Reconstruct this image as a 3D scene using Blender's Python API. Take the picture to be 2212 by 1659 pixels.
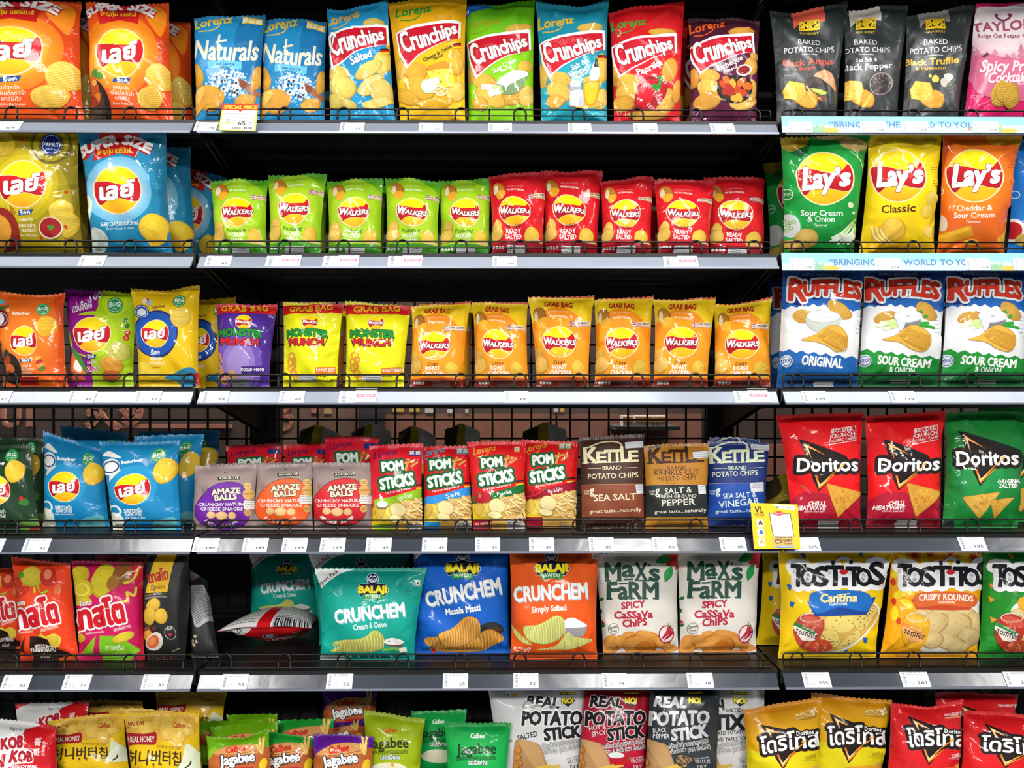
import bpy, math, random
import numpy as np
from mathutils import Vector
from mathutils.geometry import tessellate_polygon

C = bpy.context.scene.collection
SC = bpy.context.scene
for o in list(bpy.data.objects):
    bpy.data.objects.remove(o)

# ---------------------------------------------------------------- camera
F = 1715.0            # focal length in pixels of the 2212 px wide photograph
CX, HY = 1106.0, 850.0   # principal column, horizon row
D = 1.65              # camera to the front of the shelves
ZC = 1.35             # eye height
YAW = 0.0085
cam = bpy.data.objects.new('camera', bpy.data.cameras.new('camera'))
C.objects.link(cam)
cam.data.sensor_width = 36.0
cam.data.lens = F / 2212.0 * 36.0
cam.data.shift_y = (HY - 829.5) / 2212.0
cam.location = (0, -D, ZC)
cam.rotation_euler = (math.radians(90), 0, -YAW)
SC.camera = cam

# ---------------------------------------------------------------- light and exposure
SC.view_settings.view_transform = 'Standard'
SC.view_settings.look = 'None'
SC.view_settings.gamma = 1.0
SC.view_settings.use_curve_mapping = False
SC.view_settings.exposure = 0.0
world = bpy.data.worlds.new('store_ambient')
SC.world = world
world.use_nodes = True
wb = world.node_tree.nodes['Background']
wb.inputs[0].default_value = (0.92, 0.96, 1.0, 1)
wb.inputs[1].default_value = 0.32

def lamp(x, y, z, sx, sy, watts, col=(1, 0.97, 0.93)):
    l = bpy.data.lights.new('ceiling_lamp_light', 'AREA')
    l.shape = 'RECTANGLE'; l.size = sx; l.size_y = sy
    l.energy = watts; l.color = col
    o = bpy.data.objects.new('ceiling_lamp_light', l)
    C.objects.link(o); o.location = (x, y, z)
    return o
LAMPS = [(-1.6, -0.42, 1.3, 0.30, 6), (0.0, -0.42, 1.3, 0.30, 6), (1.6, -0.42, 1.3, 0.30, 6),
         (-1.5, -1.4, 0.35, 1.1, 31), (0.6, -1.4, 0.35, 1.1, 31), (2.7, -1.4, 0.35, 1.1, 27),
         (-1.1, -4.4, 1.5, 0.4, 205), (1.3, -4.4, 1.5, 0.4, 205)]
CEIL = 3.0
for x, y, sx, sy, w in LAMPS:
    lamp(x, y, CEIL - 0.075, sx, sy, w)
WALL_FILL_LAMPS = [(-0.9, 0.74, 1.5, 0.1, 95), (0.9, 0.74, 1.5, 0.1, 95)]  # unseen lamps added over the gap to brighten the brown back wall
for x, y, sx, sy, w in WALL_FILL_LAMPS:
    lamp(x, y, CEIL - 0.075, sx, sy, w)

# ---------------------------------------------------------------- pixel <-> world
sy_, cy_ = math.sin(YAW), math.cos(YAW)
def ray(px, py):
    xc = (px - CX) / F; zc = -(py - HY) / F
    return (xc * cy_ + sy_, -xc * sy_ + cy_, zc)
def at(px, py, y):
    """point of the plane y = const seen at a pixel of the photograph"""
    d = ray(px, py); t = (y + D) / d[1]
    return np.array([d[0] * t, y, ZC + d[2] * t])
def atz(px, y, z):
    d = ray(px, HY); t = (y + D) / d[1]
    return np.array([d[0] * t, y, z])
def proj(p):
    p = np.asarray(p); x = p[..., 0]; y = p[..., 1] + D; z = p[..., 2] - ZC
    dep = x * sy_ + y * cy_; xc = x * cy_ - y * sy_
    return np.stack([CX + F * xc / dep, HY - F * z / dep], -1)

# ---------------------------------------------------------------- colours and materials
def lin(c):
    c = np.asarray(c, float)
    return np.where(c <= 0.04045, c / 12.92, ((c + 0.055) / 1.055) ** 2.4)
def c(h):
    return lin([int(h[i:i + 2], 16) / 255 for i in (0, 2, 4)])
def col(x):
    return c(x) if isinstance(x, str) else x
def vgrad(top, bot, y0, y1):
    a, b = c(top), c(bot)
    def f(p):
        t = np.clip((p[..., 1:2] - y0) / (y1 - y0), 0, 1)
        return a * (1 - t) + b * t
    return f
def rgrad(inner, outer, cx, cy, r0, r1):
    a, b = c(inner), c(outer)
    def f(p):
        d = np.hypot(p[..., 0:1] - cx, p[..., 1:2] - cy)
        t = np.clip((d - r0) / (r1 - r0), 0, 1)
        return a * (1 - t) + b * t
    return f

MATS = {}
def mat(name, color=None, rough=0.5, metal=0.0, coat=0.0, coat_rough=0.1, bump=None, attr=False, spec=0.5, wave=None, var=0.0, crease=0.0):
    if name in MATS: return MATS[name]
    m = bpy.data.materials.new(name); m.use_nodes = True
    nt = m.node_tree; b = nt.nodes['Principled BSDF']
    b.inputs['Roughness'].default_value = rough
    b.inputs['Metallic'].default_value = metal
    b.inputs['Coat Weight'].default_value = coat
    b.inputs['Coat Roughness'].default_value = coat_rough
    b.inputs['Specular IOR Level'].default_value = spec
    tc = nt.nodes.new('ShaderNodeTexCoord')
    if attr:
        a = nt.nodes.new('ShaderNodeAttribute'); a.attribute_name = 'print'
        src = a.outputs['Color']
    else:
        r = nt.nodes.new('ShaderNodeRGB'); r.outputs[0].default_value = (*col(color), 1)
        src = r.outputs[0]
    n = nt.nodes.new('ShaderNodeTexNoise'); n.inputs['Scale'].default_value = 35; n.inputs['Detail'].default_value = 4
    nt.links.new(tc.outputs['Object'], n.inputs['Vector'])
    if var:
        mx = nt.nodes.new('ShaderNodeMixRGB'); mx.blend_type = 'MULTIPLY'; mx.inputs[0].default_value = var
        nt.links.new(src, mx.inputs[1]); nt.links.new(n.outputs['Fac'], mx.inputs[2]); src = mx.outputs[0]
    nt.links.new(src, b.inputs['Base Color'])
    if bump:
        scale, strength, dist = bump
        n2 = nt.nodes.new('ShaderNodeTexNoise'); n2.inputs['Scale'].default_value = scale; n2.inputs['Detail'].default_value = 3
        n2.inputs['Distortion'].default_value = 0.6
        geo = nt.nodes.new('ShaderNodeNewGeometry')
        nt.links.new(geo.outputs['Position'], n2.inputs['Vector'])
        bp = nt.nodes.new('ShaderNodeBump'); bp.inputs['Strength'].default_value = strength; bp.inputs['Distance'].default_value = dist
        nt.links.new(n2.outputs['Fac'], bp.inputs['Height'])
        out = bp.outputs[0]
        if crease:
            mp = nt.nodes.new('ShaderNodeMapping'); mp.inputs['Scale'].default_value = (1, .3, .75); mp.inputs['Rotation'].default_value = (0, .5, 0)
            nt.links.new(geo.outputs['Position'], mp.inputs['Vector'])
            r = nt.nodes.new('ShaderNodeTexNoise'); r.noise_type = 'RIDGED_MULTIFRACTAL'
            r.inputs['Scale'].default_value = 13; r.inputs['Detail'].default_value = 1.2; r.inputs['Roughness'].default_value = .4; r.inputs['Distortion'].default_value = .5
            nt.links.new(mp.outputs[0], r.inputs['Vector'])
            b3 = nt.nodes.new('ShaderNodeBump'); b3.inputs['Strength'].default_value = crease; b3.inputs['Distance'].default_value = 0.006
            nt.links.new(r.outputs['Fac'], b3.inputs['Height']); nt.links.new(out, b3.inputs['Normal']); out = b3.outputs[0]
        if wave:
            w = nt.nodes.new('ShaderNodeTexWave'); w.bands_direction = 'X'; w.inputs['Scale'].default_value = wave
            nt.links.new(tc.outputs['Object'], w.inputs['Vector'])
            b2 = nt.nodes.new('ShaderNodeBump'); b2.inputs['Strength'].default_value = 0.25; b2.inputs['Distance'].default_value = 0.002
            nt.links.new(w.outputs['Fac'], b2.inputs['Height']); nt.links.new(out, b2.inputs['Normal']); out = b2.outputs[0]
        nt.links.new(out, b.inputs['Normal'])
        if coat: nt.links.new(out, b.inputs['Coat Normal'])
    MATS[name] = m
    return m
FILM = {
 'gloss': lambda: mat('glossy_printed_film', attr=True, rough=0.55, spec=0.15, coat=0.5, coat_rough=0.07, bump=(42, 0.25, 0.004), crease=0.75),
 'satin': lambda: mat('satin_printed_film', attr=True, rough=0.55, spec=0.15, coat=0.28, coat_rough=0.12, bump=(38, 0.25, 0.004), crease=0.3),
 'matte': lambda: mat('matte_printed_film', attr=True, rough=0.55, spec=0.35, bump=(34, 0.25, 0.004)),
 'foil':  lambda: mat('dark_foil_film', attr=True, rough=0.36, metal=0.25, coat=0.15, coat_rough=0.2, bump=(30, 0.35, 0.005), crease=0.4),
}
SEALM = lambda: mat('crimped_film', attr=True, rough=0.4, coat=0.3, coat_rough=0.2, bump=(42, 0.2, 0.003), wave=90)
PAPER = lambda: mat('printed_paper', attr=True, rough=0.6, spec=0.3, bump=(200, 0.05, 0.001))
BLACK = lambda: mat('black_powder_coat', '0c0c0d', rough=0.42, spec=0.45, bump=(600, 0.08, 0.001))
WIRE = lambda: mat('dark_wire', '1d1b1a', rough=0.3, metal=0.6, bump=(300, 0.05, 0.001))

# ---------------------------------------------------------------- objects
def props(o, label=None, cat=None, group=None, kind=None):
    if label: o['label'] = label
    if cat: o['category'] = cat
    if group: o['group'] = group
    if kind: o['kind'] = kind
    return o
def empty(name, loc, label, cat, group=None):
    o = bpy.data.objects.new(name, None); C.objects.link(o)
    o.empty_display_size = 0.02; o.location = loc
    return props(o, label, cat, group)
def link(name, me, m, parent=None, loc=None):
    o = bpy.data.objects.new(name, me); C.objects.link(o)
    if m is not None and not me.materials: me.materials.append(m)
    if parent is not None: o.parent = parent
    if loc is not None: o.location = loc
    return o
def mesh(name, v, faces, smooth=False):
    me = bpy.data.meshes.new(name)
    me.from_pydata([tuple(map(float, p)) for p in v], [], faces)
    if smooth: me.polygons.foreach_set('use_smooth', [True] * len(me.polygons))
    me.update()
    return me
class MB:
    def __init__(s): s.v = []; s.f = []
    def box(s, x0, y0, z0, x1, y1, z1):
        n = len(s.v)
        s.v += [(x0, y0, z0), (x1, y0, z0), (x1, y1, z0), (x0, y1, z0), (x0, y0, z1), (x1, y0, z1), (x1, y1, z1), (x0, y1, z1)]
        s.f += [tuple(n + i for i in q) for q in ((0, 3, 2, 1), (4, 5, 6, 7), (0, 1, 5, 4), (1, 2, 6, 5), (2, 3, 7, 6), (3, 0, 4, 7))]
        return s
    def prism(s, pts, x0, x1):
        """profile pts (y,z) extruded along x"""
        n = len(s.v); k = len(pts)
        s.v += [(x0, y, z) for y, z in pts] + [(x1, y, z) for y, z in pts]
        s.f += [tuple(n + i for i in range(k))[::-1], tuple(n + k + i for i in range(k))]
        s.f += [(n + i, n + (i + 1) % k, n + k + (i + 1) % k, n + k + i) for i in range(k)]
        return s
    def tube(s, pts, r, closed=False, sides=6):
        pts = [np.array(p, float) for p in pts]; N = len(pts); base = len(s.v)
        for i, p in enumerate(pts):
            a = pts[(i - 1) % N] if (closed or i > 0) else p
            b = pts[(i + 1) % N] if (closed or i < N - 1) else p
            t = (b - a) / np.linalg.norm(b - a)
            ref = np.array([0, 1, 0]) if abs(t[1]) < 0.9 else np.array([1, 0, 0])
            n1 = np.cross(t, ref); n1 /= np.linalg.norm(n1); n2 = np.cross(t, n1)
            for k in range(sides):
                q = 2 * math.pi * k / sides
                s.v.append(tuple(p + r * (math.cos(q) * n1 + math.sin(q) * n2)))
        for i in range(N if closed else N - 1):
            j = (i + 1) % N
            for k in range(sides):
                k2 = (k + 1) % sides
                s.f.append((base + i * sides + k, base + i * sides + k2, base + j * sides + k2, base + j * sides + k))
        if not closed:
            s.f.append(tuple(base + k for k in range(sides)))
            s.f.append(tuple(base + (N - 1) * sides + k for k in range(sides))[::-1])
        return s
    def build(s, name, m, parent=None, smooth=False, loc=None):
        v = s.v
        if parent is not None and parent.type == 'EMPTY':
            L = parent.location; v = [(p[0] - L.x, p[1] - L.y, p[2] - L.z) for p in v]
        return link(name, mesh(name, v, s.f, smooth), m, parent, loc)

# ---------------------------------------------------------------- lettering: glyph triangles in a unit frame
_txt = bpy.data.objects.new('_t', bpy.data.curves.new('_t', 'FONT')); C.objects.link(_txt)
_tc = {}
def _raw(s, res=3):
    k = (s, res)
    if k in _tc: return _tc[k]
    _txt.data.body = s; _txt.data.resolution_u = res; _txt.data.size = 1
    dg = bpy.context.evaluated_depsgraph_get(); dg.update()
    ev = _txt.evaluated_get(dg); me = ev.to_mesh()
    me.calc_loop_triangles()
    V = np.zeros(len(me.vertices) * 3); me.vertices.foreach_get('co', V); V = V.reshape(-1, 3)[:, :2]
    T = np.zeros(len(me.loop_triangles) * 3, int); me.loop_triangles.foreach_get('vertices', T); T = T.reshape(-1, 3)
    ev.to_mesh_clear()
    key = np.round(V, 5); uq, inv = np.unique(key, axis=0, return_inverse=True); inv = inv.reshape(-1)
    T = inv[T]; V = uq
    T = T[(T[:, 0] != T[:, 1]) & (T[:, 1] != T[:, 2]) & (T[:, 0] != T[:, 2])]
    ar = (V[T[:, 1], 0] - V[T[:, 0], 0]) * (V[T[:, 2], 1] - V[T[:, 0], 1]) - (V[T[:, 2], 0] - V[T[:, 0], 0]) * (V[T[:, 1], 1] - V[T[:, 0], 1]) if len(T) else np.zeros(0)
    T = np.concatenate([T[ar > 1e-12], T[ar < -1e-12][:, ::-1]]) if len(T) else T
    e = np.concatenate([T[:, [0, 1]], T[:, [1, 2]], T[:, [2, 0]]]) if len(T) else np.zeros((0, 2), int)
    key = e[:, 0] * 100000 + e[:, 1]; e = e[~np.isin(e[:, 1] * 100000 + e[:, 0], key)]
    e = e[np.argsort(e[:, 0], kind='stable')]
    _tc[k] = (V, T, e)
    return _tc[k]
def _ref(s):
    ch = 'H'
    for q in s:
        if '\u0e00' <= q <= '\u0e7f': ch = '\u0e01'; break
        if '\u3040' <= q <= '\uffff': ch = q; break
    V = _raw(ch)[0]
    return max(V[:, 1].max(), 0.1)

def edge_tris(V, E, w, side=0):
    """thick edges with rounded outer joins -> triangles (n,3,2), sub-layer (n); side 1: only the outer side of a glyph's contour"""
    if len(E) == 0: return np.zeros((0, 3, 2)), np.zeros(0, int)
    A, B = V[E[:, 0]], V[E[:, 1]]
    d = B - A; L = np.hypot(d[:, 0], d[:, 1])[:, None] + 1e-9
    d = d / L; n = np.stack([-d[:, 1], d[:, 0]], 1) * w
    m = n * 0 if side else n; su = np.arange(len(E)) % 3
    out = [np.stack([A - m, B - m, B + n], 1), np.stack([A - m, B + n, A + n], 1)]; sub = [su, su]
    if side:
        nx = np.full(len(V), -1); nx[E[:, 0]] = np.arange(len(E)); j = nx[E[:, 1]]; k = np.nonzero(j >= 0)[0]; j = j[k]
        cr = d[k, 0] * d[j, 1] - d[k, 1] * d[j, 0]; q = cr < -.08; k, j = k[q], j[q]
        n1, n2, P = n[k], n[j], B[k]
        md = n1 + n2; md = md / (np.hypot(md[:, 0], md[:, 1])[:, None] + 1e-9) * w
        out += [np.stack([P, P + n1, P + md], 1), np.stack([P, P + md, P + n2], 1)]; sub += [np.full(len(P), 3)] * 2
        return np.concatenate(out), np.concatenate(sub)
    vi = np.concatenate([E[:, 0], E[:, 1]]); dd = np.concatenate([d, -d])
    o = np.argsort(vi, kind='stable'); vi = vi[o]; dd = dd[o]
    k = np.nonzero(vi[:-1] == vi[1:])[0]
    if len(k):
        d1, d2, P = dd[k], dd[k + 1], V[vi[k]]
        cr = d1[:, 0] * d2[:, 1] - d1[:, 1] * d2[:, 0]; dt = (d1 * d2).sum(1)
        m = dt > -.96; d1, d2, P, cr = d1[m], d2[m], P[m], np.sign(cr[m])[:, None]
        a1 = -cr * np.stack([-d1[:, 1], d1[:, 0]], 1); a2 = cr * np.stack([-d2[:, 1], d2[:, 0]], 1)
        md = a1 + a2; md /= np.hypot(md[:, 0], md[:, 1])[:, None] + 1e-9
        out += [np.stack([P, P + a1 * w, P + md * w], 1), np.stack([P, P + md * w, P + a2 * w], 1)]; sub += [np.full(len(P), 3)] * 2
    return np.concatenate(out), np.concatenate(sub)

def resample(pts, closed, n=6):
    P = np.array(pts, float); N = len(P); out = []
    for i in range(N if closed else N - 1):
        p0 = P[(i - 1) % N] if closed or i > 0 else P[i]
        p1 = P[i]; p2 = P[(i + 1) % N]
        p3 = P[(i + 2) % N] if closed or i < N - 2 else p2
        for t in np.arange(n) / n:
            out.append(0.5 * ((2 * p1) + (-p0 + p2) * t + (2 * p0 - 5 * p1 + 4 * p2 - p3) * t * t + (-p0 + 3 * p1 - 3 * p2 + p3) * t ** 3))
    if not closed: out.append(P[-1])
    return np.array(out)

class G:
    """a print: coloured shapes in photograph pixels; z(x0,y0,k) lets shapes be given in an enlarged crop"""
    def __init__(s): s.L = []; s.o = (0, 0); s.k = 1.0; s.rs = np.random.RandomState(5)
    def z(s, x0, y0, k): s.o = (x0, y0); s.k = k; return s
    def p(s, q): return np.array(q, float) / s.k + np.array(s.o)
    def add(s, tris, cl, solid=False, sub=None):
        if len(tris): s.L.append((np.asarray(tris, float), col(cl), solid, np.zeros(len(tris)) if sub is None else sub))
    def stroke(s, V, E, w, cl, body=None, side=0):
        t, u = edge_tris(V, E, w, side)
        if body is not None: t = np.concatenate([t, body]); u = np.concatenate([u, np.full(len(body), 4)])
        s.add(t, cl, False, u)
    def P(s, pts, cl, holes=()):
        loops = [s.p(pts)] + [s.p(h) for h in holes]
        allp = np.concatenate(loops)
        t = tessellate_polygon([[Vector((x, y, 0)) for x, y in l] for l in loops])
        if t: s.add(allp[np.array(t)], cl, True)
        return s
    def R(s, x0, y0, x1, y1, cl, rot=0):
        pts = np.array([(x0, y0), (x1, y0), (x1, y1), (x0, y1)], float)
        if rot:
            m = pts.mean(0); a = math.radians(rot); r = np.array([[math.cos(a), -math.sin(a)], [math.sin(a), math.cos(a)]])
            pts = (pts - m) @ r.T + m
        return s.P(pts, cl)
    def E(s, cx, cy, rx, ry, cl, rot=0, n=36, jit=0):
        a = np.arange(n) * 2 * math.pi / n
        k = 1 + jit * (np.sin(3 * a + s.rs.rand() * 6) * .6 + np.sin(5 * a + s.rs.rand() * 6) * .4) if jit else 1
        x, y = np.cos(a) * rx * k, np.sin(a) * ry * k
        r = math.radians(rot)
        pts = np.stack([cx + x * math.cos(r) - y * math.sin(r), cy + x * math.sin(r) + y * math.cos(r)], 1)
        q = s.p(pts); m = s.p((cx, cy))
        s.add(np.stack([np.broadcast_to(m, q.shape), q, np.roll(q, -1, 0)], 1), cl, True)
        return s
    def ring(s, cx, cy, r, w, cl, n=40, a0=0, a1=360, ry=None):
        a = np.radians(np.linspace(a0, a1, n)); ry = ry or r
        return s.S(np.stack([cx + r * np.cos(a), cy + ry * np.sin(a)], 1), w, cl)
    def B(s, pts, cl, n=6): return s.P(resample(pts, True, n), cl)
    def S(s, pts, w, cl, smooth=False, closed=False):
        pts = resample(pts, closed) if smooth else np.array(pts, float)
        N = len(pts); E = np.array([(i, (i + 1) % N) for i in range(N if closed else N - 1)])
        s.stroke(s.p(pts), E, w / s.k / 2, cl); return s
    def T(s, txt, x0, y0, x1, y1, h, cl, b=0.0, out=None, ow=0.0, arch=0.0, sh=0.0, h1=None, res=3, sdw=None):
        """txt on the baseline (x0,y0)-(x1,y1), capital height h (h1 at the far end), b bolder by a share of h, out/ow outline"""
        V, T, E = _raw(txt, min(res, 1 if h / s.k < 10 else 2))
        if len(T) == 0: return s
        rf = _ref(txt)
        t = (V[:, 0] - V[:, 0].min()) / max(np.ptp(V[:, 0]), 1e-6); q = V[:, 1] / rf
        p0, p1 = s.p((x0, y0)), s.p((x1, y1)); d = p1 - p0; L = np.hypot(*d); d = d / L; up = np.array([d[1], -d[0]])
        h0_ = h / s.k; h1_ = (h1 if h1 is not None else h) / s.k
        hh = h0_ + (h1_ - h0_) * t
        W = p0 + d * (t * L + sh * q * hh)[:, None] + up * (q * hh + arch / s.k * 4 * t * (1 - t))[:, None]
        hm = (h0_ + h1_) / 2
        b = b * float(np.clip(1.15 * L / max(np.ptp(V[:, 0]) / rf * hm, 1e-6), .3, 1.0)) * (.78 if hm > 13 else .5)
        if out is not None: s.stroke(W, E, ow / s.k + b * hm / 2, out, None, 1)
        if sdw is not None:
            q = W + hm * .05; s.stroke(q, E, b * hm / 2, sdw, q[T], 1)
        if b: s.stroke(W, E, b * hm / 2, cl, W[T], 1)
        else: s.add(W[T], cl)
        return s

# ---------------------------------------------------------------- cutting a print along the cells of a bag's grid
def _slice(V, cf):
    done = []
    for _ in range(14):
        cc = cf(V); lo = np.floor(cc.min(1) + 1e-6); hi = np.ceil(cc.max(1) - 1e-6)
        need = hi - lo > 1.5
        done.append(V[~need]); V = V[need]
        if len(V) == 0: break
        cc = cc[need]; cut = lo[need] + np.floor((hi[need] - lo[need]) / 2)
        o = np.argsort(cc, 1); r = np.arange(len(V))[:, None]
        V = V[r, o]; cc = cc[r, o] - cut[:, None]
        a, b, d = V[:, 0], V[:, 1], V[:, 2]; ca, cb, cd = cc[:, 0:1], cc[:, 1:2], cc[:, 2:3]
        q = a + (d - a) * (ca / (ca - cd))
        up = (cb >= 0)[:, 0]; new = []
        i = up
        pt = a[i] + (b[i] - a[i]) * (ca[i] / np.minimum(ca[i] - cb[i], -1e-12))
        new += [np.stack([a[i], pt, q[i]], 1), np.stack([pt, b[i], d[i]], 1), np.stack([pt, d[i], q[i]], 1)]
        i = ~up
        pt = b[i] + (d[i] - b[i]) * (cb[i] / np.minimum(cb[i] - cd[i], -1e-12))
        new += [np.stack([q[i], pt, d[i]], 1), np.stack([a[i], b[i], pt], 1), np.stack([a[i], pt, q[i]], 1)]
        V = np.concatenate(new)
    else:
        done.append(V)
    V = np.concatenate(done)
    ar = np.abs((V[:, 1, 0] - V[:, 0, 0]) * (V[:, 2, 1] - V[:, 0, 1]) - (V[:, 2, 0] - V[:, 0, 0]) * (V[:, 1, 1] - V[:, 0, 1]))
    return V[ar > 1e-9]

WELD = {}
def welded(V, k, p, n, cc):
    """corners of the chosen triangles with shared vertices joined: points, normals, colours, triangles"""
    w = WELD[id(V)][1][k].ravel()
    _, fi, inv = np.unique(w, return_index=True, return_inverse=True)
    t = inv.reshape(-1, 3)
    t = t[(t[:, 0] != t[:, 1]) & (t[:, 1] != t[:, 2]) & (t[:, 0] != t[:, 2])]
    return p.reshape(-1, 3)[fi], n.reshape(-1, 3)[fi], cc.reshape(-1, 3)[fi], t

def cut_print(L, to_ab, nu, nv, small=0, pxg=None):
    """list of layers -> (V (n,3,4) in grid units + photo px, colours (n,3,3), layer (n)); what a later shape covers is dropped"""
    VV, CC, LL, KK = [], [], [], []; boxes = []
    top = np.full(nu * nv, -1)
    for e, (tris, cl, solid, sub) in enumerate(L):
        if small:
            q = tris.reshape(-1, 2); w = np.ptp(q, axis=0)
            if w.min() < small and w.max() < small * 4: continue
        ab = to_ab(tris.reshape(-1, 2)).reshape(-1, 3, 2)
        V = np.concatenate([ab, tris, np.broadcast_to(np.asarray(sub, float)[:, None, None], (len(tris), 3, 1))], 2)
        mn, mx = ab.min(1), ab.max(1)
        V = V[(mx[:, 0] > 0) & (mn[:, 0] < nu) & (mx[:, 1] > 0) & (mn[:, 1] < nv)]
        if len(V) == 0: continue
        V = _slice(V, lambda v: v[:, :, 0]); V = _slice(V, lambda v: v[:, :, 1])
        m = V.mean(1)
        V = V[(m[:, 0] > 0) & (m[:, 0] < nu) & (m[:, 1] > 0) & (m[:, 1] < nv)]
        if len(V) == 0: continue
        ar = (V[:, 1, 0] - V[:, 0, 0]) * (V[:, 2, 1] - V[:, 0, 1]) - (V[:, 2, 0] - V[:, 0, 0]) * (V[:, 1, 1] - V[:, 0, 1])
        V[ar < 0] = V[ar < 0][:, ::-1]
        m = V.mean(1); cell = np.clip(m[:, 0].astype(int), 0, nu - 1) * nv + np.clip(m[:, 1].astype(int), 0, nv - 1)
        if solid and pxg is not None:
            full = np.bincount(cell, np.abs(ar) / 2, nu * nv) > .9995
            top[full] = e
            k = ~full[cell]; V, cell = V[k], cell[k]
            f = np.nonzero(full)[0]
            if len(f):
                i, j = f // nv, f % nv
                cn = lambda a, b: np.concatenate([np.stack([i + a, j + b], 1), pxg[i + a, j + b], np.zeros((len(i), 1))], 1)
                V = np.concatenate([V, np.stack([cn(0, 0), cn(1, 0), cn(1, 1)], 1), np.stack([cn(0, 0), cn(1, 1), cn(0, 1)], 1)])
                cell = np.concatenate([cell, f, f])
        pf = len(V) - (2 * len(f) if solid and pxg is not None else 0)
        W = _slice(V[:pf], lambda v: v[:, :, 0] - v[:, :, 1])
        ar = (W[:, 1, 0] - W[:, 0, 0]) * (W[:, 2, 1] - W[:, 0, 1]) - (W[:, 2, 0] - W[:, 0, 0]) * (W[:, 1, 1] - W[:, 0, 1])
        W[ar < 0] = W[ar < 0][:, ::-1]
        V = np.concatenate([W, V[pf:]])
        m = V.mean(1); cell = np.clip(m[:, 0].astype(int), 0, nu - 1) * nv + np.clip(m[:, 1].astype(int), 0, nv - 1)
        if len(V) == 0: continue
        bb = (*V[:, :, :2].reshape(-1, 2).min(0), *V[:, :, :2].reshape(-1, 2).max(0))
        k = max((l for l, q in boxes if q[0] < bb[2] and q[2] > bb[0] and q[1] < bb[3] and q[3] > bb[1]), default=0) + 1
        boxes.append((k, bb))
        cc = cl(V[:, :, 2:4]) if callable(cl) else np.broadcast_to(cl, (len(V), 3, 3))
        VV.append(V); CC.append(cc); LL.append(k + V[:, 0, 4] * .15); KK.append(e >= top[cell] if False else np.stack([cell, np.full(len(V), e)], 1))
    if not VV: return np.zeros((0, 3, 5)), np.zeros((0, 3, 3)), np.zeros(0, int)
    K = np.concatenate(KK); keep = K[:, 1] >= top[K[:, 0]]
    V = np.concatenate(VV)[keep].astype(np.float32); e = K[keep, 1] * 8 + np.round(V[:, 0, 4]).astype(np.int64)
    q = np.round(V[:, :, :2].reshape(-1, 2) * 4096).astype(np.int64)
    _, wid = np.unique((np.repeat(e, 3) * (1 << 44)) + (q[:, 0] + 64) * (1 << 22) + (q[:, 1] + 64), return_inverse=True)
    WELD[id(V)] = (V, wid.reshape(-1, 3).astype(np.int32))
    return V, np.concatenate(CC)[keep].astype(np.float32), np.concatenate(LL)[keep]

def lift(V, lay, P, N, eps=8e-5):
    """positions and normals of print corners on the triangulated grid P (nu+1,nv+1,3)"""
    nu, nv = P.shape[0] - 1, P.shape[1] - 1
    m = V[:, :, :2].mean(1)
    i = np.clip(np.floor(m[:, 0]).astype(int), 0, nu - 1); j = np.clip(np.floor(m[:, 1]).astype(int), 0, nv - 1)
    fa = V[:, :, 0] - i[:, None]; fb = V[:, :, 1] - j[:, None]
    low = (m[:, 0] - i >= m[:, 1] - j)[:, None, None]
    def interp(Q):
        q00, q10, q01, q11 = (Q[i + a, j + b][:, None, :] for a, b in ((0, 0), (1, 0), (0, 1), (1, 1)))
        A = q00 + fa[..., None] * (q10 - q00) + fb[..., None] * (q11 - q10)
        B = q00 + fb[..., None] * (q01 - q00) + fa[..., None] * (q11 - q01)
        return np.where(low, A, B)
    n = interp(N); n /= np.linalg.norm(n, axis=-1, keepdims=True) + 1e-12
    return interp(P) + n * (6e-5 + eps * lay)[:, None, None], n

def soup_mesh(name, verts, tris, normals, colors):
    me = bpy.data.meshes.new(name)
    nv, nt = len(verts), len(tris)
    me.vertices.add(nv); me.vertices.foreach_set('co', np.asarray(verts, np.float32).ravel())
    me.loops.add(nt * 3); me.loops.foreach_set('vertex_index', np.asarray(tris, np.int32).ravel())
    me.polygons.add(nt); me.polygons.foreach_set('loop_start', np.arange(0, nt * 3, 3, dtype=np.int32))
    me.polygons.foreach_set('use_smooth', np.ones(nt, bool))
    a = me.attributes.new('print', 'FLOAT_COLOR', 'POINT')
    cc = np.concatenate([np.asarray(colors, np.float32), np.ones((nv, 1), np.float32)], 1)
    a.data.foreach_set('color', cc.ravel())
    me.update(); 
    if normals is not None:
        me.normals_split_custom_set_from_vertices([tuple(q) for q in np.asarray(normals, float)])
    return me
# ---------------------------------------------------------------- shelves: heights of the decks
RAIL_PY = [-88, 264.5, 552, 842, 1159, 1451, 1752]
RT = math.radians(37); RH = 0.035              # price rail: tilt and height
RY = RH * math.sin(RT)
DECK = [at(CX, p, RY)[2] + 0.003 for p in RAIL_PY]

# ---------------------------------------------------------------- bags
DES = {}      # name -> dict(draw=fn, base=colour)
def smooth01(t): t = np.clip(t, 0, 1); return t * t * (3 - 2 * t)

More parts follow.
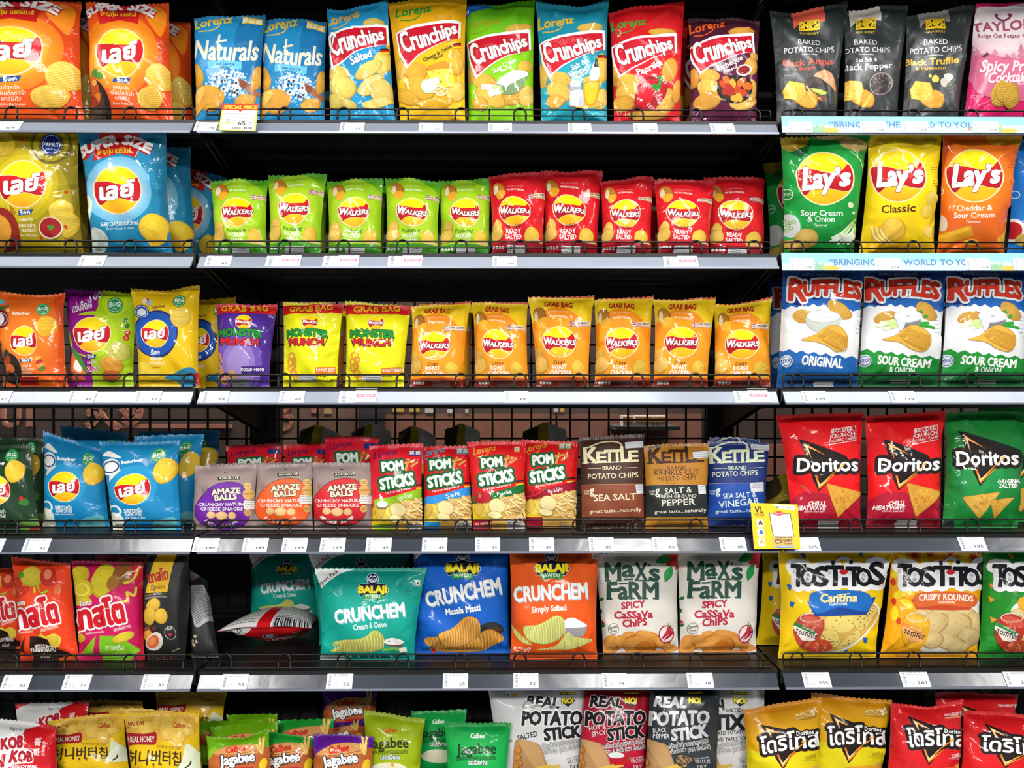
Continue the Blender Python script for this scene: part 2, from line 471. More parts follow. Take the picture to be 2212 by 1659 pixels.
class Shape:
    """pillow bag between four corners; u in -1..1 across, v in 0..1 up"""
    def __init__(s, q, T=0.055, nar=0.06, dip=0.0, seed=1, s0=0.035, s1=0.955, wr=1.0, wave=0.004, n=None, box=0.0, px=None, cell=4.9):
        s.q = [np.array(p, float) for p in q]           # bl, br, tr, tl
        s.T = T; s.nar = nar; s.dip = dip; s.seed = seed; s.wr = wr; s.wave = wave; s.box = box
        w = np.hypot(*(px[1] - px[0])) if px is not None else 130
        h = np.hypot(*(px[3] - px[0])) if px is not None else 200
        s.nu = int(np.clip(round(w / cell), 14, 56)); s.nv = int(np.clip(round(h / cell), 18, 64))
        s.r0 = max(1, round(s0 * s.nv)); s.r1 = s.nv - max(1, round((1 - s1) * s.nv))
        s.v0, s.v1 = s.r0 / s.nv, s.r1 / s.nv
        ex = (s.q[1] - s.q[0]) + (s.q[2] - s.q[3]); ey = (s.q[3] - s.q[0]) + (s.q[2] - s.q[1])
        s.n = np.cross(ex, ey); s.n /= np.linalg.norm(s.n)
        s.ey = ey / np.linalg.norm(ey); s.ex = ex / np.linalg.norm(ex)
        s.H = np.linalg.norm(ey) / 2; s.W = np.linalg.norm(ex) / 2
    def b(s, v):
        w = np.clip((v - s.v0) / (s.v1 - s.v0), 0, 1)
        return np.maximum(np.sin(math.pi * w ** 0.9), 0) ** 0.55
    def hw(s, v): return 1 - s.nar * s.b(v)
    def plane(s, u, v):
        a, b_ = (u[..., None] * s.hw(v)[..., None] + 1) / 2, v[..., None]
        return (s.q[0] * (1 - a) + s.q[1] * a) * (1 - b_) + (s.q[3] * (1 - a) + s.q[2] * a) * b_
    def grids(s):
        rs = np.random.RandomState(s.seed)
        u = np.linspace(-1, 1, s.nu + 1)[:, None] * np.ones((1, s.nv + 1)); v = np.ones((s.nu + 1, 1)) * np.linspace(0, 1, s.nv + 1)[None]
        P = s.plane(u, v)
        b = s.b(v)
        prof = np.clip(1 - np.abs(u) ** (2.4 + 4 * s.box), 0, 1) ** (0.6 - 0.3 * s.box)
        d = s.T / 2 * b * prof
        k = s.T / 0.055 * s.wr
        # soft unevenness
        for _ in range(5):
            fx, fy, ph = rs.uniform(1, 4), rs.uniform(1, 5), rs.rand() * 6.3
            d = d + 0.0012 * k * np.sin(fx * u * 1.6 + fy * v * 3 + ph) * b
        # creases running in from the corners, the seals and the sides
        X, Y = u * s.W / 2, v * s.H
        fl = []
        for cu, cv, a0 in ((-1, s.v1, -60), (1, s.v1, -120), (-1, s.v0, 55), (1, s.v0, 125)):
            for _ in range(3): fl.append((cu * s.W / 2 * rs.uniform(.55, .98), cv * s.H, a0 + rs.uniform(-30, 30), s.H * rs.uniform(.16, .42), rs.uniform(.0018, .0040)))
        for _ in range(7):
            sd = rs.choice([-1, 1]); fl.append((sd * s.W / 2 * .97, s.H * rs.uniform(.1, .9), (180 if sd > 0 else 0) + rs.uniform(-40, 40), s.W * rs.uniform(.12, .35), rs.uniform(.0015, .0036)))
        for _ in range(5):
            fl.append((s.W / 2 * rs.uniform(-.8, .8), s.H * (s.v1 if rs.rand() < .7 else s.v0), 0, 0, 0))
            x0, y0 = fl[-1][:2]; fl[-1] = (x0, y0, (-90 if y0 > s.H / 2 else 90) + rs.uniform(-25, 25), s.H * rs.uniform(.06, .2), rs.uniform(.001, .0024))
        for _ in range(4):
            fl.append((s.W / 2 * rs.uniform(-.6, .6), s.H * rs.uniform(.2, .85), rs.uniform(0, 360), s.H * rs.uniform(.1, .3), rs.uniform(.0005, .0012)))
        for x0, y0, ang, ln, am in fl:
            a = math.radians(ang); dx, dy = math.cos(a), math.sin(a)
            t = ((X - x0) * dx + (Y - y0) * dy) / ln; e = (X - x0) * -dy + (Y - y0) * dx
            e = e + 0.006 * np.sin(t * rs.uniform(2, 6) + rs.rand() * 6)
            fall = np.where((t > -.15) & (t < 1), (1 - np.clip(t, 0, 1)) ** 1.2 * np.clip((t + .15) / .15, 0, 1), 0)
            w = rs.uniform(.003, .0075) * (0.6 + np.clip(t, 0, 1))
            sg = rs.choice([-1, 1], p=[.45, .55])
            d = d + am * k * fall * (sg * np.exp(-np.abs(e) / w) + 0.6 * rs.choice([-1, 1]) * np.tanh(e / w) * np.exp(-np.abs(e) / (5 * w))) * np.clip(prof * 4, 0, 1) * np.clip(b * 3, 0, 1)
        d = np.maximum(d, 0.0003)
        # top of the bag: dip, zigzag edge, waviness of the sealed strip
        wt = np.clip((v - .6) / .4, 0, 1)
        up = -s.dip * (1 - np.abs(u + rs.uniform(-.3, .3)) ** 1.3) * wt ** 2
        zig = np.zeros_like(v); zig[::2, -1] = 0.0012; zig[1::2, -1] = -0.0012
        ph = rs.rand(3) * 6.3
        wv = s.wave * (np.sin(u * 3.1 + ph[0]) + .6 * np.sin(u * 6.3 + ph[1])) * smooth01((v - .8) / .18)
        wb = s.wave * .5 * np.sin(u * 4 + ph[2]) * smooth01((.12 - v) / .1)
        P = P + s.ey * (up + zig)[..., None] + s.n * (wv + wb)[..., None]
        db = s.T / 2 * b * prof + 0.0008 * np.sin(5 * u + 7 * v)*b
        db = np.maximum(db, 0.0003)
        Pf = P + s.n * d[..., None]; Pb = P - s.n * db[..., None]
        gu, gv = np.gradient(Pf, axis=0), np.gradient(Pf, axis=1)
        Nf = np.cross(gu, gv); Nf /= np.linalg.norm(Nf, axis=-1, keepdims=True) + 1e-12
        gu, gv = np.gradient(Pb, axis=0), np.gradient(Pb, axis=1)
        Nb = -np.cross(gu, gv); Nb /= np.linalg.norm(Nb, axis=-1, keepdims=True) + 1e-12
        return Pf, Nf, Pb, Nb
    # photograph px <-> grid, on the smooth front of the bag
    def front(s, u, v):
        o = s.T / 2 * s.b(np.clip(v, 0, 1)) * np.clip(1 - u * u, 0, 1) * .9
        P = s.plane(u, v)
        return P, P + s.n * o[..., None]
    def to_ab(s, px):
        q = [proj(p) for p in s.q]; st = np.full((len(px), 2), 0.5); tgt = px
        for it in range(16):
            a, b = st[:, 0:1], st[:, 1:2]
            f = (q[0] * (1 - a) + q[1] * a) * (1 - b) + (q[3] * (1 - a) + q[2] * a) * b - tgt
            ja = (q[1] - q[0]) * (1 - b) + (q[2] - q[3]) * b; jb = (q[3] - q[0]) * (1 - a) + (q[2] - q[1]) * a
            det = ja[:, 0] * jb[:, 1] - ja[:, 1] * jb[:, 0]
            st[:, 0] -= (f[:, 0] * jb[:, 1] - f[:, 1] * jb[:, 0]) / det
            st[:, 1] -= (ja[:, 0] * f[:, 1] - ja[:, 1] * f[:, 0]) / det
            u = (2 * st[:, 0] - 1) / s.hw(np.clip(st[:, 1], 0, 1))
            if it >= 5:
                P, Q = s.front(u, np.clip(st[:, 1], 0, 1)); tgt = px - (proj(Q) - proj(P))
        return np.stack([(u + 1) / 2 * s.nu, st[:, 1] * s.nv], 1)
    def px_grid(s):
        u = np.linspace(-1, 1, s.nu + 1)[:, None] * np.ones((1, s.nv + 1)); v = np.ones((s.nu + 1, 1)) * np.linspace(0, 1, s.nv + 1)[None]
        return proj(s.front(u, v)[1])

def bag_shape(row, tl, tr, bl, br, y=0.085, lean=0.03, z=0.002, **kw):
    zb = DECK[row] + z
    for _ in range(14):          # keep the top under the shelf above
        yt = y + lean; lim = DECK[row - 1] - (.020 if yt > .05 else .008)
        if max(at(*tl, yt)[2], at(*tr, yt)[2]) < lim or yt < .04 or lean < -.05: break
        lean -= .01
    over = max(at(*tl, yt)[2], at(*tr, yt)[2]) - lim
    if over > 0:
        dp = over * F / (D + yt) + 1; tl = (tl[0], tl[1] + dp); tr = (tr[0], tr[1] + dp)
    q = [atz(bl, y, zb), atz(br, y, zb), at(tr[0], tr[1], y + lean), at(tl[0], tl[1], y + lean)]
    px = [proj(p) for p in q]
    kw['dip'] = kw.get('dip', 0) * 0.00098
    return Shape(q, px=px, **kw)

_dc = {}
def design_cut(name, lod):
    """the cut print of a design, made on the bag it was drawn from; coarser for bags in the shade behind others"""
    if (name, lod) in _dc: return _dc[name, lod]
    d = DES[name]; s = d['ref']; n0 = s.nu, s.nv
    if lod: s.nu, s.nv = max(14, s.nu // 2), max(18, s.nv // 2)
    g = G(); d['draw'](g)
    pg = s.px_grid()
    V, cc, lay = cut_print(g.L, s.to_ab, s.nu, s.nv, 9 if lod else 0, pg); base = col(d['base'])
    bc = base(pg) if callable(base) else np.broadcast_to(base, pg.shape[:2] + (3,))
    _dc[name, lod] = (V, cc, lay, np.array(bc), s.nu, s.nv)
    s.nu, s.nv = n0
    return _dc[name, lod]

def part_mesh(name, sh, Pf, Nf, Pb, Nb, cut, j0, j1, backc, O):
    V, cc, lay, bc = cut[:4]
    nu = sh.nu; nj = j1 - j0 + 1
    idx = np.arange((nu + 1) * nj).reshape(nu + 1, nj)
    a, b_, c_, d_ = idx[:-1, :-1].ravel(), idx[1:, :-1].ravel(), idx[1:, 1:].ravel(), idx[:-1, 1:].ravel()
    tf = np.concatenate([np.stack([a, b_, c_], 1), np.stack([a, c_, d_], 1)])
    vf = Pf[:, j0:j1 + 1].reshape(-1, 3); nf = Nf[:, j0:j1 + 1].reshape(-1, 3); cf = bc[:, j0:j1 + 1].reshape(-1, 3)
    n0 = len(vf)
    vb = Pb[:, j0:j1 + 1].reshape(-1, 3); nb = Nb[:, j0:j1 + 1].reshape(-1, 3)
    cb = cf if backc is None else np.broadcast_to(backc, cf.shape)
    tb = tf[:, ::-1] + n0
    # rim
    rim = np.concatenate([idx[0, :], idx[1:, -1], idx[-1, -2::-1], idx[-2:0:-1, 0]])
    r2 = np.roll(rim, -1)
    tr = np.concatenate([np.stack([rim, r2, r2 + n0], 1), np.stack([rim, r2 + n0, rim + n0], 1)])
    verts, norms, cols, tris = [vf, vb], [nf, nb], [cf, cb], [tf, tb, tr]
    if len(V):
        m = V[:, :, 1].mean(1); k = (m >= j0) & (m < j1)
        if k.any():
            p, n = lift(V[k], lay[k], Pf, Nf)
            p, n, q, t = welded(V, k, p, n, cc[k])
            verts.append(p); norms.append(n); cols.append(q); tris.append(t + 2 * n0)
    return soup_mesh(name, np.concatenate(verts) - O, np.concatenate(tris), np.concatenate(norms), np.concatenate(cols))

_seed = [10]
def bag(design, label, row, tl, tr, bl, br, finish=None, group=None, name=None, cat='snack bag', stickers=(), shape=None, backc=None, O=None, **kw):
    d = DES[design]
    _seed[0] += 7
    opt = dict(d.get('opt', {})); opt.update(kw); opt.setdefault('seed', _seed[0])
    s = shape or bag_shape(row, tl, tr, bl, br, **opt)
    if 'ref' not in d: d['ref'] = s
    r = d['ref']
    lod = s is not r and kw.get('y', .085) >= .14
    cut = design_cut(design, lod); s.nu, s.nv = cut[4], cut[5]; s.v0, s.v1 = r.v0, r.v1
    s.r0 = max(1, round(s.v0 * s.nv)); s.r1 = min(s.nv - 1, round(s.v1 * s.nv))
    Pf, Nf, Pb, Nb = s.grids()
    if O is None: O = (s.q[0] + s.q[1]) / 2
    root = empty(name or d.get('name', 'chip_bag'), tuple(O), label, cat, group)
    bk = col(backc or d['back']) if (backc or d.get('back')) else None
    fm = FILM[finish or d.get('finish', 'gloss')]()
    pouch = link('pouch', part_mesh('pouch', s, Pf, Nf, Pb, Nb, cut, s.r0, s.r1, bk, O), fm, root)
    link('top_seal', part_mesh('top_seal', s, Pf, Nf, Pb, Nb, cut, s.r1, s.nv, bk, O), SEALM(), root)
    link('bottom_seal', part_mesh('bottom_seal', s, Pf, Nf, Pb, Nb, cut, 0, s.r0, bk, O), SEALM(), root)
    for key in ([] if lod else list(stickers) + list(d.get('stickers', ()))):
        g = G(); key(g)
        V, cc, lay = cut_print(g.L, r.to_ab, s.nu, s.nv)
        if not len(V): continue
        p, n = lift(V, lay + 10, Pf, Nf)
        p, n, q, t = welded(V, np.ones(len(V), bool), p, n, cc)
        link('sticker', soup_mesh('sticker', p - O, t, n, q), PAPER(), pouch)
    return root

def design(key, draw, base, **kw):
    DES[key] = dict(draw=draw, base=base, **kw)
# ---------------------------------------------------------------- recurring printed motifs
def vg(g, a, b, y0, y1): return vgrad(a, b, g.p((0, y0))[1], g.p((0, y1))[1])
def rg(g, a, b, cx, cy, r0, r1):
    q = g.p((cx, cy)); return rgrad(a, b, q[0], q[1], r0 / g.k, r1 / g.k)
RIB = [(-.99, -.30), (-.72, -.37), (-.38, -.36), (.05, -.25), (.42, -.23), (.66, -.34), (.84, -.56), (.97, -.28), (1.0, 0), (.96, .26), (.86, .47),
       (.55, .45), (.2, .36), (-.2, .35), (-.5, .46), (-.74, .66), (-.9, .42), (-.99, .1)]
def sun(g, cx, cy, r, ry=None, edge='f4e2b4', cream=.05):
    ry = ry or r
    g.E(cx, cy, r * (1 + cream), ry * (1 + cream), edge)
    g.E(cx, cy, r, ry, vg(g, 'f8dc08', 'f2a81a', cy - ry * .3, cy + ry))
    g.B([(cx + r * x * 1.05, cy + ry * y * 1.05) for x, y in RIB], edge, 3)
    g.B([(cx + r * x, cy + ry * y) for x, y in RIB], vg(g, 'd0141c', 'a80f22', cy - ry * .4, cy + ry * .6), 4)
def lays_th(g, cx, cy, r, ry=None):
    ry = ry or r
    sun(g, cx, cy, r, ry)
    g.T('เลย์', cx - .76 * r, cy + .42 * ry, cx + .70 * r, cy + .24 * ry, .52 * ry, 'f4f4f2', b=.2, sh=.12, out='8c1020', ow=r * .02)
    g.S([(cx - .70 * r, cy + .36 * ry), (cx - .3 * r, cy + .38 * ry), (cx - .1 * r, cy + .34 * ry)], r * .14, 'f4f4f2', smooth=True)
def lays_en(g, cx, cy, r):
    sun(g, cx, cy, r, r * .93)
    g.T('Lay’s', cx - .80 * r, cy + .40 * r, cx + .86 * r, cy + .22 * r, .78 * r, 'f6f6f4', b=.17, sh=.2, out='8c1020', ow=r * .02, h1=.6 * r)
    g.S([(cx - .76 * r, cy + .34 * r), (cx - .5 * r, cy + .36 * r), (cx - .2 * r, cy + .30 * r)], r * .12, 'f6f6f4', smooth=True)
def walkers(g, cx, cy, r, word=True):
    sun(g, cx, cy, r, r * .92, cream=.06)
    g.T('WALKERS', cx - .98 * r, cy + .17 * r, cx + .97 * r, cy + .20 * r, .30 * r, 'fafafa', b=.2, sh=.22, out='7c0c18', ow=r * .035, h1=.3 * r)
    g.T('W', cx - 1.0 * r, cy + .17 * r, cx - .5 * r, cy + .17 * r, .43 * r, 'fafafa', b=.16, sh=.16)

def chip(g, cx, cy, rx, ry, rot=0, a='f0cf58', b='cf9a2c', ridge=0, spots=5, jit=.04, rc=None):
    g.E(cx, cy, rx, ry, b, rot, 30, jit)
    g.E(cx - rx * .03, cy - ry * .04, rx * .93, ry * .93, rg(g, a, mixh(a, b, .55), cx - rx * .2, cy - ry * .3, 0, max(rx, ry) * 1.25), rot, 30, jit)
    r = math.radians(rot)
    for i in range(ridge):
        t = -1 + 2 * (i + .5) / ridge; L = math.sqrt(1 - t * t) * .9
        p = [(x * rx * .93, t * ry * .93 + .06 * ry * (1 - (x / max(L, .01)) ** 2)) for x in (-L, -L / 2, 0, L / 2, L)]
        g.S([(cx + x * math.cos(r) - y * math.sin(r), cy + x * math.sin(r) + y * math.cos(r)) for x, y in p], ry * .55 / ridge, rc or mixh(a, b, .75))
    for i in range(spots):
        q = g.rs.rand() * 6.3; w = g.rs.rand() ** .5 * .8
        x, y = math.cos(q) * rx * w, math.sin(q) * ry * w
        g.E(cx + x, cy + y, rx * .035, ry * .03, mixh(b, '6a4010', .35), n=7)
def mixh(a, b, t):
    A = [int(a[i:i + 2], 16) for i in (0, 2, 4)]; B_ = [int(b[i:i + 2], 16) for i in (0, 2, 4)]
    return ''.join('%02x' % round(x + (y - x) * t) for x, y in zip(A, B_))
def tchip(g, pts, a='dca03a', b='b87420', n=26):
    """triangular corn chip"""
    P = np.array(pts, float); m = P.mean(0)
    def rnd(P): 
        out = []
        for i in range(3):
            p, q0, q1 = P[i], P[i - 1], P[(i + 1) % 3]
            out += [p + (q0 - p) * .14, p + (m - p) * .06, p + (q1 - p) * .14]
        return out
    g.B(rnd(P), b, 4); g.B(rnd(m + (P - m) * .96), a, 4)
    for _ in range(n):
        w = g.rs.dirichlet([1.2, 1.2, 1.2]); q = w @ (m + (P - m) * .88)
        r = np.ptp(P[:, 0]) * g.rs.uniform(.015, .05)
        g.E(q[0], q[1], r, r * .7, [mixh(a, 'f0c860', .5), mixh(a, b, .7), mixh(a, 'c86818', .5)][g.rs.randint(3)], g.rs.rand() * 180, 9)
def fries(g, x0, y0, x1, y1, n=24, w=11, a='f0cf78', b='c8903c', L=70):
    for i in range(n):
        x, y = g.rs.uniform(x0, x1), g.rs.uniform(y0, y1); q = g.rs.uniform(-.9, .9) + (1.2 if g.rs.rand() < .3 else 0)
        p = [(x - L / 2 * math.cos(q), y - L / 2 * math.sin(q)), (x + L / 2 * math.cos(q), y + L / 2 * math.sin(q))]
        g.S(p, w * 1.35, b); g.S(p, w, [a, mixh(a, b, .3), mixh(a, 'fff0b0', .4)][g.rs.randint(3)])
def badge(g, cx, cy, r, bg, txt, tc='ffffff', rim=None, h=.5, sub=None):
    if rim: g.E(cx, cy, r * 1.12, r * 1.12, rim)
    g.E(cx, cy, r, r, bg); g.ring(cx, cy, r * .84, r * .05, tc, 30)
    g.T(txt, cx - r * .72, cy + r * .18, cx + r * .72, cy + r * .18, r * h, tc, b=.16)
    if sub: g.T(sub, cx - r * .3, cy + r * .52, cx + r * .3, cy + r * .52, r * .2, tc, b=.1, res=1)
def smalltext(g, x0, y, x1, h, cl, n=1, dy=None):
    """rows of print too small to read: dashes"""
    for r in range(n):
        x = x0
        while x < x1:
            w = g.rs.uniform(.6, 2.2) * h; g.R(x, y + r * (dy or h * 1.6), min(x + w, x1), y + r * (dy or h * 1.6) + h * .6, cl); x += w + h * .5
def flag_uk(g, cx, cy, r):
    g.E(cx, cy, r, r, '24306e', n=20)
    for q in (.6, 2.54): g.S([(cx - r * .9 * math.cos(q), cy - r * .9 * math.sin(q)), (cx + r * .9 * math.cos(q), cy + r * .9 * math.sin(q))], r * .3, 'f0f0f0')
    g.R(cx - r, cy - r * .22, cx + r, cy + r * .22, 'f0f0f0'); g.R(cx - r * .22, cy - r, cx + r * .22, cy + r, 'f0f0f0')
    g.R(cx - r, cy - r * .13, cx + r, cy + r * .13, 'c8142c'); g.R(cx - r * .13, cy - r, cx + r * .13, cy + r, 'c8142c')
def flag_de(g, x, y, w, h):
    for i, cl in enumerate(('181818', 'd01818', 'f4c410')): g.P([(x, y + h * i / 3), (x + w, y + h * i / 3 - w * .1), (x + w, y + h * (i + 1) / 3 - w * .1), (x, y + h * (i + 1) / 3)], cl)
def chili(g, pts, w, cl='c0202c', stem='4a7a28'):
    P = resample(pts, False); n = len(P)
    d = np.gradient(P, axis=0); d /= np.hypot(d[:, 0], d[:, 1])[:, None]; nn = np.stack([-d[:, 1], d[:, 0]], 1)
    ww = w / 2 * np.sqrt(np.clip(1 - np.linspace(0, 1, n), 0, 1))[:, None]
    g.P(np.concatenate([P + nn * ww, (P - nn * ww)[::-1]]), cl)
    g.S([P[0] - (P[2] - P[0]) * 1.5, P[0]], w * .3, stem)
def leaf(g, x, y, L, w, ang, cl):
    a = math.radians(ang); t = np.linspace(0, 1, 8)
    up = [(L * k, w * math.sin(math.pi * k)) for k in t] + [(L * k, -w * math.sin(math.pi * k)) for k in t[::-1][1:-1]]
    g.P([(x + p * math.cos(a) - q * math.sin(a), y + p * math.sin(a) + q * math.cos(a)) for p, q in up], cl)
def barcode(g, x0, y0, x1, y1, cl='303236'):
    x = x0
    while x < x1:
        w = g.rs.choice([1, 1, 2, 3]) * (x1 - x0) / 60; g.R(x, y0, min(x + w, x1), y1, cl); x += w + g.rs.choice([1, 1, 2]) * (x1 - x0) / 60
def infosticker(x0, y0, x1, y1, zz, rot=0, bg='d4d6d8'):
    def f(g):
        g.z(*zz); g.R(x0, y0, x1, y1, bg, rot)
        h = y1 - y0
        g.rs = np.random.RandomState(int(x0 + y0))
        for i in range(3): smalltext(g, x0 + 6, y0 + h * (.12 + .28 * i), x1 - 6, h * .16, '6c7076')
    return f

A1, B1, C1, D1, E1 = (0, 0, 3.95), (400, 0, 3.95), (820, 0, 3.95), (1240, 0, 3.95), (1640, 0, 3.867)
A2, B2, C2, D2, E2 = (0, 280, 3.95), (420, 340, 3.95), (860, 340, 3.95), (1240, 280, 3.95), (1640, 280, 3.867)
A3, B3, C3, D3, E3 = (0, 580, 3.95), (420, 620, 3.95), (860, 620, 3.95), (1240, 600, 3.95), (1640, 570, 3.867)
A4, B4, C4, D4, E4 = (0, 870, 3.95), (400, 870, 3.95), (780, 870, 3.95), (1200, 870, 3.95), (1640, 870, 3.867)
A5, B5, C5, D5, E5 = (0, 1180, 3.95), (400, 1180, 3.95), (820, 1180, 3.95), (1240, 1180, 3.95), (1640, 1180, 3.867)
A6, B6, C6, D6, E6 = (0, 1440, 4.608), (400, 1440, 4.608), (760, 1440, 4.608), (1180, 1440, 4.608), (1600, 1440, 3.614)

# ---------------------------------------------------------------- top shelf
def d_lay_bbq(g):
    g.z(*A1)
    g.B([(1130, -10), (1400, 60), (1480, 400), (1500, 1010), (1340, 980), (1380, 600), (1300, 300)], 'd8460e')
    g.B([(1240, 120), (1330, 60), (1420, 130), (1395, 330), (1330, 280)], 'f08a1a')
    cx, cy = 1037, 462
    g.E(cx, cy + 10, 330, 330, rg(g, 'f2981c', 'e87612', cx, cy, 180, 330))
    g.E(cx, cy, 240, 240, rg(g, 'f6b03a', 'ee8a18', cx, cy, 190, 250))
    g.B([(755, 160), (800, 60), (1000, 0), (1250, 40), (1340, 100), (1300, 170), (1215, 110), (1160, 170), (1010, 150), (880, 190), (830, 110), (770, 190)], 'c01420')
    g.P([(840, 100), (1200, 90), (1190, 220), (1030, 180), (870, 230)], 'c81a1c')
    g.T('SUPER', 765, 175, 1035, 62, 70, 'f6f2ee', b=.22, arch=20)
    g.T('SIZE', 1080, 62, 1310, 162, 70, 'f6f2ee', b=.22, arch=14)
    g.T('ใหญ่คุ้ม แชร์มันส์', 875, 148, 1165, 148, 30, 'f8c81c', b=.16, arch=10)
    lays_th(g, cx, cy, 196)
    g.P([(980, 680), (1115, 668), (1095, 712), (975, 720)], '1c4a94'); g.T('ร็อค', 1005, 712, 1085, 706, 26, 'f4f4f4', b=.2)
    for s_, x0, x1, y, h in (('แผ่นหยัก', 985, 1100, 775, 26), ('กลิ่นเอ็กซ์ตร้า', 958, 1140, 826, 28), ('บาร์บีคิว', 1000, 1112, 868, 26), ('Extra Barbecue', 982, 1142, 908, 20)):
        g.T(s_, x0, y, x1, y, h, 'f8d8c0', b=.1, res=2)
    # grill pan with skewer
    g.E(800, 960, 160, 260, '241a18'); g.E(790, 960, 130, 225, '3a2c28')
    for i in range(5): g.S([(700 + i * 36, 780), (860 + i * 20, 980)], 4, '5a4a44')
    for x, y, rx, ry, cl in ((820, 700, 28, 60, 'c8541c'), (845, 660, 36, 34, '3f7a26'), (830, 790, 40, 60, 'b4431a'), (850, 850, 26, 46, 'd87828'), (800, 880, 50, 50, '8a2c18'), (880, 680, 22, 30, '4c8a2c'), (835, 735, 20, 24, 'e8a048')):
        g.E(x, y, rx, ry, cl, 20, 18, .1)
    chip(g, 1370, 690, 108, 130, -20, 'f2d468', 'd8a432', 13, 0)
    chip(g, 1290, 850, 122, 96, 12, 'eecb58', 'd09828', 12, 0)
design('lay_bbq', d_lay_bbq, 'e25412', back='c8c8c8', opt=dict(T=.075, nar=.05, wr=1.2))

def lorenz(g, x0, y0, x1, y1, h, cl, arc=True):
    g.T('Lorenz', x0, y0, x1, y1, h, cl, b=.10, sh=.25, h1=h * .7)
    if arc: 
        dx, dy = x1 - x0, y1 - y0
        g.S([(x0 + dx * .12, y0 + dy * .12 + h * .35), (x0 + dx * .4, y0 + dy * .4 + h * .52), (x0 + dx * .6, y0 + dy * .6 + h * .35), (x0 + dx * .68, y0 + dy * .68 + h * .05)], h * .1, cl, smooth=True)
def d_naturals(g):
    g.z(*B1)
    g.B([(480, 140), (700, 80), (680, 600), (560, 700), (420, 500)], '1470a8')
    lorenz(g, 85, 262, 400, 180, 85, 'e2c438')
    g.R(490, 140, 660, 205, 'e8c832', 6)
    for x in (515, 570, 625): g.R(x - 22, 145 + (x - 500) * .1, x + 22, 185 + (x - 500) * .1, 'f4ecc8', 5)
    g.T('Naturals', 85, 520, 620, 535, 160, 'e6dfc8', b=.10, sh=.10, h1=170)
    g.S([(270, 375), (360, 350)], 18, 'e6dfc8'); g.S([(300, 300), (285, 420)], 18, 'e6dfc8')
    g.P([(200, 540), (492, 545), (485, 612), (202, 600)], '62b8ec')
    g.T('SEA SALT &', 265, 568, 428, 572, 16, '1c3c6c', b=.14, res=2); g.T('PEPPER', 296, 592, 400, 596, 15, '1c3c6c', b=.14, res=2)
    for _ in range(150):
        q = g.rs.rand() * 6.3; w = g.rs.rand() ** .5
        x, y = 390 + 165 * w * math.cos(q), 720 + 112 * w * math.sin(q) + 10 * math.cos(q)
        g.E(x, y, 14, 10, ['c8dcf0', 'dce8f6', 'b0cce8', 'e8f0fa'][g.rs.randint(4)], g.rs.rand() * 180, 6)
    for _ in range(60):
        q = g.rs.rand() * 6.3; w = 1 + g.rs.rand() * .25
        g.R(390 + 165 * w * math.cos(q) - 4, 720 + 112 * w * math.sin(q) - 4, 390 + 165 * w * math.cos(q) + 5, 720 + 112 * w * math.sin(q) + 5, 'c4d8ee', 30)
    for x, y in ((277, 665), (323, 672), (363, 666), (316, 702), (345, 700), (256, 712), (408, 728), (441, 724), (296, 760), (333, 770), (408, 790), (450, 787), (385, 790), (410, 802), (455, 818), (430, 806)): g.E(x, y, 10, 10, '2a2a34', n=10)
    g.B([(460, 690), (540, 720), (580, 770), (640, 810), (600, 840), (530, 790), (500, 770)], '9a5c3c'); g.E(500, 735, 36, 30, '7c4830', 40)
    for a in ((110, 660, 55, 110, -18), (210, 850, 120, 110, 20), (520, 880, 90, 62, -8), (615, 690, 40, 105, 12)): chip(g, *a, 'dca640', 'b47c1e', 0, 10, .08)
    g.B([(90, 870), (170, 760), (250, 810), (330, 790), (325, 880), (200, 900), (90, 1010)], 'd49a3a'); 
    g.B([(90, 830), (160, 760), (180, 790), (120, 900)], 'e8bc5c')
    for _ in range(18): g.E(g.rs.uniform(110, 320), g.rs.uniform(800, 890), 3, 3, '8a5a14', n=6)
design('naturals', d_naturals, '1f86be', back='b0b4b8', finish='satin', opt=dict(T=.06, nar=.05))

def crunchips(g, q, box, txt, flav, fcol, lor, chips, lorc, extra=None, flag=None):
    """box: banner corner points tl,tr,br,mid,bl ; txt: baseline x0,y0,x1,y1,h0,h1"""
    for a in chips: chip(g, *a)
    P = np.array(box, float); m = P.mean(0)
    g.B(P, 'f4f2ee', 1) if False else g.P(resample(P, True, 1), 'f6f4f2')
    g.P(m + (P - m) * [.94, .86], 'c4102a')
    x0, y0, x1, y1, h0, h1 = txt
    g.T('Crunchips', x0, y0, x1, y1, h0, 'f6f4f2', b=.14, h1=h1, sh=.05, out='8a0c20', ow=4)
    lorenz(g, *lor, lorc)
    for s_, a0, b0, a1, b1, h in flav: g.T(s_, a0, b0, a1, b1, h, fcol, b=.13, res=2)
    if flag: flag_de(g, *flag)
    if extra: extra(g)
    g.rs = np.random.RandomState(3)

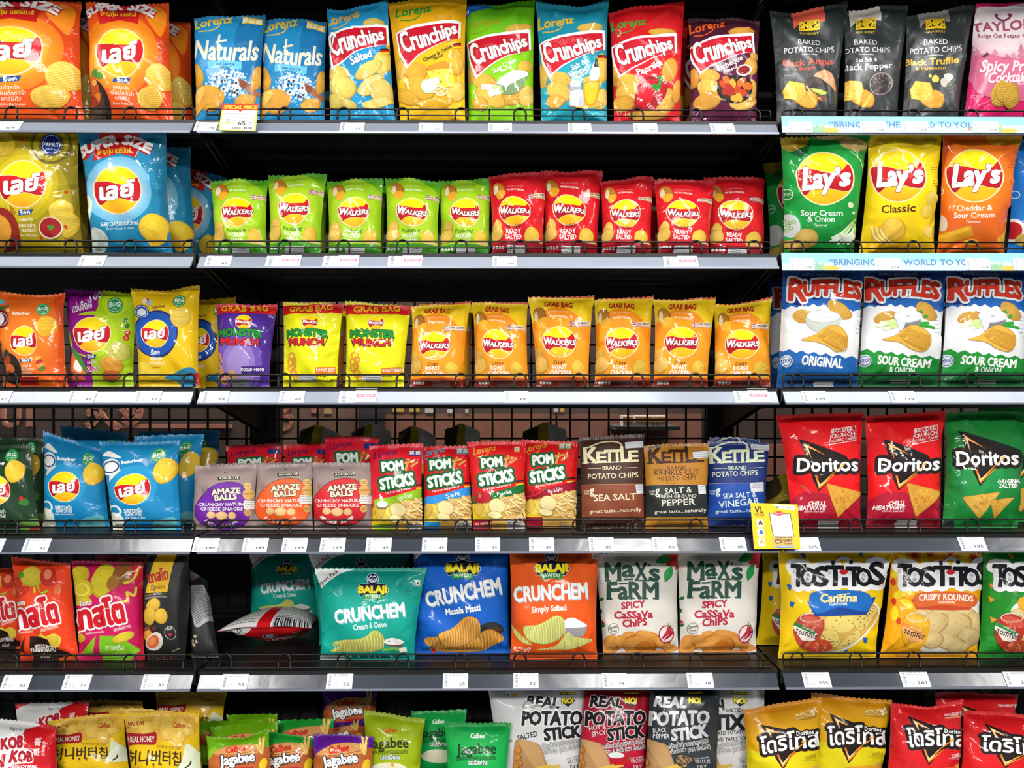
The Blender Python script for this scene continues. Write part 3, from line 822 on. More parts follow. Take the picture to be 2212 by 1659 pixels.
def d_cr_salted(g):
    g.z(*B1)
    chips = [(1610, 205, 95, 45, 5, 'd8c060', 'b89838'), (1690, 560, 85, 105, 8, 'dcc862', 'b89a3a', 0, 6), (1570, 610, 130, 60, -25, 'e0cc6e', 'b89a3a', 0, 5), (1310, 640, 95, 70, -10, 'dac460', 'b09036', 0, 6),
             (1590, 740, 130, 70, -24, 'e4d27a', 'b89a3a', 0, 6), (1350, 760, 110, 105, 10, 'dcc866', 'b49838', 0, 8), (1680, 800, 95, 120, -35, 'd8c468', 'a88c34', 0, 5), (1300, 890, 90, 60, 15, 'dac662', 'b09434', 0, 5), (1640, 890, 140, 40, -4, 'e0cc72', 'b49838', 0, 5), (1750, 400, 36, 60, 0, 'd4bc58', 'a88c34'), (1400, 900, 70, 40, 20, 'd4bc58', 'a88c34')]
    crunchips(g, None, [(1275, 290), (1500, 235), (1730, 222), (1742, 400), (1520, 440), (1380, 510), (1260, 618), (1235, 480)],
              (1262, 490, 1700, 352, 200, 100), [('Salted', 1425, 560, 1600, 505, 62)], 'f2f2ee', (1218, 240, 1490, 135, 92), chips, 'd8a23a', None, (1668, 440, 74, 46))
design('crunchips_salted', d_cr_salted, '1d8fc4', back='b8bcc0', opt=dict(T=.06, nar=.045, wr=1.3))
def d_cr_cheese(g):
    g.z(*C1)
    chips = [(540, 165, 75, 32, 8, 'e0ac2c', 'b88418'), (170, 610, 45, 100, 0, 'dca838', 'b88420', 0, 6), (310, 620, 105, 75, -8, 'e0a834', 'b47c1c', 0, 9), (350, 760, 130, 100, 20, 'e2ae38', 'b88420', 0, 9), (660, 560, 60, 110, 0, 'e4b840', 'b88820'), (240, 850, 120, 60, 20, 'dcaa30', 'b07c18', 0, 6), (650, 800, 90, 90, -30, 'ecc85c', 'b88c28'), (480, 890, 160, 50, -4, 'dea828', 'c08c18', 0, 4)]
    def ex(g):
        g.P([(420, 572), (560, 535), (625, 600), (620, 608), (400, 620)], 'e88a20'); g.P([(400, 620), (620, 606), (640, 760), (520, 770), (440, 690)], 'f4d248')
        for x, y, r in ((455, 625, 8), (510, 640, 6), (525, 712, 12), (570, 705, 6), (600, 650, 7)): g.E(x, y, r, r * .9, 'c89018', n=12)
        g.B([(352, 735), (390, 685), (515, 675), (490, 760), (440, 800), (380, 795)], 'b8d0a8'); g.B([(362, 735), (400, 692), (500, 684), (470, 750), (430, 785), (385, 782)], 'dfe9d2')
        for x, y, rx, ry in ((505, 775, 42, 26), (530, 795, 50, 30)): g.ring(x, y, rx, 9, 'e4ecd0', 26, ry=ry)
    crunchips(g, None, [(140, 300), (330, 215), (695, 198), (690, 350), (470, 405), (330, 490), (235, 602), (170, 480)],
              (215, 470, 665, 305, 185, 92), [('Cheese & Onion', 380, 538, 620, 432, 34), ('Flavour', 468, 526, 545, 492, 24)], '3c4414', (140, 165, 440, 105, 90), chips, '2f9a34', ex, (630, 400, 66, 44))
design('crunchips_cheese', d_cr_cheese, lambda p: vgrad('e0a80c', 'f0bc10', 30, 220)(p), back='b8b4a8', opt=dict(T=.065, nar=.04, wr=1.2))
def d_cr_cream(g):
    g.z(*C1)
    g.P([(722, 60), (970, 45), (870, 95), (722, 170)], '1c66b4'); g.T('NEW', 700, 155, 772, 130, 34, 'f0f4f8', b=.16)
    chips = [(1180, 258, 115, 40, -4, 'd8b24c', 'b08428'), (800, 640, 50, 100, 0, 'd8ae48', 'a87c24'), (900, 715, 105, 72, 10, 'e0b448', 'b48428', 0, 8), (1240, 590, 60, 70, 40, 'e4bc4c', 'b08c28'), (1140, 830, 120, 80, -10, 'dcae44', 'b07c24', 0, 7), (950, 840, 140, 70, 25, 'e4bc50', 'b48828', 0, 7), (860, 900, 70, 60, 0, 'dcae44', 'b07c24'), (1260, 840, 70, 90, 20, 'e8c868', 'b89438')]
    def ex(g):
        g.B([(1000, 720), (1100, 640), (1250, 625), (1262, 680), (1200, 790), (1110, 820), (1040, 790)], '7c9c6c'); g.B([(1000, 715), (1080, 650), (1180, 622), (1255, 635), (1255, 670), (1150, 720), (1090, 750), (1078, 785), (1060, 740)], 'e8e6e4')
        g.S([(1060, 690), (1120, 660), (1200, 650)], 8, 'c8c8cc', smooth=True)
        for x, y, x1, y1, w in ((870, 755, 1010, 760, 50), (930, 815, 1020, 780, 52)): g.S([(x, y), (x1, y1)], w, 'e6ecd6'); g.S([(x + 90, y - 4), (x1 + 30, y1)], w * .6, 'b8d088')
    crunchips(g, None, [(745, 385), (930, 310), (1285, 275), (1292, 440), (1080, 500), (930, 590), (822, 692), (770, 560)],
              (815, 575, 1260, 400, 180, 92), [('Sour Cream', 975, 640, 1168, 545, 40), ('Flavour', 1042, 638, 1130, 594, 26)], 'f0f4e4', (745, 280, 1020, 205, 85), chips, '98a818', ex)
design('crunchips_cream', d_cr_cream, lambda p: vgrad('58b41c', '84cc10', 10, 120)(p), back='b8c0b0', opt=dict(T=.06, nar=.04, wr=1.3))
def d_cr_vinegar(g):
    g.z(*C1)
    chips = [(1790, 245, 110, 36, 2, 'd8b254', 'b08830'), (1395, 660, 40, 110, 0, 'd8b04c', 'ac8028'), (1545, 690, 95, 62, 10, 'deb450', 'b0842c', 0, 8), (1530, 800, 110, 85, 28, 'e4bc54', 'b4882c', 0, 7), (1500, 880, 80, 60, -10, 'dcae44', 'b07c24'), (1890, 600, 60, 130, 0, 'e0bc58', 'b08c30'), (1890, 860, 60, 90, 20, 'e4c868', 'b89438'), (1760, 900, 150, 40, 0, 'dcb850', 'b08c30')]
    def ex(g):
        g.R(1618, 780, 1742, 922, 'b8bcc4'); g.R(1630, 790, 1690, 915, 'dfe2e8'); g.R(1622, 715, 1720, 785, '9a9ea8'); g.E(1670, 715, 44, 22, 'c8ccd4'); g.R(1630, 735, 1712, 750, 'e8ecf0')
        g.B([(1735, 720), (1760, 680), (1870, 690), (1880, 740), (1840, 890), (1790, 925), (1745, 880)], 'c89418'); g.B([(1750, 740), (1780, 720), (1860, 730), (1830, 870), (1790, 900), (1760, 860)], 'ecbc20')
        g.E(1805, 690, 75, 26, 'd8a848'); g.B([(1790, 690), (1820, 560), (1860, 570), (1862, 690)], 'e4e4e4'); g.P([(1822, 590), (1838, 520), (1852, 520), (1866, 600)], '24242a')
    crunchips(g, None, [(1360, 400), (1540, 305), (1915, 280), (1922, 440), (1700, 500), (1560, 580), (1445, 690), (1385, 560)],
              (1430, 570, 1890, 412, 185, 92), [('Salt &', 1645, 610, 1760, 560, 44), ('Vinegar', 1618, 672, 1770, 610, 44), ('Flavour', 1676, 684, 1778, 640, 28)], 'f2f6f6', (1355, 265, 1655, 190, 88), chips, 'd8b02c', ex, (1855, 490, 78, 46))
design('crunchips_vinegar', d_cr_vinegar, lambda p: vgrad('12829c', '159cb2', 10, 240)(p), back='a8b4b8', opt=dict(T=.06, nar=.045, wr=1.3))
def d_cr_paprika(g):
    g.z(*D1)
    chips = [(745, 282, 115, 34, 4, 'dca844', 'b07c24'), (360, 650, 50, 110, 0, 'd8a040', 'a87420'), (460, 725, 105, 78, -5, 'e0a83c', 'b07420', 0, 9), (810, 620, 65, 110, 15, 'dca040', 'b07824', 0, 7), (460, 830, 110, 90, 30, 'e4b44c', 'b88028', 0, 8), (420, 900, 90, 70, 0, 'dca43c', 'a87020'), (780, 880, 80, 110, 20, 'e0b050', 'a87428'), (620, 990, 170, 40, 0, 'dca848', 'a87828'), (870, 800, 40, 100, 10, 'dca040', 'b07824')]
    def ex(g):
        g.B([(515, 910), (525, 800), (560, 700), (640, 660), (720, 680), (775, 720), (785, 800), (740, 880), (680, 930), (620, 945)], '9a1020'); g.B([(530, 890), (545, 800), (580, 715), (640, 680), (700, 710), (690, 790), (650, 880), (590, 930)], 'c81426'); g.B([(700, 720), (770, 740), (770, 810), (720, 870), (690, 820)], 'b81224')
        g.B([(560, 770), (600, 720), (620, 740), (580, 810)], 'e85a5c'); g.E(725, 820, 26, 10, 'e48080', -10)
        g.S([(695, 770), (725, 730), (735, 690), (715, 665)], 24, '2f9a34', smooth=True); g.B([(655, 735), (690, 725), (735, 750), (720, 785), (690, 775), (675, 760)], '2a8a2c')
    crunchips(g, None, [(315, 410), (520, 335), (868, 302), (872, 465), (660, 520), (490, 600), (378, 700), (335, 560)],
              (385, 580, 838, 425, 185, 95), [('Paprika', 545, 650, 748, 578, 52)], 'f4ecea', (318, 285, 610, 215, 84), chips, '3a9a34', ex)
design('crunchips_paprika', d_cr_paprika, 'd0161e', back='b0a8a8', opt=dict(T=.06, nar=.04, wr=1.4))
def d_cr_bbq(g):
    g.z(*D1)
    chips = [(1425, 278, 115, 34, -2, 'd89c3c', 'a87020'), (1010, 690, 45, 90, 0, 'd8983c', 'a87020'), (1150, 665, 95, 60, -12, 'e0a440', 'b07824', 0, 7), (1500, 590, 60, 80, 10, 'dca440', 'b07824', 0, 6), (1160, 790, 120, 95, 25, 'e4b450', 'b08028', 0, 8), (1130, 880, 120, 70, -15, 'dca044', 'a87024', 0, 6), (1440, 890, 120, 55, -10, 'e4b860', 'b08430', 0, 6), (1530, 500, 40, 40, 30, 'e4b45c', 'a87828'), (1500, 790, 50, 90, 0, 'dcac50', 'a87828')]
    def ex(g):
        g.E(1440, 620, 60, 45, 'd8d4d0', 10); g.E(1438, 618, 46, 32, '8a1c1c', 10)
        g.E(1360, 770, 152, 122, '181414'); g.E(1360, 768, 136, 106, '3a2420')
        for i, (x, y) in enumerate(((1270, 730), (1300, 690), (1330, 800), (1350, 720), (1390, 770), (1420, 710), (1290, 790), (1370, 850), (1430, 800), (1470, 750), (1320, 750), (1400, 840))):
            g.E(x, y, 42, 30, ['b8401c', 'd06a24', 'a02c20', 'e0a038'][i % 4], 30 + 20 * i, 16, .1)
    crunchips(g, None, [(970, 420), (1160, 335), (1528, 292), (1538, 465), (1320, 510), (1160, 580), (1065, 662), (1010, 560)],
              (1045, 565, 1515, 412, 185, 92), [('Barbeque', 1225, 610, 1430, 532, 42), ('Flavour', 1282, 632, 1392, 590, 28)], 'f0e4e4', (982, 300, 1280, 235, 82), chips, 'e0601c', ex)
design('crunchips_bbq', d_cr_bbq, lambda p: vgrad('35101c', '58143a', 40, 130)(p), back='a8a0a4', opt=dict(T=.06, nar=.045, wr=1.0))

def snips(top, lines, draw):
    def f(g):
        g.z(*E1)
        x = f.cx
        if top: g.P([(x - 132, 20), (x + 118, 0), (x + 130, 185), (x - 60, 170), (x - 128, 245)], top)
        g.P([(x - 82, 172), (x - 20, 160), (x + 82, 156), (x + 90, 245), (x - 84, 264)], 'f0c818'); g.P([(x - 74, 180), (x - 20, 168), (x + 76, 164), (x + 82, 228), (x - 76, 248)], '1a1a1c')
        g.T('SNIPS', x - 72, 236, x + 76, 220, 56, 'f4d020', b=.2); g.P([(x - 50, 244), (x + 56, 222), (x + 52, 244), (x - 46, 262)], 'f4d020')
        g.T('GOURMET', x - 84, 296, x + 86, 284, 20, 'd8b83c', b=.08, res=2)
        g.T('BAKED', x - 98, 390, x + 98, 384, 44, 'dcdee0', b=.03); g.T('POTATO CHIPS', x - 208, 462, x + 206, 444, 44, 'dcdee0', b=.03)
        g.R(x - 64, 472, x + 62, 476, 'c8ccd0')
        for s_, a, y0, b_, y1, h, cl in lines: g.T(s_, x + a, y0, x + b_, y1, h, cl, b=.1)
        draw(g, x)
        for a in (('dfae3a', 'b07c1c'),):
            P = [(x - 228, 760), (x - 150, 690), (x - 30, 700), (x - 10, 780), (x - 60, 860), (x - 200, 868)]
        g.B([(x - 130, 840), (x - 20, 760), (x + 60, 790), (x + 76, 850), (x + 40, 905), (x - 60, 900)], 'b8821e'); g.B([(x - 118, 842), (x - 20, 768), (x + 52, 794), (x + 66, 850), (x + 36, 896), (x - 56, 890)], 'd8a034')
        Q = [(x - 230, 780), (x - 172, 692), (x - 40, 698), (x - 14, 778), (x - 82, 858), (x - 212, 846)]
        g.P(Q, 'b08420'); m = np.array(Q).mean(0); g.P(m + (np.array(Q) - m) * .95, 'dfb440')
        for _ in range(26):
            q = g.rs.rand() * 6.3; w = g.rs.rand() ** .5; g.E(x - 125 + 85 * w * math.cos(q), 775 + 66 * w * math.sin(q), 9, 5, ['c89a2c', 'ecc860'][g.rs.randint(2)], 30, 7)
    return f
def sn1(g, x):
    for _ in range(40): g.E(x + g.rs.uniform(-140, 20), g.rs.uniform(610, 690), 4, 1.5, '5c5c60', 40, 5)
    g.B([(x + 40, 640), (x + 120, 600), (x + 190, 640), (x + 215, 780), (x + 150, 720), (x + 60, 670)], 'd8946a')
    for _ in range(16): g.E(x + g.rs.uniform(80, 190), g.rs.uniform(620, 690), 5, 3, 'f0d0a8', 40, 6)
    g.B([(x - 30, 680), (x + 30, 650), (x + 110, 690), (x + 150, 770), (x + 60, 760)], '2c1c18'); g.B([(x + 10, 740), (x + 90, 760), (x + 140, 800), (x + 90, 800)], 'a8b440'); g.B([(x + 10, 730), (x + 60, 790), (x + 140, 830), (x + 110, 860), (x + 60, 830)], '6c4028'); g.S([(x - 20, 720), (x + 40, 790), (x + 100, 840)], 12, 'c8a860', smooth=True)
def sn2(g, x):
    cx = x + 125
    g.E(cx, 710, 92, 92, '8a7c78'); g.E(cx, 710, 82, 82, '241e20')
    for _ in range(90):
        q = g.rs.rand() * 6.3; w = g.rs.rand() ** .5; g.E(cx + 76 * w * math.cos(q), 710 + 76 * w * math.sin(q), 7, 6, ['58484a', '786468', '3c3234'][g.rs.randint(3)], 0, 7)
def sn3(g, x):
    for px_, py_, rx, ry, cl in ((x - 40, 640, 14, 14, 'e0c058'), (x + 5, 665, 30, 32, 'e4c050'), (x + 85, 695, 42, 38, 'b8ac9c'), (x + 112, 650, 38, 30, 'c8bcb0'), (x + 135, 740, 46, 44, '4a4a4a'), (x - 195, 880, 45, 40, '2e2c2c')): g.E(px_, py_, rx, ry, cl, 20, 16, .08)
    for _ in range(30): g.E(x + 135 + g.rs.uniform(-34, 34), 740 + g.rs.uniform(-32, 32), 5, 3, '6c6c6c', 0, 5)
_f = snips('e8604c', [('Black Angus', -220, 566, 202, 546, 50, 'e0543c'), ('Burger', -76, 594, 55, 592, 30, 'b84030')], sn1); _f.cx = 413; design('snips_red', _f, '2e3436', back='9a9c9c', finish='foil', opt=dict(T=.05, nar=.07, wr=1.6))
_f = snips('cfcac2', [('Sea Salt &', -85, 536, 92, 528, 32, 'c4c8cc'), ('Black Pepper', -200, 610, 218, 580, 48, 'ccd0d4')], sn2); _f.cx = 885; design('snips_white', _f, '2e3436', back='9a9c9c', finish='foil', opt=dict(T=.05, nar=.07, wr=1.6))
_f = snips('8c8a84', [('Black Truffle', -246, 556, 184, 540, 52, 'e0a838'), ('& Parmesan', -160, 592, 88, 586, 30, 'c8983c')], sn3); _f.cx = 1465; design('snips_yellow', _f, '2e3436', back='9a9c9c', finish='foil', opt=dict(T=.05, nar=.07, wr=1.6))

def d_taylor(g):
    g.z(*E1)
    g.B([(1800, 110), (1830, 75), (2000, 60), (2400, 80), (2400, 800), (2200, 850), (1860, 820), (1770, 740), (1740, 560), (1760, 300)], vg(g, 'd8ccd0', 'cc8ca0', 300, 560))
    for i, x in enumerate((1760, 1800, 1880, 1950, 2060, 2120, 2190, 2260)):
        h = (180, 90, 60, 90, 60, 80, 150, 120)[i]
        for k in range(3): g.P([(x - 45 + 8 * k, 520 - h * .28 * k), (x, 520 - h * .5 - h * .28 * k), (x + 45 - 8 * k, 520 - h * .28 * k)], ['b06c84', 'bc8094'][i % 2])
    g.B([(1740, 520), (1900, 480), (2100, 520), (2300, 490), (2400, 760), (2200, 850), (1860, 820), (1770, 740)], 'bc5c7c')
    g.ring(2037, 110, 66, 16, '6a2c48', 20, 10, 170); g.E(1985, 130, 10, 16, '8a3c5c'); g.E(2080, 130, 10, 16, '8a3c5c')
    g.T('TAYLORS', 1785, 280, 2330, 240, 74, '9a4868', b=.14); g.T('Ridge Cut Potato Crisps', 1815, 334, 2330, 312, 36, '8c3c5c', b=.12)
    g.T('Spicy Prawn', 1815, 630, 2390, 590, 90, 'f4ecf0', b=.06, sh=.3); g.T('Cocktail', 1885, 715, 2200, 690, 80, 'f4ecf0', b=.06, sh=.3); g.T('Flavour', 2150, 720, 2230, 716, 18, 'f4ecf0', res=1)
    g.B([(1840, 500), (1880, 470), (1890, 490), (1850, 515)], '40383c')
    for a in ((2000, 800, 80, 110, 20), (2060, 790, 100, 90, -10), (2090, 830, 68, 88, 10)): chip(g, *a, 'c8a03c', '9a7420', 9, 0)
    for _ in range(12): g.E(g.rs.uniform(1720, 1850), g.rs.uniform(800, 920), 6, 6, 'f0a0c8', n=6)
design('taylor_pink', d_taylor, 'c4125c', back='a88c98', finish='satin', opt=dict(T=.07, nar=.05))

# ---------------------------------------------------------------- second shelf
def d_lay_olive(g):
    g.z(*A2)
    g.B([(500, 230), (640, 160), (690, 500), (740, 1000), (560, 1000), (620, 560)], '8a7a0c')
    g.E(210, 470, 305, 310, 'c0ac10'); g.E(210, 470, 250, 255, 'd2bc18')
    g.B([(0, 30), (300, 20), (280, 160), (100, 150), (0, 240)], '94820e')
    g.E(440, 130, 175, 160, '6a5c0c'); g.E(440, 128, 150, 138, 'a8980e'); g.E(440, 126, 110, 104, '7a6a0c')
    badge(g, 440, 125, 90, '1c3c8c', 'FAMILY', 'eef2fa', None, .34); g.T('PACK', 404, 172, 448, 170, 18, 'eef2fa', b=.12)
    chip(g, 40, 130, 105, 105, 20, 'e8c83c', 'c09a20', 12, 0)
    lays_th(g, 208, 462, 196)
    g.P([(165, 685), (300, 672), (275, 718), (163, 728)], '1c4a94'); g.T('ร็อค', 180, 718, 268, 712, 26, 'f4f4f4', b=.2)
    for s_, x0, x1, y, h in (('แผ่นหยัก', 172, 288, 778, 26), ('รสหมึกย่าง', 166, 310, 830, 28), ('ฮอตชิลลี่', 190, 310, 872, 26), ('Hot Chilli Squid', 180, 325, 908, 18)): g.T(s_, x0, y, x1, y, h, 'f4e8c8', b=.12, res=2)
    g.B([(0, 680), (120, 720), (180, 900), (160, 1010), (0, 1010)], '8a2418'); g.B([(0, 740), (70, 760), (110, 860), (80, 1000), (0, 1010)], 'd8962c')
    for i in range(9): g.S([(20 + i * 14, 720), (10 + i * 16, 640 + (i % 3) * 24)], 5, '98281c')
    chip(g, 545, 700, 106, 106, 0, 'f2dc5c', 'd4ac28', 13, 0); chip(g, 610, 820, 70, 110, 20, 'ecd050', 'c49a20', 10, 0)
    g.E(447, 835, 106, 96, 'e8dcc0'); g.E(445, 832, 94, 84, 'a81820'); g.E(450, 830, 32, 22, '4c8a24', 0, 12, .3)
    for x, y in ((200, 95), (580, 530), (575, 825), (360, 920)): g.E(x, y, 16, 12, 'c4241c', 30, 10, .2)
design('lay_olive', d_lay_olive, 'a89410', back='b8b4a0', opt=dict(T=.075, nar=.05, wr=1.2))
def d_lay_blue(g):
    g.z(*A2)
    g.E(1025, 530, 420, 420, '1c86b0'); g.B([(1280, 130), (1400, 60), (1460, 600), (1480, 1040), (1340, 1000), (1380, 560)], '17749c')
    g.E(1025, 510, 285, 285, rg(g, '9ccce4', '64b4dc', 1025, 510, 190, 285))
    g.P([(830, 20), (1180, 15), (1190, 240), (1010, 200), (810, 270)], 'c0141c'); g.B([(690, 200), (800, 100), (1000, 40), (1200, 70), (1300, 150), (1265, 215), (1130, 140), (1000, 120), (850, 150), (740, 260)], 'c0141c')
    g.T('SUPER', 705, 245, 1015, 122, 78, 'f0f0ee', b=.24, arch=26); g.T('SIZE', 1052, 122, 1285, 205, 74, 'f0f0ee', b=.24, arch=14)
    g.T('ใหญ่คุ้ม แชร์มันส์', 838, 215, 1130, 200, 34, 'f4c024', b=.16, arch=10)
    lays_th(g, 1012, 512, 196)
    g.T('รสซาวครีมและหัวหอม', 880, 822, 1192, 804, 32, 'f0f4f6', b=.12); g.T('Sour Cream & Onion', 922, 852, 1148, 842, 20, 'd8e8f0', b=.06, res=2)
    chip(g, 1320, 830, 128, 118, 10, 'f2d438', 'cc9c1c', 0, 14); g.B([(1250, 900), (1330, 860), (1420, 880), (1410, 960), (1300, 990)], 'e4b828')
    g.B([(760, 560), (800, 600), (810, 700), (790, 770), (760, 700)], 'e0e8c8'); g.B([(800, 850), (880, 850), (930, 930), (900, 1040), (800, 1040)], 'c8d4c8'); g.S([(990, 950), (1100, 980), (1150, 1040)], 40, '2f94a8', smooth=True)
design('lay_blue', d_lay_blue, '1a7cac', back='c4ccd0', opt=dict(T=.075, nar=.06, wr=1.2))

def walkers_small(basec, dark, light, lines, zz, ox=0, oy=0, tcol='2a6a1c', potato=True, grab=None):
    def f(g):
        g.z(zz[0] + ox, zz[1] + oy, zz[2])
        light(g)
        g.E(240, 300, 52, 66, '8a4c14', -20, 20); g.E(236, 296, 47, 60, 'b87828', -20, 20)
        g.B([(196, 290), (215, 262), (230, 300), (222, 345), (196, 330)], 'e0d0a8'); g.B([(216, 330), (250, 305), (290, 310), (285, 345), (255, 378), (225, 372)], 'e8a628')
        g.T('SOME SEE POTATOES', 300, 270, 440, 262, 12, mixh(light.c, 'ffffff', .45), res=1, b=.06, arch=4); g.T('WE SEE POTENTIAL', 302, 300, 450, 296, 14, 'f0f4e0', res=1, b=.12, arch=6)
        flag_uk(g, 508, 348, 22); g.P([(528, 332), (640, 334), (640, 378), (528, 366)], 'e8d8b0'); g.T('100% GREAT', 532, 350, 632, 354, 14, '20241c', b=.18, res=1); g.T('BRITISH POTATOES', 532, 366, 632, 372, 10, 'b02820', b=.16, res=1)
        walkers(g, 372, 476, 128)
        chip(g, 225, 620, 36, 60, 14, 'e4bc58', 'b88828', 0, 4, .08); chip(g, 222, 680, 46, 60, 30, 'ecc864', 'c09030', 0, 5, .08)
        chip(g, 515, 690, 64, 68, -10, 'ecc84c', 'c4942c', 0, 7, .06); g.B([(480, 740), (560, 720), (610, 760), (590, 800), (500, 790)], 'd8b478')
        lines(g)
        g.P([(100, 758), (700, 758), (700, 900), (100, 900)], dark)
        for i in range(4): g.E(195 + i * 26, 785, 11, 13, 'd8dcd8', n=10)
    return f
def wl_green(g): g.E(372, 500, 290, 300, '98c81c'); g.E(372, 500, 200, 200, 'a8d020')
wl_green.c = '8cc018'
def wlines_green(g):
    g.T('Puckering', 285, 648, 440, 642, 32, '2a6a1c', b=.10, sh=.2); g.T('PICKLED', 300, 688, 428, 682, 31, 'f0f4e8', b=.14); g.T('ONION', 314, 728, 416, 726, 31, 'f0f4e8', b=.14)
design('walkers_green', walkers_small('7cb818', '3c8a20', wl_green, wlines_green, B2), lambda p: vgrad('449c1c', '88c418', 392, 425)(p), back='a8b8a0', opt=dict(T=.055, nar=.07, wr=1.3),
       stickers=[infosticker(310, 772, 475, 830, B2)])
def wl_red(g): g.E(372, 500, 300, 300, 'd61822')
wl_red.c = 'c81c24'
def wlines_red(g):
    g.T('Legendary', 290, 612, 420, 604, 26, '7c0c18', b=.08, sh=.2); g.T('READY', 300, 664, 424, 658, 36, 'f4f0ee', b=.14); g.T('SALTED', 290, 712, 432, 705, 36, 'f4f0ee', b=.14)
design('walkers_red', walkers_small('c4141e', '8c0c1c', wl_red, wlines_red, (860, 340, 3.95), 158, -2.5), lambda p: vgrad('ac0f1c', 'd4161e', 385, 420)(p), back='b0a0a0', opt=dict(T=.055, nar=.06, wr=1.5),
       stickers=[infosticker(930, 755, 1090, 815, C2)])

def d_lay_green(g):
    g.z(*E2)
    g.E(520, 430, 380, 400, '169a3e')
    g.B([(170, 40), (420, 30), (400, 120), (330, 180), (210, 170), (165, 110)], 'b09018'); chip(g, 260, 100, 80, 70, 10, 'c8a82c', '8a741c', 0, 8)
    chip(g, 780, 120, 125, 55, 12, 'd8c07c', 'a88c40', 0, 12, .06); chip(g, 600, 50, 140, 40, 0, 'c8b070', '98803c', 0, 6); g.P([(250, 190), (420, 120), (440, 80), (400, 190), (340, 235)], '0e5a28')
    lays_en(g, 535, 405, 228)
    g.ring(223, 537, 42, 7, 'd8ecd8', 30); g.T('EXPORT', 180, 556, 268, 544, 26, 'd8ecd8', b=.12)
    g.T('Sour Cream', 335, 712, 692, 712, 46, 'f2f6f0', b=.1); g.T('& Onion', 392, 764, 628, 764, 46, 'f2f6f0', b=.1); g.T('Flavored', 448, 802, 562, 802, 22, 'e8f0e4', b=.1)
    g.E(250, 810, 95, 115, '2aa84c'); g.E(246, 800, 84, 100, 'd4d8d8', -20)
    for x, y in ((208, 760), (248, 772), (230, 795), (255, 820), (222, 840), (280, 765)): g.ring(x, y, 13, 6, '7cb83c', 14); 
    chip(g, 390, 900, 100, 80, 0, 'd8b660', 'a88838', 0, 10); chip(g, 300, 960, 120, 50, 0, 'd0ac54', 'a08030', 0, 10)
    for q in (((610, 920), (700, 860), (790, 740)), ((680, 930), (760, 870), (790, 800)), ((740, 930), (775, 860), (785, 780))): chili(g, q, 60, 'e0ecd8', 'e0ecd8'); g.S([q[1], q[2]], 18, 'a8d068')
    for x, y, r in ((745, 625, 20), (770, 690, 10)): g.E(x, y, r, r * 1.3, 'd8e4b8', -20, 14)
    g.S([(740, 180), (820, 260), (860, 420)], 8, 'b8cc80', smooth=True)
design('lay_green', d_lay_green, '0f8c34', back='a8b8a8', opt=dict(T=.075, nar=.07, wr=1.3))
def d_lay_classic(g):
    g.z(*E2)
    g.E(1148, 400, 330, 330, rg(g, 'f6dc14', 'eccc08', 1148, 400, 220, 330))
    for a in ((1000, 70, 110, 60, 0), (1350, 90, 130, 70, 10), (1220, 110, 90, 45, -5)): chip(g, *a, 'e4c430', 'd0b010', 0, 0)
    lays_en(g, 1147, 385, 225)
    g.T('Classic', 1005, 694, 1295, 678, 62, '5c2c14', b=.1, sh=.08)
    for i, y in enumerate((310, 330, 350, 400, 425, 445, 465)): smalltext(g, 1425, y, 1480, 9, '8a6a10')
    g.B([(960, 940), (920, 830), (970, 810), (1060, 760), (1150, 730), (1215, 790), (1215, 880), (1150, 930)], 'dcae28'); chip(g, 1110, 830, 110, 100, -15, 'eac44c', 'c4941c', 0, 14); 
    for i in range(3): g.S([(930 + i * 34, 800 + i * 14), (950 + i * 40, 880 + i * 6), (1010 + i * 46, 950)], 14, 'f0e0a0', smooth=True)
    g.P([(900, 955), (1460, 955), (1460, 1020), (900, 1020)], 'e0a818')
    for a in ((1420, 570, 40, 60, 10), (1390, 680, 45, 60, 20), (1410, 850, 60, 60, 0)): chip(g, *a, 'e8d060', 'd0ac20', 0, 3)
design('lay_classic', d_lay_classic, 'ecc80a', back='b8b098', opt=dict(T=.075, nar=.07, wr=1.3))
def d_lay_cheddar(g):
    g.z(*E2)
    g.E(1788, 420, 330, 330, rg(g, 'f0821c', 'e8701a', 1788, 420, 220, 330)); g.B([(1530, 60), (1640, 20), (1560, 200), (1520, 500), (1500, 400)], 'c44c10')
    for a in ((1990, 80, 100, 55, 10), (2130, 70, 80, 70, 0)): chip(g, *a, 'e4a82c', 'c08018', 0, 4)
    lays_en(g, 1788, 383, 228)
    g.ring(1495, 510, 40, 6, 'f0d8c8', 24); g.T('EXPORT', 1458, 528, 1535, 506, 24, 'f0d8c8', b=.12)
    g.T('Cheddar &', 1628, 676, 1938, 668, 44, 'f8ece0', b=.1); g.T('Sour Cream', 1598, 738, 1955, 730, 46, 'f8ece0', b=.1); g.T('Flavored', 1720, 774, 1834, 774, 22, 'f8ece0', b=.1)
    g.B([(1460, 890), (1740, 800), (1770, 830), (1770, 890), (1500, 950)], 'd89a18'); g.P([(1470, 890), (1735, 805), (1760, 830), (1490, 920)], 'eab428'); g.E(1500, 770, 45, 80, 'd8ccb8', -20)
    g.B([(1960, 920), (2040, 840), (2080, 700), (2120, 700), (2060, 900), (2020, 950)], 'e4ac2c'); g.B([(1690, 940), (1780, 910), (1830, 940), (1780, 960)], 'e8b02c')
    for i, y in enumerate((290, 310, 420, 440, 460)): smalltext(g, 2070, y, 2120, 9, '9a4010')
design('lay_cheddar', d_lay_cheddar, 'e2661a', back='b8a898', opt=dict(T=.075, nar=.06, wr=1.3))
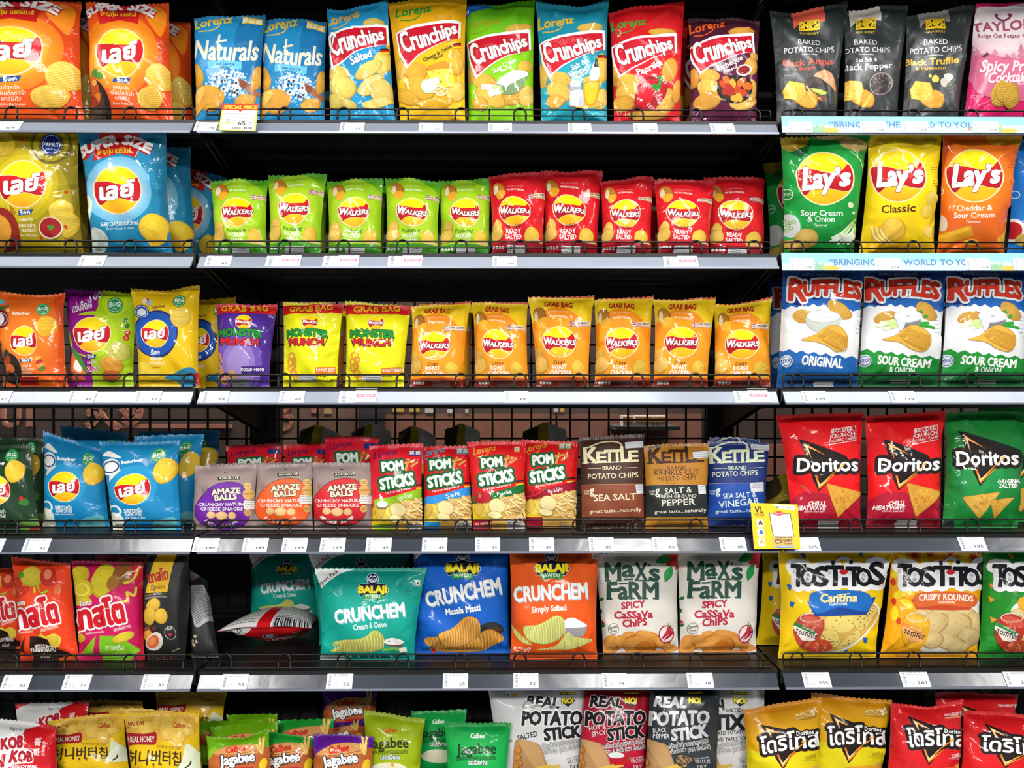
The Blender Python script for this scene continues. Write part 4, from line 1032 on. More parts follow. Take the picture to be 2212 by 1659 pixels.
def d_lay_bluebag(g):
    g.z(*E2)
    lays_en(g, 2420, 390, 215); g.E(2110, 840, 95, 100, 'e8e4e0'); g.E(2105, 840, 70, 74, 'b81c24'); chip(g, 2190, 920, 70, 50, 0, 'd8b860', 'a88838')
    g.ring(2130, 540, 30, 6, 'd8e8f4', 20)
design('lay_bluebag', d_lay_bluebag, '1c74c8', opt=dict(T=.07, nar=.06))
# ---------------------------------------------------------------- third shelf
def d_bear_orange(g):
    g.z(*A3)
    g.E(215, 600, 320, 330, rg(g, 'ee7c20', 'e0601a', 215, 600, 150, 330)); g.B([(450, 200), (560, 260), (590, 980), (500, 980), (520, 560)], 'd84c14')
    for x, y, r, cl in ((20, 290, 22, '58b8c0'), (60, 310, 22, 'e06468'), (80, 360, 16, 'f0c080'), (70, 520, 14, 'f0b878')): g.E(x, y, r, r, cl, n=14)
    g.B([(0, 340), (30, 330), (90, 310), (50, 350), (20, 370)], '3c6a30'); g.E(20, 440, 68, 80, '6a1420'); g.ring(20, 440, 56, 6, 'e0c8c8', 24); g.E(15, 440, 36, 50, 'e8e4e4')
    g.T('Butterbear', 120, 400, 262, 394, 28, 'f4e4d8', b=.24)
    badge(g, 370, 345, 54, '189048', 'BIG', 'f0f4f0', '58b440', .62, 'PACK')
    chip(g, 410, 500, 92, 92, 0, 'f4cc3c', 'd8981c', 13, 0)
    lays_th(g, 215, 622, 108, 122)
    g.P([(185, 780), (278, 774), (266, 806), (184, 812)], '284878'); g.T('ร็อค', 198, 804, 256, 800, 20, 'f0f0f0', b=.2)
    for s_, x0, x1, y, h in (('แผ่นหยัก', 200, 280, 845, 18), ('กลิ่นเอ็กซ์ตร้า', 182, 308, 876, 20), ('บาร์บีคิว', 200, 280, 906, 18), ('Extra Barbecue', 195, 320, 934, 16)): g.T(s_, x0, y, x1, y, h, 'f4d4c0', b=.12, res=1)
    g.E(110, 860, 80, 130, '2c2420', -10)
    for x, y, rx, ry, cl in ((75, 750, 24, 50, '2f3a24'), (80, 800, 30, 50, 'b4441c'), (100, 860, 36, 40, 'd0702c'), (85, 900, 20, 24, '8a2818')): g.E(x, y, rx, ry, cl, 10, 14, .1)
    for i, (y, cl) in enumerate(((770, 'e0a83c'), (800, 'b03028'), (830, 'd89040'), (860, '4c7a34'))): g.E(330 + i * 12, y, 32, 18, cl, -20, 14, .08)
    g.P([(170, 930), (340, 930), (330, 990), (175, 990)], 'b01818')
design('bear_orange', d_bear_orange, 'e4641a', back='c8c8c8', opt=dict(T=.06, nar=.07))
def d_2in1(g):
    g.z(*A3)
    g.P([(540, 150), (890, 150), (880, 270), (820, 360), (820, 520), (790, 1010), (540, 1010)], '8c1484')
    g.B([(560, 200), (700, 180), (880, 200), (870, 240), (700, 260), (590, 300)], '7a1076')
    g.E(990, 310, 150, 150, 'a4c80c'); g.E(990, 310, 108, 104, 'b8d818'); g.ring(800, 580, 225, 4, 'b0d020', 30, -80, 80)
    g.E(800, 570, 210, 200, 'b4d41c'); g.P([(590, 420), (810, 400), (800, 760), (640, 720)], '8c1484')
    g.T('แซ่บจี๊ดใจ', 640, 388, 790, 340, 50, 'f0e8f0', b=.14, sh=.1); g.T('100', 775, 290, 880, 255, 50, 'f0e8f0', b=.18)
    badge(g, 990, 325, 62, '18904c', 'BIG', 'f0f4f0', '68b844', .6, 'PACK')
    lays_th(g, 800, 572, 146)
    g.P([(742, 745), (842, 740), (824, 772), (740, 778)], '1c4a7c'); g.T('ร็อค', 755, 770, 815, 766, 20, 'f0f0f0', b=.2)
    g.T('แผ่นหยัก', 745, 818, 830, 814, 22, 'e8d8e8', b=.1, res=1); g.T('2 IN 1', 746, 876, 840, 874, 38, 'c01858', b=.2, out='f4f0f0', ow=4)
    chip(g, 1022, 720, 98, 90, 10, 'd8d070', 'a8a838', 12, 0); chip(g, 965, 830, 98, 62, 10, 'ecb048', 'c88424', 9, 0); chip(g, 960, 915, 80, 40, 0, 'c8642c', '9a441c', 6, 0)
    g.B([(600, 870), (620, 760), (650, 700), (700, 780), (740, 860), (720, 900), (640, 900)], 'e0703c'); g.B([(640, 850), (660, 780), (700, 830), (690, 890)], 'f4e8e0'); g.B([(630, 680), (700, 760), (740, 880), (720, 880), (640, 740)], '3c8c38')
    g.B([(610, 880), (680, 900), (730, 950), (620, 960)], 'c8503c')
    for x, y in ((1095, 555), (1082, 600)): g.E(x, y, 24, 24, 'b01c20'); g.E(x, y, 14, 14, 'e8785c')
    for x, y in ((1080, 450), (1092, 495)): g.B([(x - 20, y + 10), (x, y - 20), (x + 22, y - 8), (x + 4, y + 22)], '2f7a34'); 
design('lay_2in1', d_2in1, 'a8cc14', back='a8b090', opt=dict(T=.06, nar=.06, wr=1.3))
def d_bear_yellow(g):
    g.z(*A3)
    g.E(1340, 560, 190, 205, '182c6c'); g.E(1340, 560, 176, 190, '1c50a8', 0, 30, .03)
    g.E(1210, 370, 62, 62, '1c4a94'); g.ring(1210, 370, 50, 5, 'd8e4f0', 24); g.E(1210, 375, 36, 34, 'd8e0e8')
    for x, y, cl in ((1260, 270, 'd85050'), (1240, 275, 'e8e8d8'), (1285, 290, '9cc8d8')): g.E(x, y, 20, 24, cl, 40, 12)
    g.T('Butterbear', 1308, 345, 1418, 328, 26, '6a5410', b=.2)
    badge(g, 1535, 278, 52, '189048', 'BIG', 'f0f4f0', '50a038', .62, 'PACK')
    chip(g, 1550, 425, 88, 86, 0, 'f0d868', 'd0a830', 13, 0)
    lays_th(g, 1335, 560, 108, 116)
    g.T('ร็อค', 1296, 740, 1362, 735, 28, 'f0f0f0', b=.2, sh=.2)
    for s_, x0, x1, y, h in (('แผ่นหยัก', 1290, 1380, 785, 22), ('รสมันฝรั่งแท้', 1278, 1400, 824, 24), ('Original', 1308, 1366, 852, 14)): g.T(s_, x0, y, x1, y, h, ['f0f0e8', 'f0e8c0', '8a7010'][(h < 20) * 2 + (h == 24)], b=.16, res=1)
    for a in ((1240, 860, 70, 60, 0), (1320, 900, 70, 40, 0)): chip(g, *a, 'ecd048', 'd0ac20', 0, 0)
    g.B([(1400, 930), (1620, 850), (1690, 900), (1700, 1000), (1560, 1010), (1500, 960)], '2c84b0'); g.P([(1660, 900), (1700, 890), (1710, 1000), (1680, 1010)], 'c81c24')
design('bear_yellow', d_bear_yellow, 'e6bc0e', back='d8d8d8', opt=dict(T=.06, nar=.06, wr=1.2))

def monster(top, botc, textband, ox):
    def f(g):
        g.z(420 + ox[0] / 3.95, 620 + ox[1] / 3.95, 3.95)
        if textband == 'purple':
            g.E(390, 660, 190, 290, '6c4cac'); g.E(385, 680, 140, 230, '8a70bc'); g.E(380, 690, 100, 180, '9c86c4'); g.P([(160, 200), (720, 200), (720, 330), (160, 400)], '4c2890'); 
        g.P([(160, 150), (740, 150), (740, 240), (160, 240)], 'cc1820')
        g.T('GRAB BAG', 235, 213, 628, 205, 46, 'f4c01c', b=.16)
        walkers(g, 424, 302, 66)
        g.T('MONSTER', 212, 432, 582, 440, 58, '1c8c34', b=.22, out='14301c', ow=4, arch=14)
        g.T('MUNCH', 236, 496, 545, 500, 54, 'd01c34', b=.2, out='1c1014', ow=4, arch=-4)
        g.S([(215, 440), (240, 520)], 6, '181014'); g.S([(585, 440), (550, 512)], 6, '181014')
        if textband == 'purple': g.P([(405, 685), (600, 685), (600, 745), (405, 745)], '3a1c78'); g.T('PICKLED ONION', 402, 722, 598, 722, 24, 'f0ecf4', b=.16)
        else: g.P([(470, 690), (650, 684), (650, 745), (470, 745)], 'd8741c'); g.T('ROAST BEEF', 482, 722, 642, 720, 24, 'f4ece4', b=.16)
        for x, y in ((205, 600), (240, 770), (210, 700), (320, 750)) if textband == 'purple' else ((250, 590), (240, 690), (270, 740), (240, 640)): 
            g.ring(x, y, 28, 16, 'dc9a38', 18); g.ring(x + 18, y + 34, 22, 14, 'd08c2c', 16)
        if textband != 'purple': g.T('BAKED 100g', 600, 800, 690, 800, 16, '303010', b=.1, res=1)
        smalltext(g, 400, 758, 560, 14, 'c8bcd8' if textband == 'purple' else '50501c')
    return f
design('monster_purple', monster(0, 0, 'purple', (0, 0)), '4a2890', back='4a2c80', opt=dict(T=.06, nar=.06, wr=1.2), stickers=[infosticker(295, 782, 465, 845, B3, 3, '8c8e94')])
design('monster_yellow', monster(0, 0, 'yellow', (1125, 6)), lambda p: vgrad('d8d020', 'e8e414', 655, 690)(p), back='c8c070', opt=dict(T=.055, nar=.05, wr=1.3), stickers=[infosticker(1435, 750, 1600, 810, B3, 2)])

def d_chicken(g):
    g.z(*D3); X = 908
    g.E(X, 560, 250, 265, 'f09a1c'); 
    g.P([(660, 450), (1240, 430), (1240, 1000), (660, 1000)], 'f09a1c'); g.E(X, 540, 245, 275, 'ee8c1a'); g.E(X, 545, 200, 215, 'f29c1e'); g.P([(670, 560), (1220, 560), (1220, 960), (670, 960)], 'f09c20')
    g.T('GRAB BAG', 808, 262, 1036, 274, 44, 'b01820', b=.22, arch=8)
    g.T('SOME SEE POTATOES', 840, 312, 1000, 314, 14, 'f8cc90', b=.08, res=1, arch=6); g.T('WE SEE POTENTIAL', 846, 352, 1004, 364, 16, 'fbecd8', b=.14, res=1, arch=8)
    g.E(765, 330, 54, 70, '7c4414', -15, 20); g.E(762, 326, 48, 64, 'ac7428', -15, 20); g.B([(720, 330), (738, 290), (752, 330), (742, 390), (722, 380)], 'e0cca0'); g.B([(738, 380), (780, 350), (832, 350), (822, 400), (785, 440), (745, 430)], 'eeb030')
    flag_uk(g, 1028, 408, 24); g.P([(1050, 390), (1160, 392), (1160, 440), (1050, 430)], 'e8d8c0'); g.T('100% GREAT', 1054, 412, 1154, 418, 17, '20201c', b=.2, res=1); g.T('BRITISH POTATOES', 1054, 430, 1154, 436, 10, 'b02820', b=.16, res=1)
    walkers(g, 912, 558, 136)
    g.T('Crispy', 848, 745, 950, 738, 30, '6c2810', b=.1, sh=.2); g.T('ROAST', 834, 785, 962, 784, 36, 'faf2ea', b=.2); g.T('CHICKEN', 808, 830, 988, 832, 36, 'faf2ea', b=.2)
    chip(g, 725, 660, 36, 46, 10, 'e8bc58', 'c08c2c', 0, 5, .08); chip(g, 740, 750, 58, 72, 30, 'eec468', 'c4902c', 0, 7, .08); chip(g, 1055, 770, 56, 56, 0, 'f0cc4c', 'c8942c', 0, 8, .05); g.B([(1000, 830), (1080, 800), (1120, 830), (1060, 880)], 'e8b048')
    g.P([(600, 862), (1300, 862), (1300, 1000), (600, 1000)], 'c0441a'); g.P([(600, 890), (1300, 890), (1300, 1000), (600, 1000)], '7a2414')
    for i in range(4): g.E(720 + i * 26, 896, 12, 13, 'dcd8d4', n=10)
    g.P([(600, 100), (1300, 100), (1300, 186), (600, 176)], 'c8481c')
design('walkers_orange', d_chicken, vgrad('ecc81a', 'f0c81c', 640, 700), back='c89048', opt=dict(T=.058, nar=.07, wr=1.4), stickers=[infosticker(868, 880, 1035, 935, D3, 2)])

def ruffles(low, flav, dip, zz, X0, ox):
    def f(g):
        g.z(*zz); O = ox
        g.P([(O - 120, 380)] + [(O - 120 + 46 * i, 385 + 24 * (i % 2) - 50 * math.sin(min(i, 16) / 16 * 3.14)) for i in range(20)] + [(O + 900, 380), (O + 900, 900), (O - 120, 900)], 'e8eaec')
        g.P([(O + 20, 330), (O + 60, 150), (O + 180, 90), (O + 400, 110), (O + 640, 130), (O + 660, 310), (O + 500, 300), (O + 380, 270), (O + 280, 300), (O + 200, 290), (O + 180, 360)], '14246c')
        g.T('R', O + 48, 302, O + 182, 310, 175, 'd8301c', b=.10, out='eceef0', ow=20); g.T('UFFLES', O + 170, 272, O + 640, 300, 118, 'd8301c', b=.13, out='eceef0', ow=20, h1=132, arch=24)
        g.T('R', O + 48, 302, O + 182, 310, 175, 'd8341c', b=.10, out='8a1814', ow=3); g.T('UFFLES', O + 170, 272, O + 640, 300, 118, 'd8341c', b=.13, out='8a1814', ow=3, h1=132, arch=24)
        g.P([(O - 160, 690)] + [(O - 160 + 52 * i, 690 + 26 * (i % 2) + 5.5 * i) for i in range(19)] + [(O + 900, 1100), (O - 160, 1100)], low)
        g.T('RUFFLES HAVE RRRIDGES!', O + 170, 100, O + 480, 102, 22, 'a8b8d8', b=.1, res=1)
        if dip == 'bowl':
            chip(g, O + 170, 440, 95, 58, 5, 'e0b454', 'b88830', 9, 0); g.P([(O + 200, 420), (O + 310, 375), (O + 300, 395), (O + 220, 450)], 'd0a040'); chip(g, O + 470, 385, 110, 60, 40, 'e4b858', 'b88830', 9, 0)
            g.B([(O + 190, 440), (O + 330, 395), (O + 480, 435), (O + 460, 520), (O + 360, 570), (O + 280, 565), (O + 210, 520)], 'c4ccc4'); g.E(O + 335, 440, 142, 50, 'e4e8e4'); g.ring(O + 335, 440, 144, 5, 'a8b0a8', 30, ry=52); g.ring(O + 345, 430, 60, 6, 'c4ccc4', 20, ry=20)
            P = [(O + 145, 635), (O + 260, 590), (O + 370, 520), (O + 470, 520), (O + 530, 600), (O + 520, 690), (O + 450, 735), (O + 380, 690), (O + 270, 650)]
        else:
            chip(g, O + 200, 450, 105, 50, -15, 'e0b050', 'b4822c', 9, 0); chip(g, O + 545, 400, 100, 60, 45, 'e0b04c', 'b4842c', 8, 0)
            for x, y, x1, y1 in ((120, 520, 290, 490), (150, 500, 280, 480), (180, 545, 300, 520)): g.S([(O + x, y), (O + x1, y1)], 30, 'c8dc90'); g.S([(O + x, y), (O + x + 60, y - 8)], 30, 'e4ecd0')
            for x, y, x1, y1 in ((480, 410, 510, 400), (520, 450, 550, 435), (490, 500, 560, 498), (480, 515, 600, 540)): g.S([(O + x, y), (O + x1, y1)], 26, '2f9a34')
            g.P([(O + 285, 460), (O + 500, 470), (O + 470, 530), (O + 420, 560), (O + 330, 560)], '7c7c84'); g.P([(O + 285, 460), (O + 380, 480), (O + 350, 560), (O + 325, 560)], 'd8dade'); g.E(O + 390, 440, 118, 52, 'd4d6da'); g.E(O + 392, 436, 106, 44, 'e8eaec'); g.E(O + 400, 438, 20, 8, 'b8babe')
            P = [(O + 175, 635), (O + 290, 595), (O + 400, 520), (O + 480, 520), (O + 560, 590), (O + 565, 680), (O + 520, 735), (O + 430, 710), (O + 330, 655)]
        g.B(P, 'b8862c'); m = np.mean(np.array(P), 0); g.B(m + (np.array(P) - m) * .96, 'e2b044')
        for i in range(14):
            t = i / 13; a = np.array(P[2]) * (1 - t) + np.array(P[4]) * t; 
            g.S([a + [-8, 10], a + [-30 - 60 * (1 - t) + 20, 90 + 20 * t], a + [-50 - 70 * (1 - t), 128 - 60 * (1 - t)]] if t > .3 else [a + [-6, 12], a + [-40, 60], a + [-90, 84]], 8, 'c4902f', smooth=True)
        g.E(O + 28, 812, 48, 52, 'd8dce8'); g.ring(O + 28, 812, 38, 5, '24408c', 24); g.T('EXPORT', O - 12, 830, O + 72, 818, 28, '24408c', b=.16)
        for s_, x0, x1, y0, y1, h in flav: g.T(s_, O + x0, y0, O + x1, y1, h, 'eef0ee', b=.16, sh=.06)
        for i in range(5): smalltext(g, O + 600, 440 + 34 * i, O + 640, 10, '6c90c0')
        g.P([(O - 200, 905), (O + 900, 905), (O + 900, 1100), (O - 200, 1100)], mixh(low, '102030', .35))
    return f
design('ruffles_blue', ruffles('1c64b0', [('ORIGINAL', 148, 490, 838, 870, 76)], 'bowl', E3, 0, 192), lambda p: vgrad('143c7c', '1a62b4', 590, 640)(p), back='a8b0b8', opt=dict(T=.075, nar=.03, wr=1.1), finish='gloss', stickers=[infosticker(455, 982, 620, 1030, E3)])
design('ruffles_green', ruffles('1c8c34', [('SOUR CREAM', 130, 572, 834, 870, 68), ('& ONION', 236, 452, 905, 915, 46)], 'cup', E3, 0, 838), lambda p: vgrad('143c7c', '1a62b4', 590, 640)(p), back='a8b0b8', opt=dict(T=.075, nar=.03, wr=1.1), finish='gloss', stickers=[infosticker(1090, 968, 1260, 1000, E3)])

# ---------------------------------------------------------------- fourth shelf
def bear_lay(basec, ring_, text, zz, ox, oy, extra, chipx=(805, 612), bigx=(757, 480)):
    def f(g):
        g.z(zz[0] + ox, zz[1] + oy, zz[2])
        g.E(565, 690, 180, 170, ring_)
        g.T('Butterbear', 498, 492, 645, 500, 28, 'eaf2f4', b=.24)
        badge(g, bigx[0], bigx[1], 52, '189048', 'BIG', 'f0f4f0', '30a868' if ring_ != '1c3a20' else '24b050', .62, 'PACK')
        g.E(430, 500, 58, 76, 'e0e8ec'); g.ring(430, 500, 50, 12, '1c4a7c', 24); g.E(425, 500, 30, 36, 'e8ecf0')
        chip(g, *chipx, 90, 98, 10, 'f0cc3c', 'd0a024', 0, 6)
        lays_th(g, 560, 720, 124)
        for s_, x0, x1, y, h in text: g.T(s_, x0, y, x1, y + 4, h, 'eaf2f4', b=.16, res=2)
        extra(g)
    return f
def ex_blue(g):
    g.B([(360, 760), (385, 800), (390, 860), (360, 900)], 'e0e4c8'); g.B([(365, 920), (420, 905), (470, 960), (460, 1060), (350, 1080)], 'd8dccc'); g.S([(385, 850), (430, 850), (455, 900), (425, 940)], 14, 'e8ecf0', smooth=True); g.B([(390, 380), (430, 350), (500, 425), (480, 430), (420, 400)], 'e8e8e0')
    g.P([(420, 560), (500, 540), (410, 630)], 'd8dcd8'); g.B([(700, 1000), (860, 960), (900, 1010), (860, 1100), (720, 1090)], '58a8b0')
design('bear_blue', bear_lay('', '2494c8', [('รสซาวครีม', 478, 622, 908, 26), ('และหัวหอม', 488, 618, 936, 26), ('Sour Cream & Onion', 482, 640, 958, 13)], A4, 0, 0, ex_blue), '1482b8', back='3c7890', finish='satin', opt=dict(T=.055, nar=.05))
def ex_green(g):
    g.B([(760, 830), (800, 790), (850, 800), (840, 850)], '2f7a30'); g.E(790, 790, 22, 20, 'c02c30'); g.B([(760, 1000), (900, 960), (960, 1010), (940, 1090), (800, 1090)], '5c8c3c'); g.P([(840, 1020), (960, 1010), (960, 1100), (830, 1100)], '7c2818')
design('bear_green', bear_lay('', '1c3a20', [('แสงดำ', 560, 650, 912, 26), ('เจรส', 560, 650, 946, 26)], A4, -150.5, 8, ex_green, (735, 560), (700, 418)), '1c3c24', back='3c483c', finish='satin', opt=dict(T=.055, nar=.05))

def amaze(cl, dark, line2, zz, ox, oy, flav):
    def f(g):
        g.z(zz[0] + ox, zz[1] + oy, zz[2])
        g.E(352, 598, 16, 9, '4c4440'); g.E(355, 594, 12, 6, '8a807c')
        g.P([(275, 628), (472, 624), (474, 664), (278, 670)], 'b8a888'); g.P([(279, 632), (468, 628), (470, 660), (281, 666)], '181616'); g.T('ASHGROVE', 292, 658, 460, 654, 24, 'e8e4dc', b=.06)
        g.B([(95, 930), (130, 830), (230, 720), (360, 680), (480, 700), (540, 790), (560, 900), (540, 1010), (430, 1075), (250, 1070), (130, 1020)], cl)
        g.S(resample([(95, 930), (130, 830), (230, 720), (360, 680), (480, 700), (540, 790), (560, 900), (540, 1010), (430, 1075), (250, 1070), (130, 1020)], True), 5, dark, closed=True)
        g.T('AMAZE', 232, 792, 478, 776, 44, 'e8dcc0', b=.28, out=dark, ow=6, arch=6); g.T('BALLS', 258, 838, 448, 826, 44, 'e8dcc0', b=.28, out=dark, ow=6)
        g.T('CRUNCHY NATURAL', 122, 886, 545, 882, 26, 'eeeae6', b=.12); g.T('CHEESE SNACKS', 138, 922, 500, 922, 26, 'eeeae6', b=.12)
        for x, y, rx, ry in ((225, 960, 36, 30), (312, 965, 50, 36), (402, 965, 36, 32)): chip(g, x, y, rx, ry, 0, 'ecc890', 'c89858', 0, 0, .06)
        n = len(flav)
        for i, ch in enumerate(flav):
            if ch == ' ': continue
            q = math.pi * (.9 - .8 * (i + .5) / n); x, y = 310 - 150 * -math.cos(q), 985 + 78 * math.sin(q)
            x = 310 + 150 * math.cos(q); a = (math.pi / 2 - q)
            dx, dy = math.cos(a), -math.sin(a)
            g.T(ch, x - 9 * dx, y - 9 * dy, x + 9 * dx, y + 9 * dy, 26, 'eeeae6', b=.14, res=2)
        g.E(538, 715, 34, 30, 'd8b06c'); g.E(545, 785, 48, 48, 'd0a45c'); g.T('LESS THAN 1g SUGAR', 505, 792, 585, 786, 14, '4c3818', b=.12, res=1); smalltext(g, 515, 708, 562, 8, '6c5430', 2); g.E(540, 940, 30, 30, 'd0a45c'); smalltext(g, 520, 932, 560, 8, '6c5430', 2)
        for k in range(3): g.ring(175, 740 + k * 14, 22, 2.5, mixh(cl, '6a5c58', .6), 14)
    return f
BROWN = '94827e'
design('amaze_purple', amaze('6a1e9c', '3a1458', 0, B4, 0, 0, 'PIZZA SUPREME'), BROWN, back='5c5250', finish='matte', opt=dict(T=.05, nar=.02, s1=.94, wr=.7), name='snack_pouch')
design('amaze_orange', amaze('e85a1c', '6c3424', 0, B4, 128, -8, 'BARBECUE'), BROWN, back='5c5250', finish='matte', opt=dict(T=.05, nar=.02, s1=.94, wr=.7), name='snack_pouch')
design('amaze_red', amaze('cc1c28', '5c1c20', 0, B4, 250, -8, 'SWEET CHILLI & SOUR CREAM'), BROWN, back='5c5250', finish='matte', opt=dict(T=.05, nar=.02, s1=.94, wr=.7), name='snack_pouch')
def amz_sticker(x, y, zz):
    def f(g): g.z(*zz); g.R(x, y, x + 95, y + 72, 'dcdcd8', 3); [smalltext(g, x + 8, y + 10 + 20 * i, x + 88, 9, '888884') for i in range(3)]
    return f

def pom(band, flav, lorc, zz, ox, oy, icons, extra=None, sub=True, sq='24307c'):
    def f(g):
        g.z(zz[0] + ox, zz[1] + oy, zz[2])
        lorenz(g, 962, 452, 1152, 402, 60, lorc, True)
        for i in range(icons): g.R(1306 - 52 * i, 374, 1354 - 52 * i, 424, sq, -2); g.R(1312 - 52 * i, 380, 1348 - 52 * i, 412, 'e8ece8', -2); smalltext(g, 1318 - 52 * i, 388, 1342 - 52 * i, 6, '505860', 3)
        g.T('POM', 1035, 558, 1205, 540, 76, '1c6c38', b=.42, out='1c5c30', ow=14); g.T('STiCKS', 1018, 712, 1300, 668, 84, '1c6c38', b=.42, out='1c5c30', ow=14, h1=98)
        g.T('POM', 1035, 558, 1205, 540, 76, 'e4eee6', b=.22); g.T('STiCKS', 1018, 712, 1300, 668, 84, 'e4eee6', b=.22, h1=98)
        for p in (((1228, 550), (1258, 450)), ((1216, 486), (1300, 470)), ((1272, 520), (1330, 478)), ((1226, 552), (1240, 490))): g.S(p, 22, 'b06424'); g.S(p, 15, 'e09a48')
        g.T('Cut from real potatoes', 1050, 755, 1278, 708, 20, 'f0e4e0', b=.1, res=2)
        flag_de(g, 1318, 668, 70, 44)
        g.P([(960, 800), (1120, 770), (1395, 695), (1400, 770), (1240, 830), (1100, 850), (960, 880)], band)
        g.T(flav, 1165, 802, 1285, 775, 34, 'f2f4f0', b=.08)
        g.P([(950, 880), (1100, 840), (1400, 770), (1420, 1110), (940, 1110)], 'd8a850')
        g.P([(950, 870), (1100, 850), (1100, 1110), (940, 1110)], 'e8c01c')
        fries(g, 1190, 810, 1400, 1000, 42, 15, 'f0d088', 'b8843c', 110)
        for x, y, rx, ry, cl in ((1045, 915, 66, 62, 'ecd054'), (1010, 905, 34, 56, 'e0bc50'), (1095, 900, 40, 46, 'f0d860'), (1160, 880, 70, 58, 'e8d89c'), (1142, 955, 56, 28, 'f0e4a8')): g.E(x, y, rx + 4, ry + 4, 'b89440', 10, 22); g.E(x, y, rx, ry, cl, 10, 22)
        g.P([(950, 1000), (1115, 1000), (1115, 1110), (950, 1110)], band if band != '1c6c30' else 'b01c20')
        if extra: extra(g)
    return f
def pe_pap(g): g.B([(985, 840), (1000, 790), (1050, 765), (1100, 790), (1098, 840), (1040, 855)], 'b81c2c'); g.E(1020, 800, 10, 14, 'e87880'); g.S([(1035, 790), (1005, 770)], 8, '3c8a34'); g.T('no missing', 980, 1045, 1110, 1035, 26, 'e8d8c8', b=.1, res=1)
def pe_hot(g): chili(g, [(1120, 770), (1060, 810), (985, 830)], 30); chili(g, [(1010, 740), (1030, 780), (1060, 830)], 26)
def pe_sour(g): g.E(1030, 850, 48, 34, '8a7458'); g.E(1030, 838, 44, 26, 'e8e4e0')
PST = [infosticker(1245, 972, 1390, 1080, C4, -2, 'c8cacc')]
design('pom_paprika', pom('1c6c30', 'Paprika', 'e8a02c', C4, 0, 0, 1, pe_pap, sq='e88c2c'), 'dc181e', back='a89090', opt=dict(T=.05, nar=.05), stickers=PST)
design('pom_sour', pom('90c020', 'Sour Cream', '4c1c54', C4, -214, 8, 2, pe_sour), 'd8162a', back='a89090', opt=dict(T=.05, nar=.05, wr=1.2), stickers=[infosticker(395, 1000, 530, 1090, C4, -3, 'a8aaac')])
design('pom_salt', pom('2c90d8', 'Salt', '3ca8c0', C4, -111, 4, 2, None, sq='2c9cb0'), 'd4161e', back='a89090', opt=dict(T=.05, nar=.05, wr=1.2), stickers=[infosticker(815, 1000, 965, 1095, C4, -2, 'b8babc')])
design('pom_hot', pom('98142c', 'Hot & Spicy', 'd8b038', C4, 110, -6, 2, pe_hot, sq='6cb86c'), 'dc181e', back='a89090', opt=dict(T=.05, nar=.05), stickers=[infosticker(1685, 1005, 1830, 1090, C4, -2, 'b8babc')])

def kettle(top, bot, ink, lines, tx, zz, ox, oy, small=False, logo=None, cut=700):
    def f(g):
        g.z(zz[0] + ox, zz[1] + oy, zz[2])
        lg = logo or ink
        g.P([(100, cut + 6), (900, cut - 4), (900, 975), (100, 975)], bot); g.S([(200, cut + 6), (780, cut)], 3, 'c89850')
        g.T('K', 245, 520, 358, 515, 130, lg, b=.12); g.T('E', 352, 515, 432, 512, 90, lg, b=.12); g.T('T', 420, 513, 500, 510, 104, lg, b=.12); g.T('T', 486, 511, 566, 508, 104, lg, b=.12); g.T('L', 560, 508, 622, 506, 130, lg, b=.12); g.T('E', 622, 506, 702, 503, 90, lg, b=.12)
        for x in (245, 320, 440, 470, 505, 540): g.S([(x - 18, 518 - (x - 245) * .03), (x + 40, 516 - (x - 245) * .03)], 9, lg)
        for x in (238, 300): g.S([(x, 384), (x + 46, 382)], 9, lg)
        g.S([(270, 390), (380, 345), (500, 335), (560, 360), (555, 420)], 12, lg, smooth=True)
        for _ in range(30): x = g.rs.uniform(250, 690); y = g.rs.uniform(410, 510); g.S([(x, y), (x + 14, y - 4)], 2.5, top)
        g.T('BRAND', 400, 577, 562, 573, 34, ink, b=.04); g.S([(272, 568), (385, 565)], 3, ink); g.S([(580, 560), (694, 556)], 3, ink)
        for s_, x0, y0, x1, y1, h in lines: g.T(s_, x0, y0, x1, y1, h, ink if y0 < 700 else tx, b=.05)
        g.T('g', 292, 782, 326, 782, 66, tx, b=.1); g.T('GLUTEN', 240, 768, 286, 764, 14, tx, b=.1, res=1); g.T('FREE', 248, 788, 284, 786, 14, tx, b=.1, res=1)
        g.T('great taste...naturally', 290, 944, 726, 928, 30, tx, b=.06)
        g.T('net weight 2 oz (56 g)', 320, 1076, 700, 1062, 34, 'a89880', b=.06)
    return f
def kst(x0, y0, x1, y1, rot):
    def f(g): g.z(*D4); g.R(x0, y0, x1, y1, 'd4d8dc', rot); smalltext(g, x0 + 8, y0 + 10, x1 - 10, 9, '888c94', 3, 16)
    return f
design('kettle_brown', kettle('3c2420', '84442a', 'e0dcb0', [('POTATO CHIPS', 275, 655, 700, 640, 42), ('SEA SALT', 326, 842, 684, 828, 52)], 'ece0c0', D4, 0, 0), '42261f', back='3a2824', finish='matte', opt=dict(T=.06, nar=.04, wr=.9), stickers=[kst(592, 336, 745, 390, -4), kst(680, 700, 740, 780, -6)])
design('kettle_gold', kettle('a87020', '262a2c', '3c2014', [('KRINKLE CUT', 288, 620, 670, 612, 44), ('POTATO CHIPS', 314, 668, 644, 655, 36), ('SALT &', 378, 778, 604, 764, 46), ('FRESH GROUND', 324, 816, 645, 808, 30), ('PEPPER', 350, 880, 632, 868, 52)], 'e4e0d0', D4, 140, 1), 'b47a24', back='5c4424', finish='matte', opt=dict(T=.06, nar=.04, wr=.9), stickers=[kst(1168, 420, 1308, 475, -5), kst(1212, 704, 1275, 784, -2)])
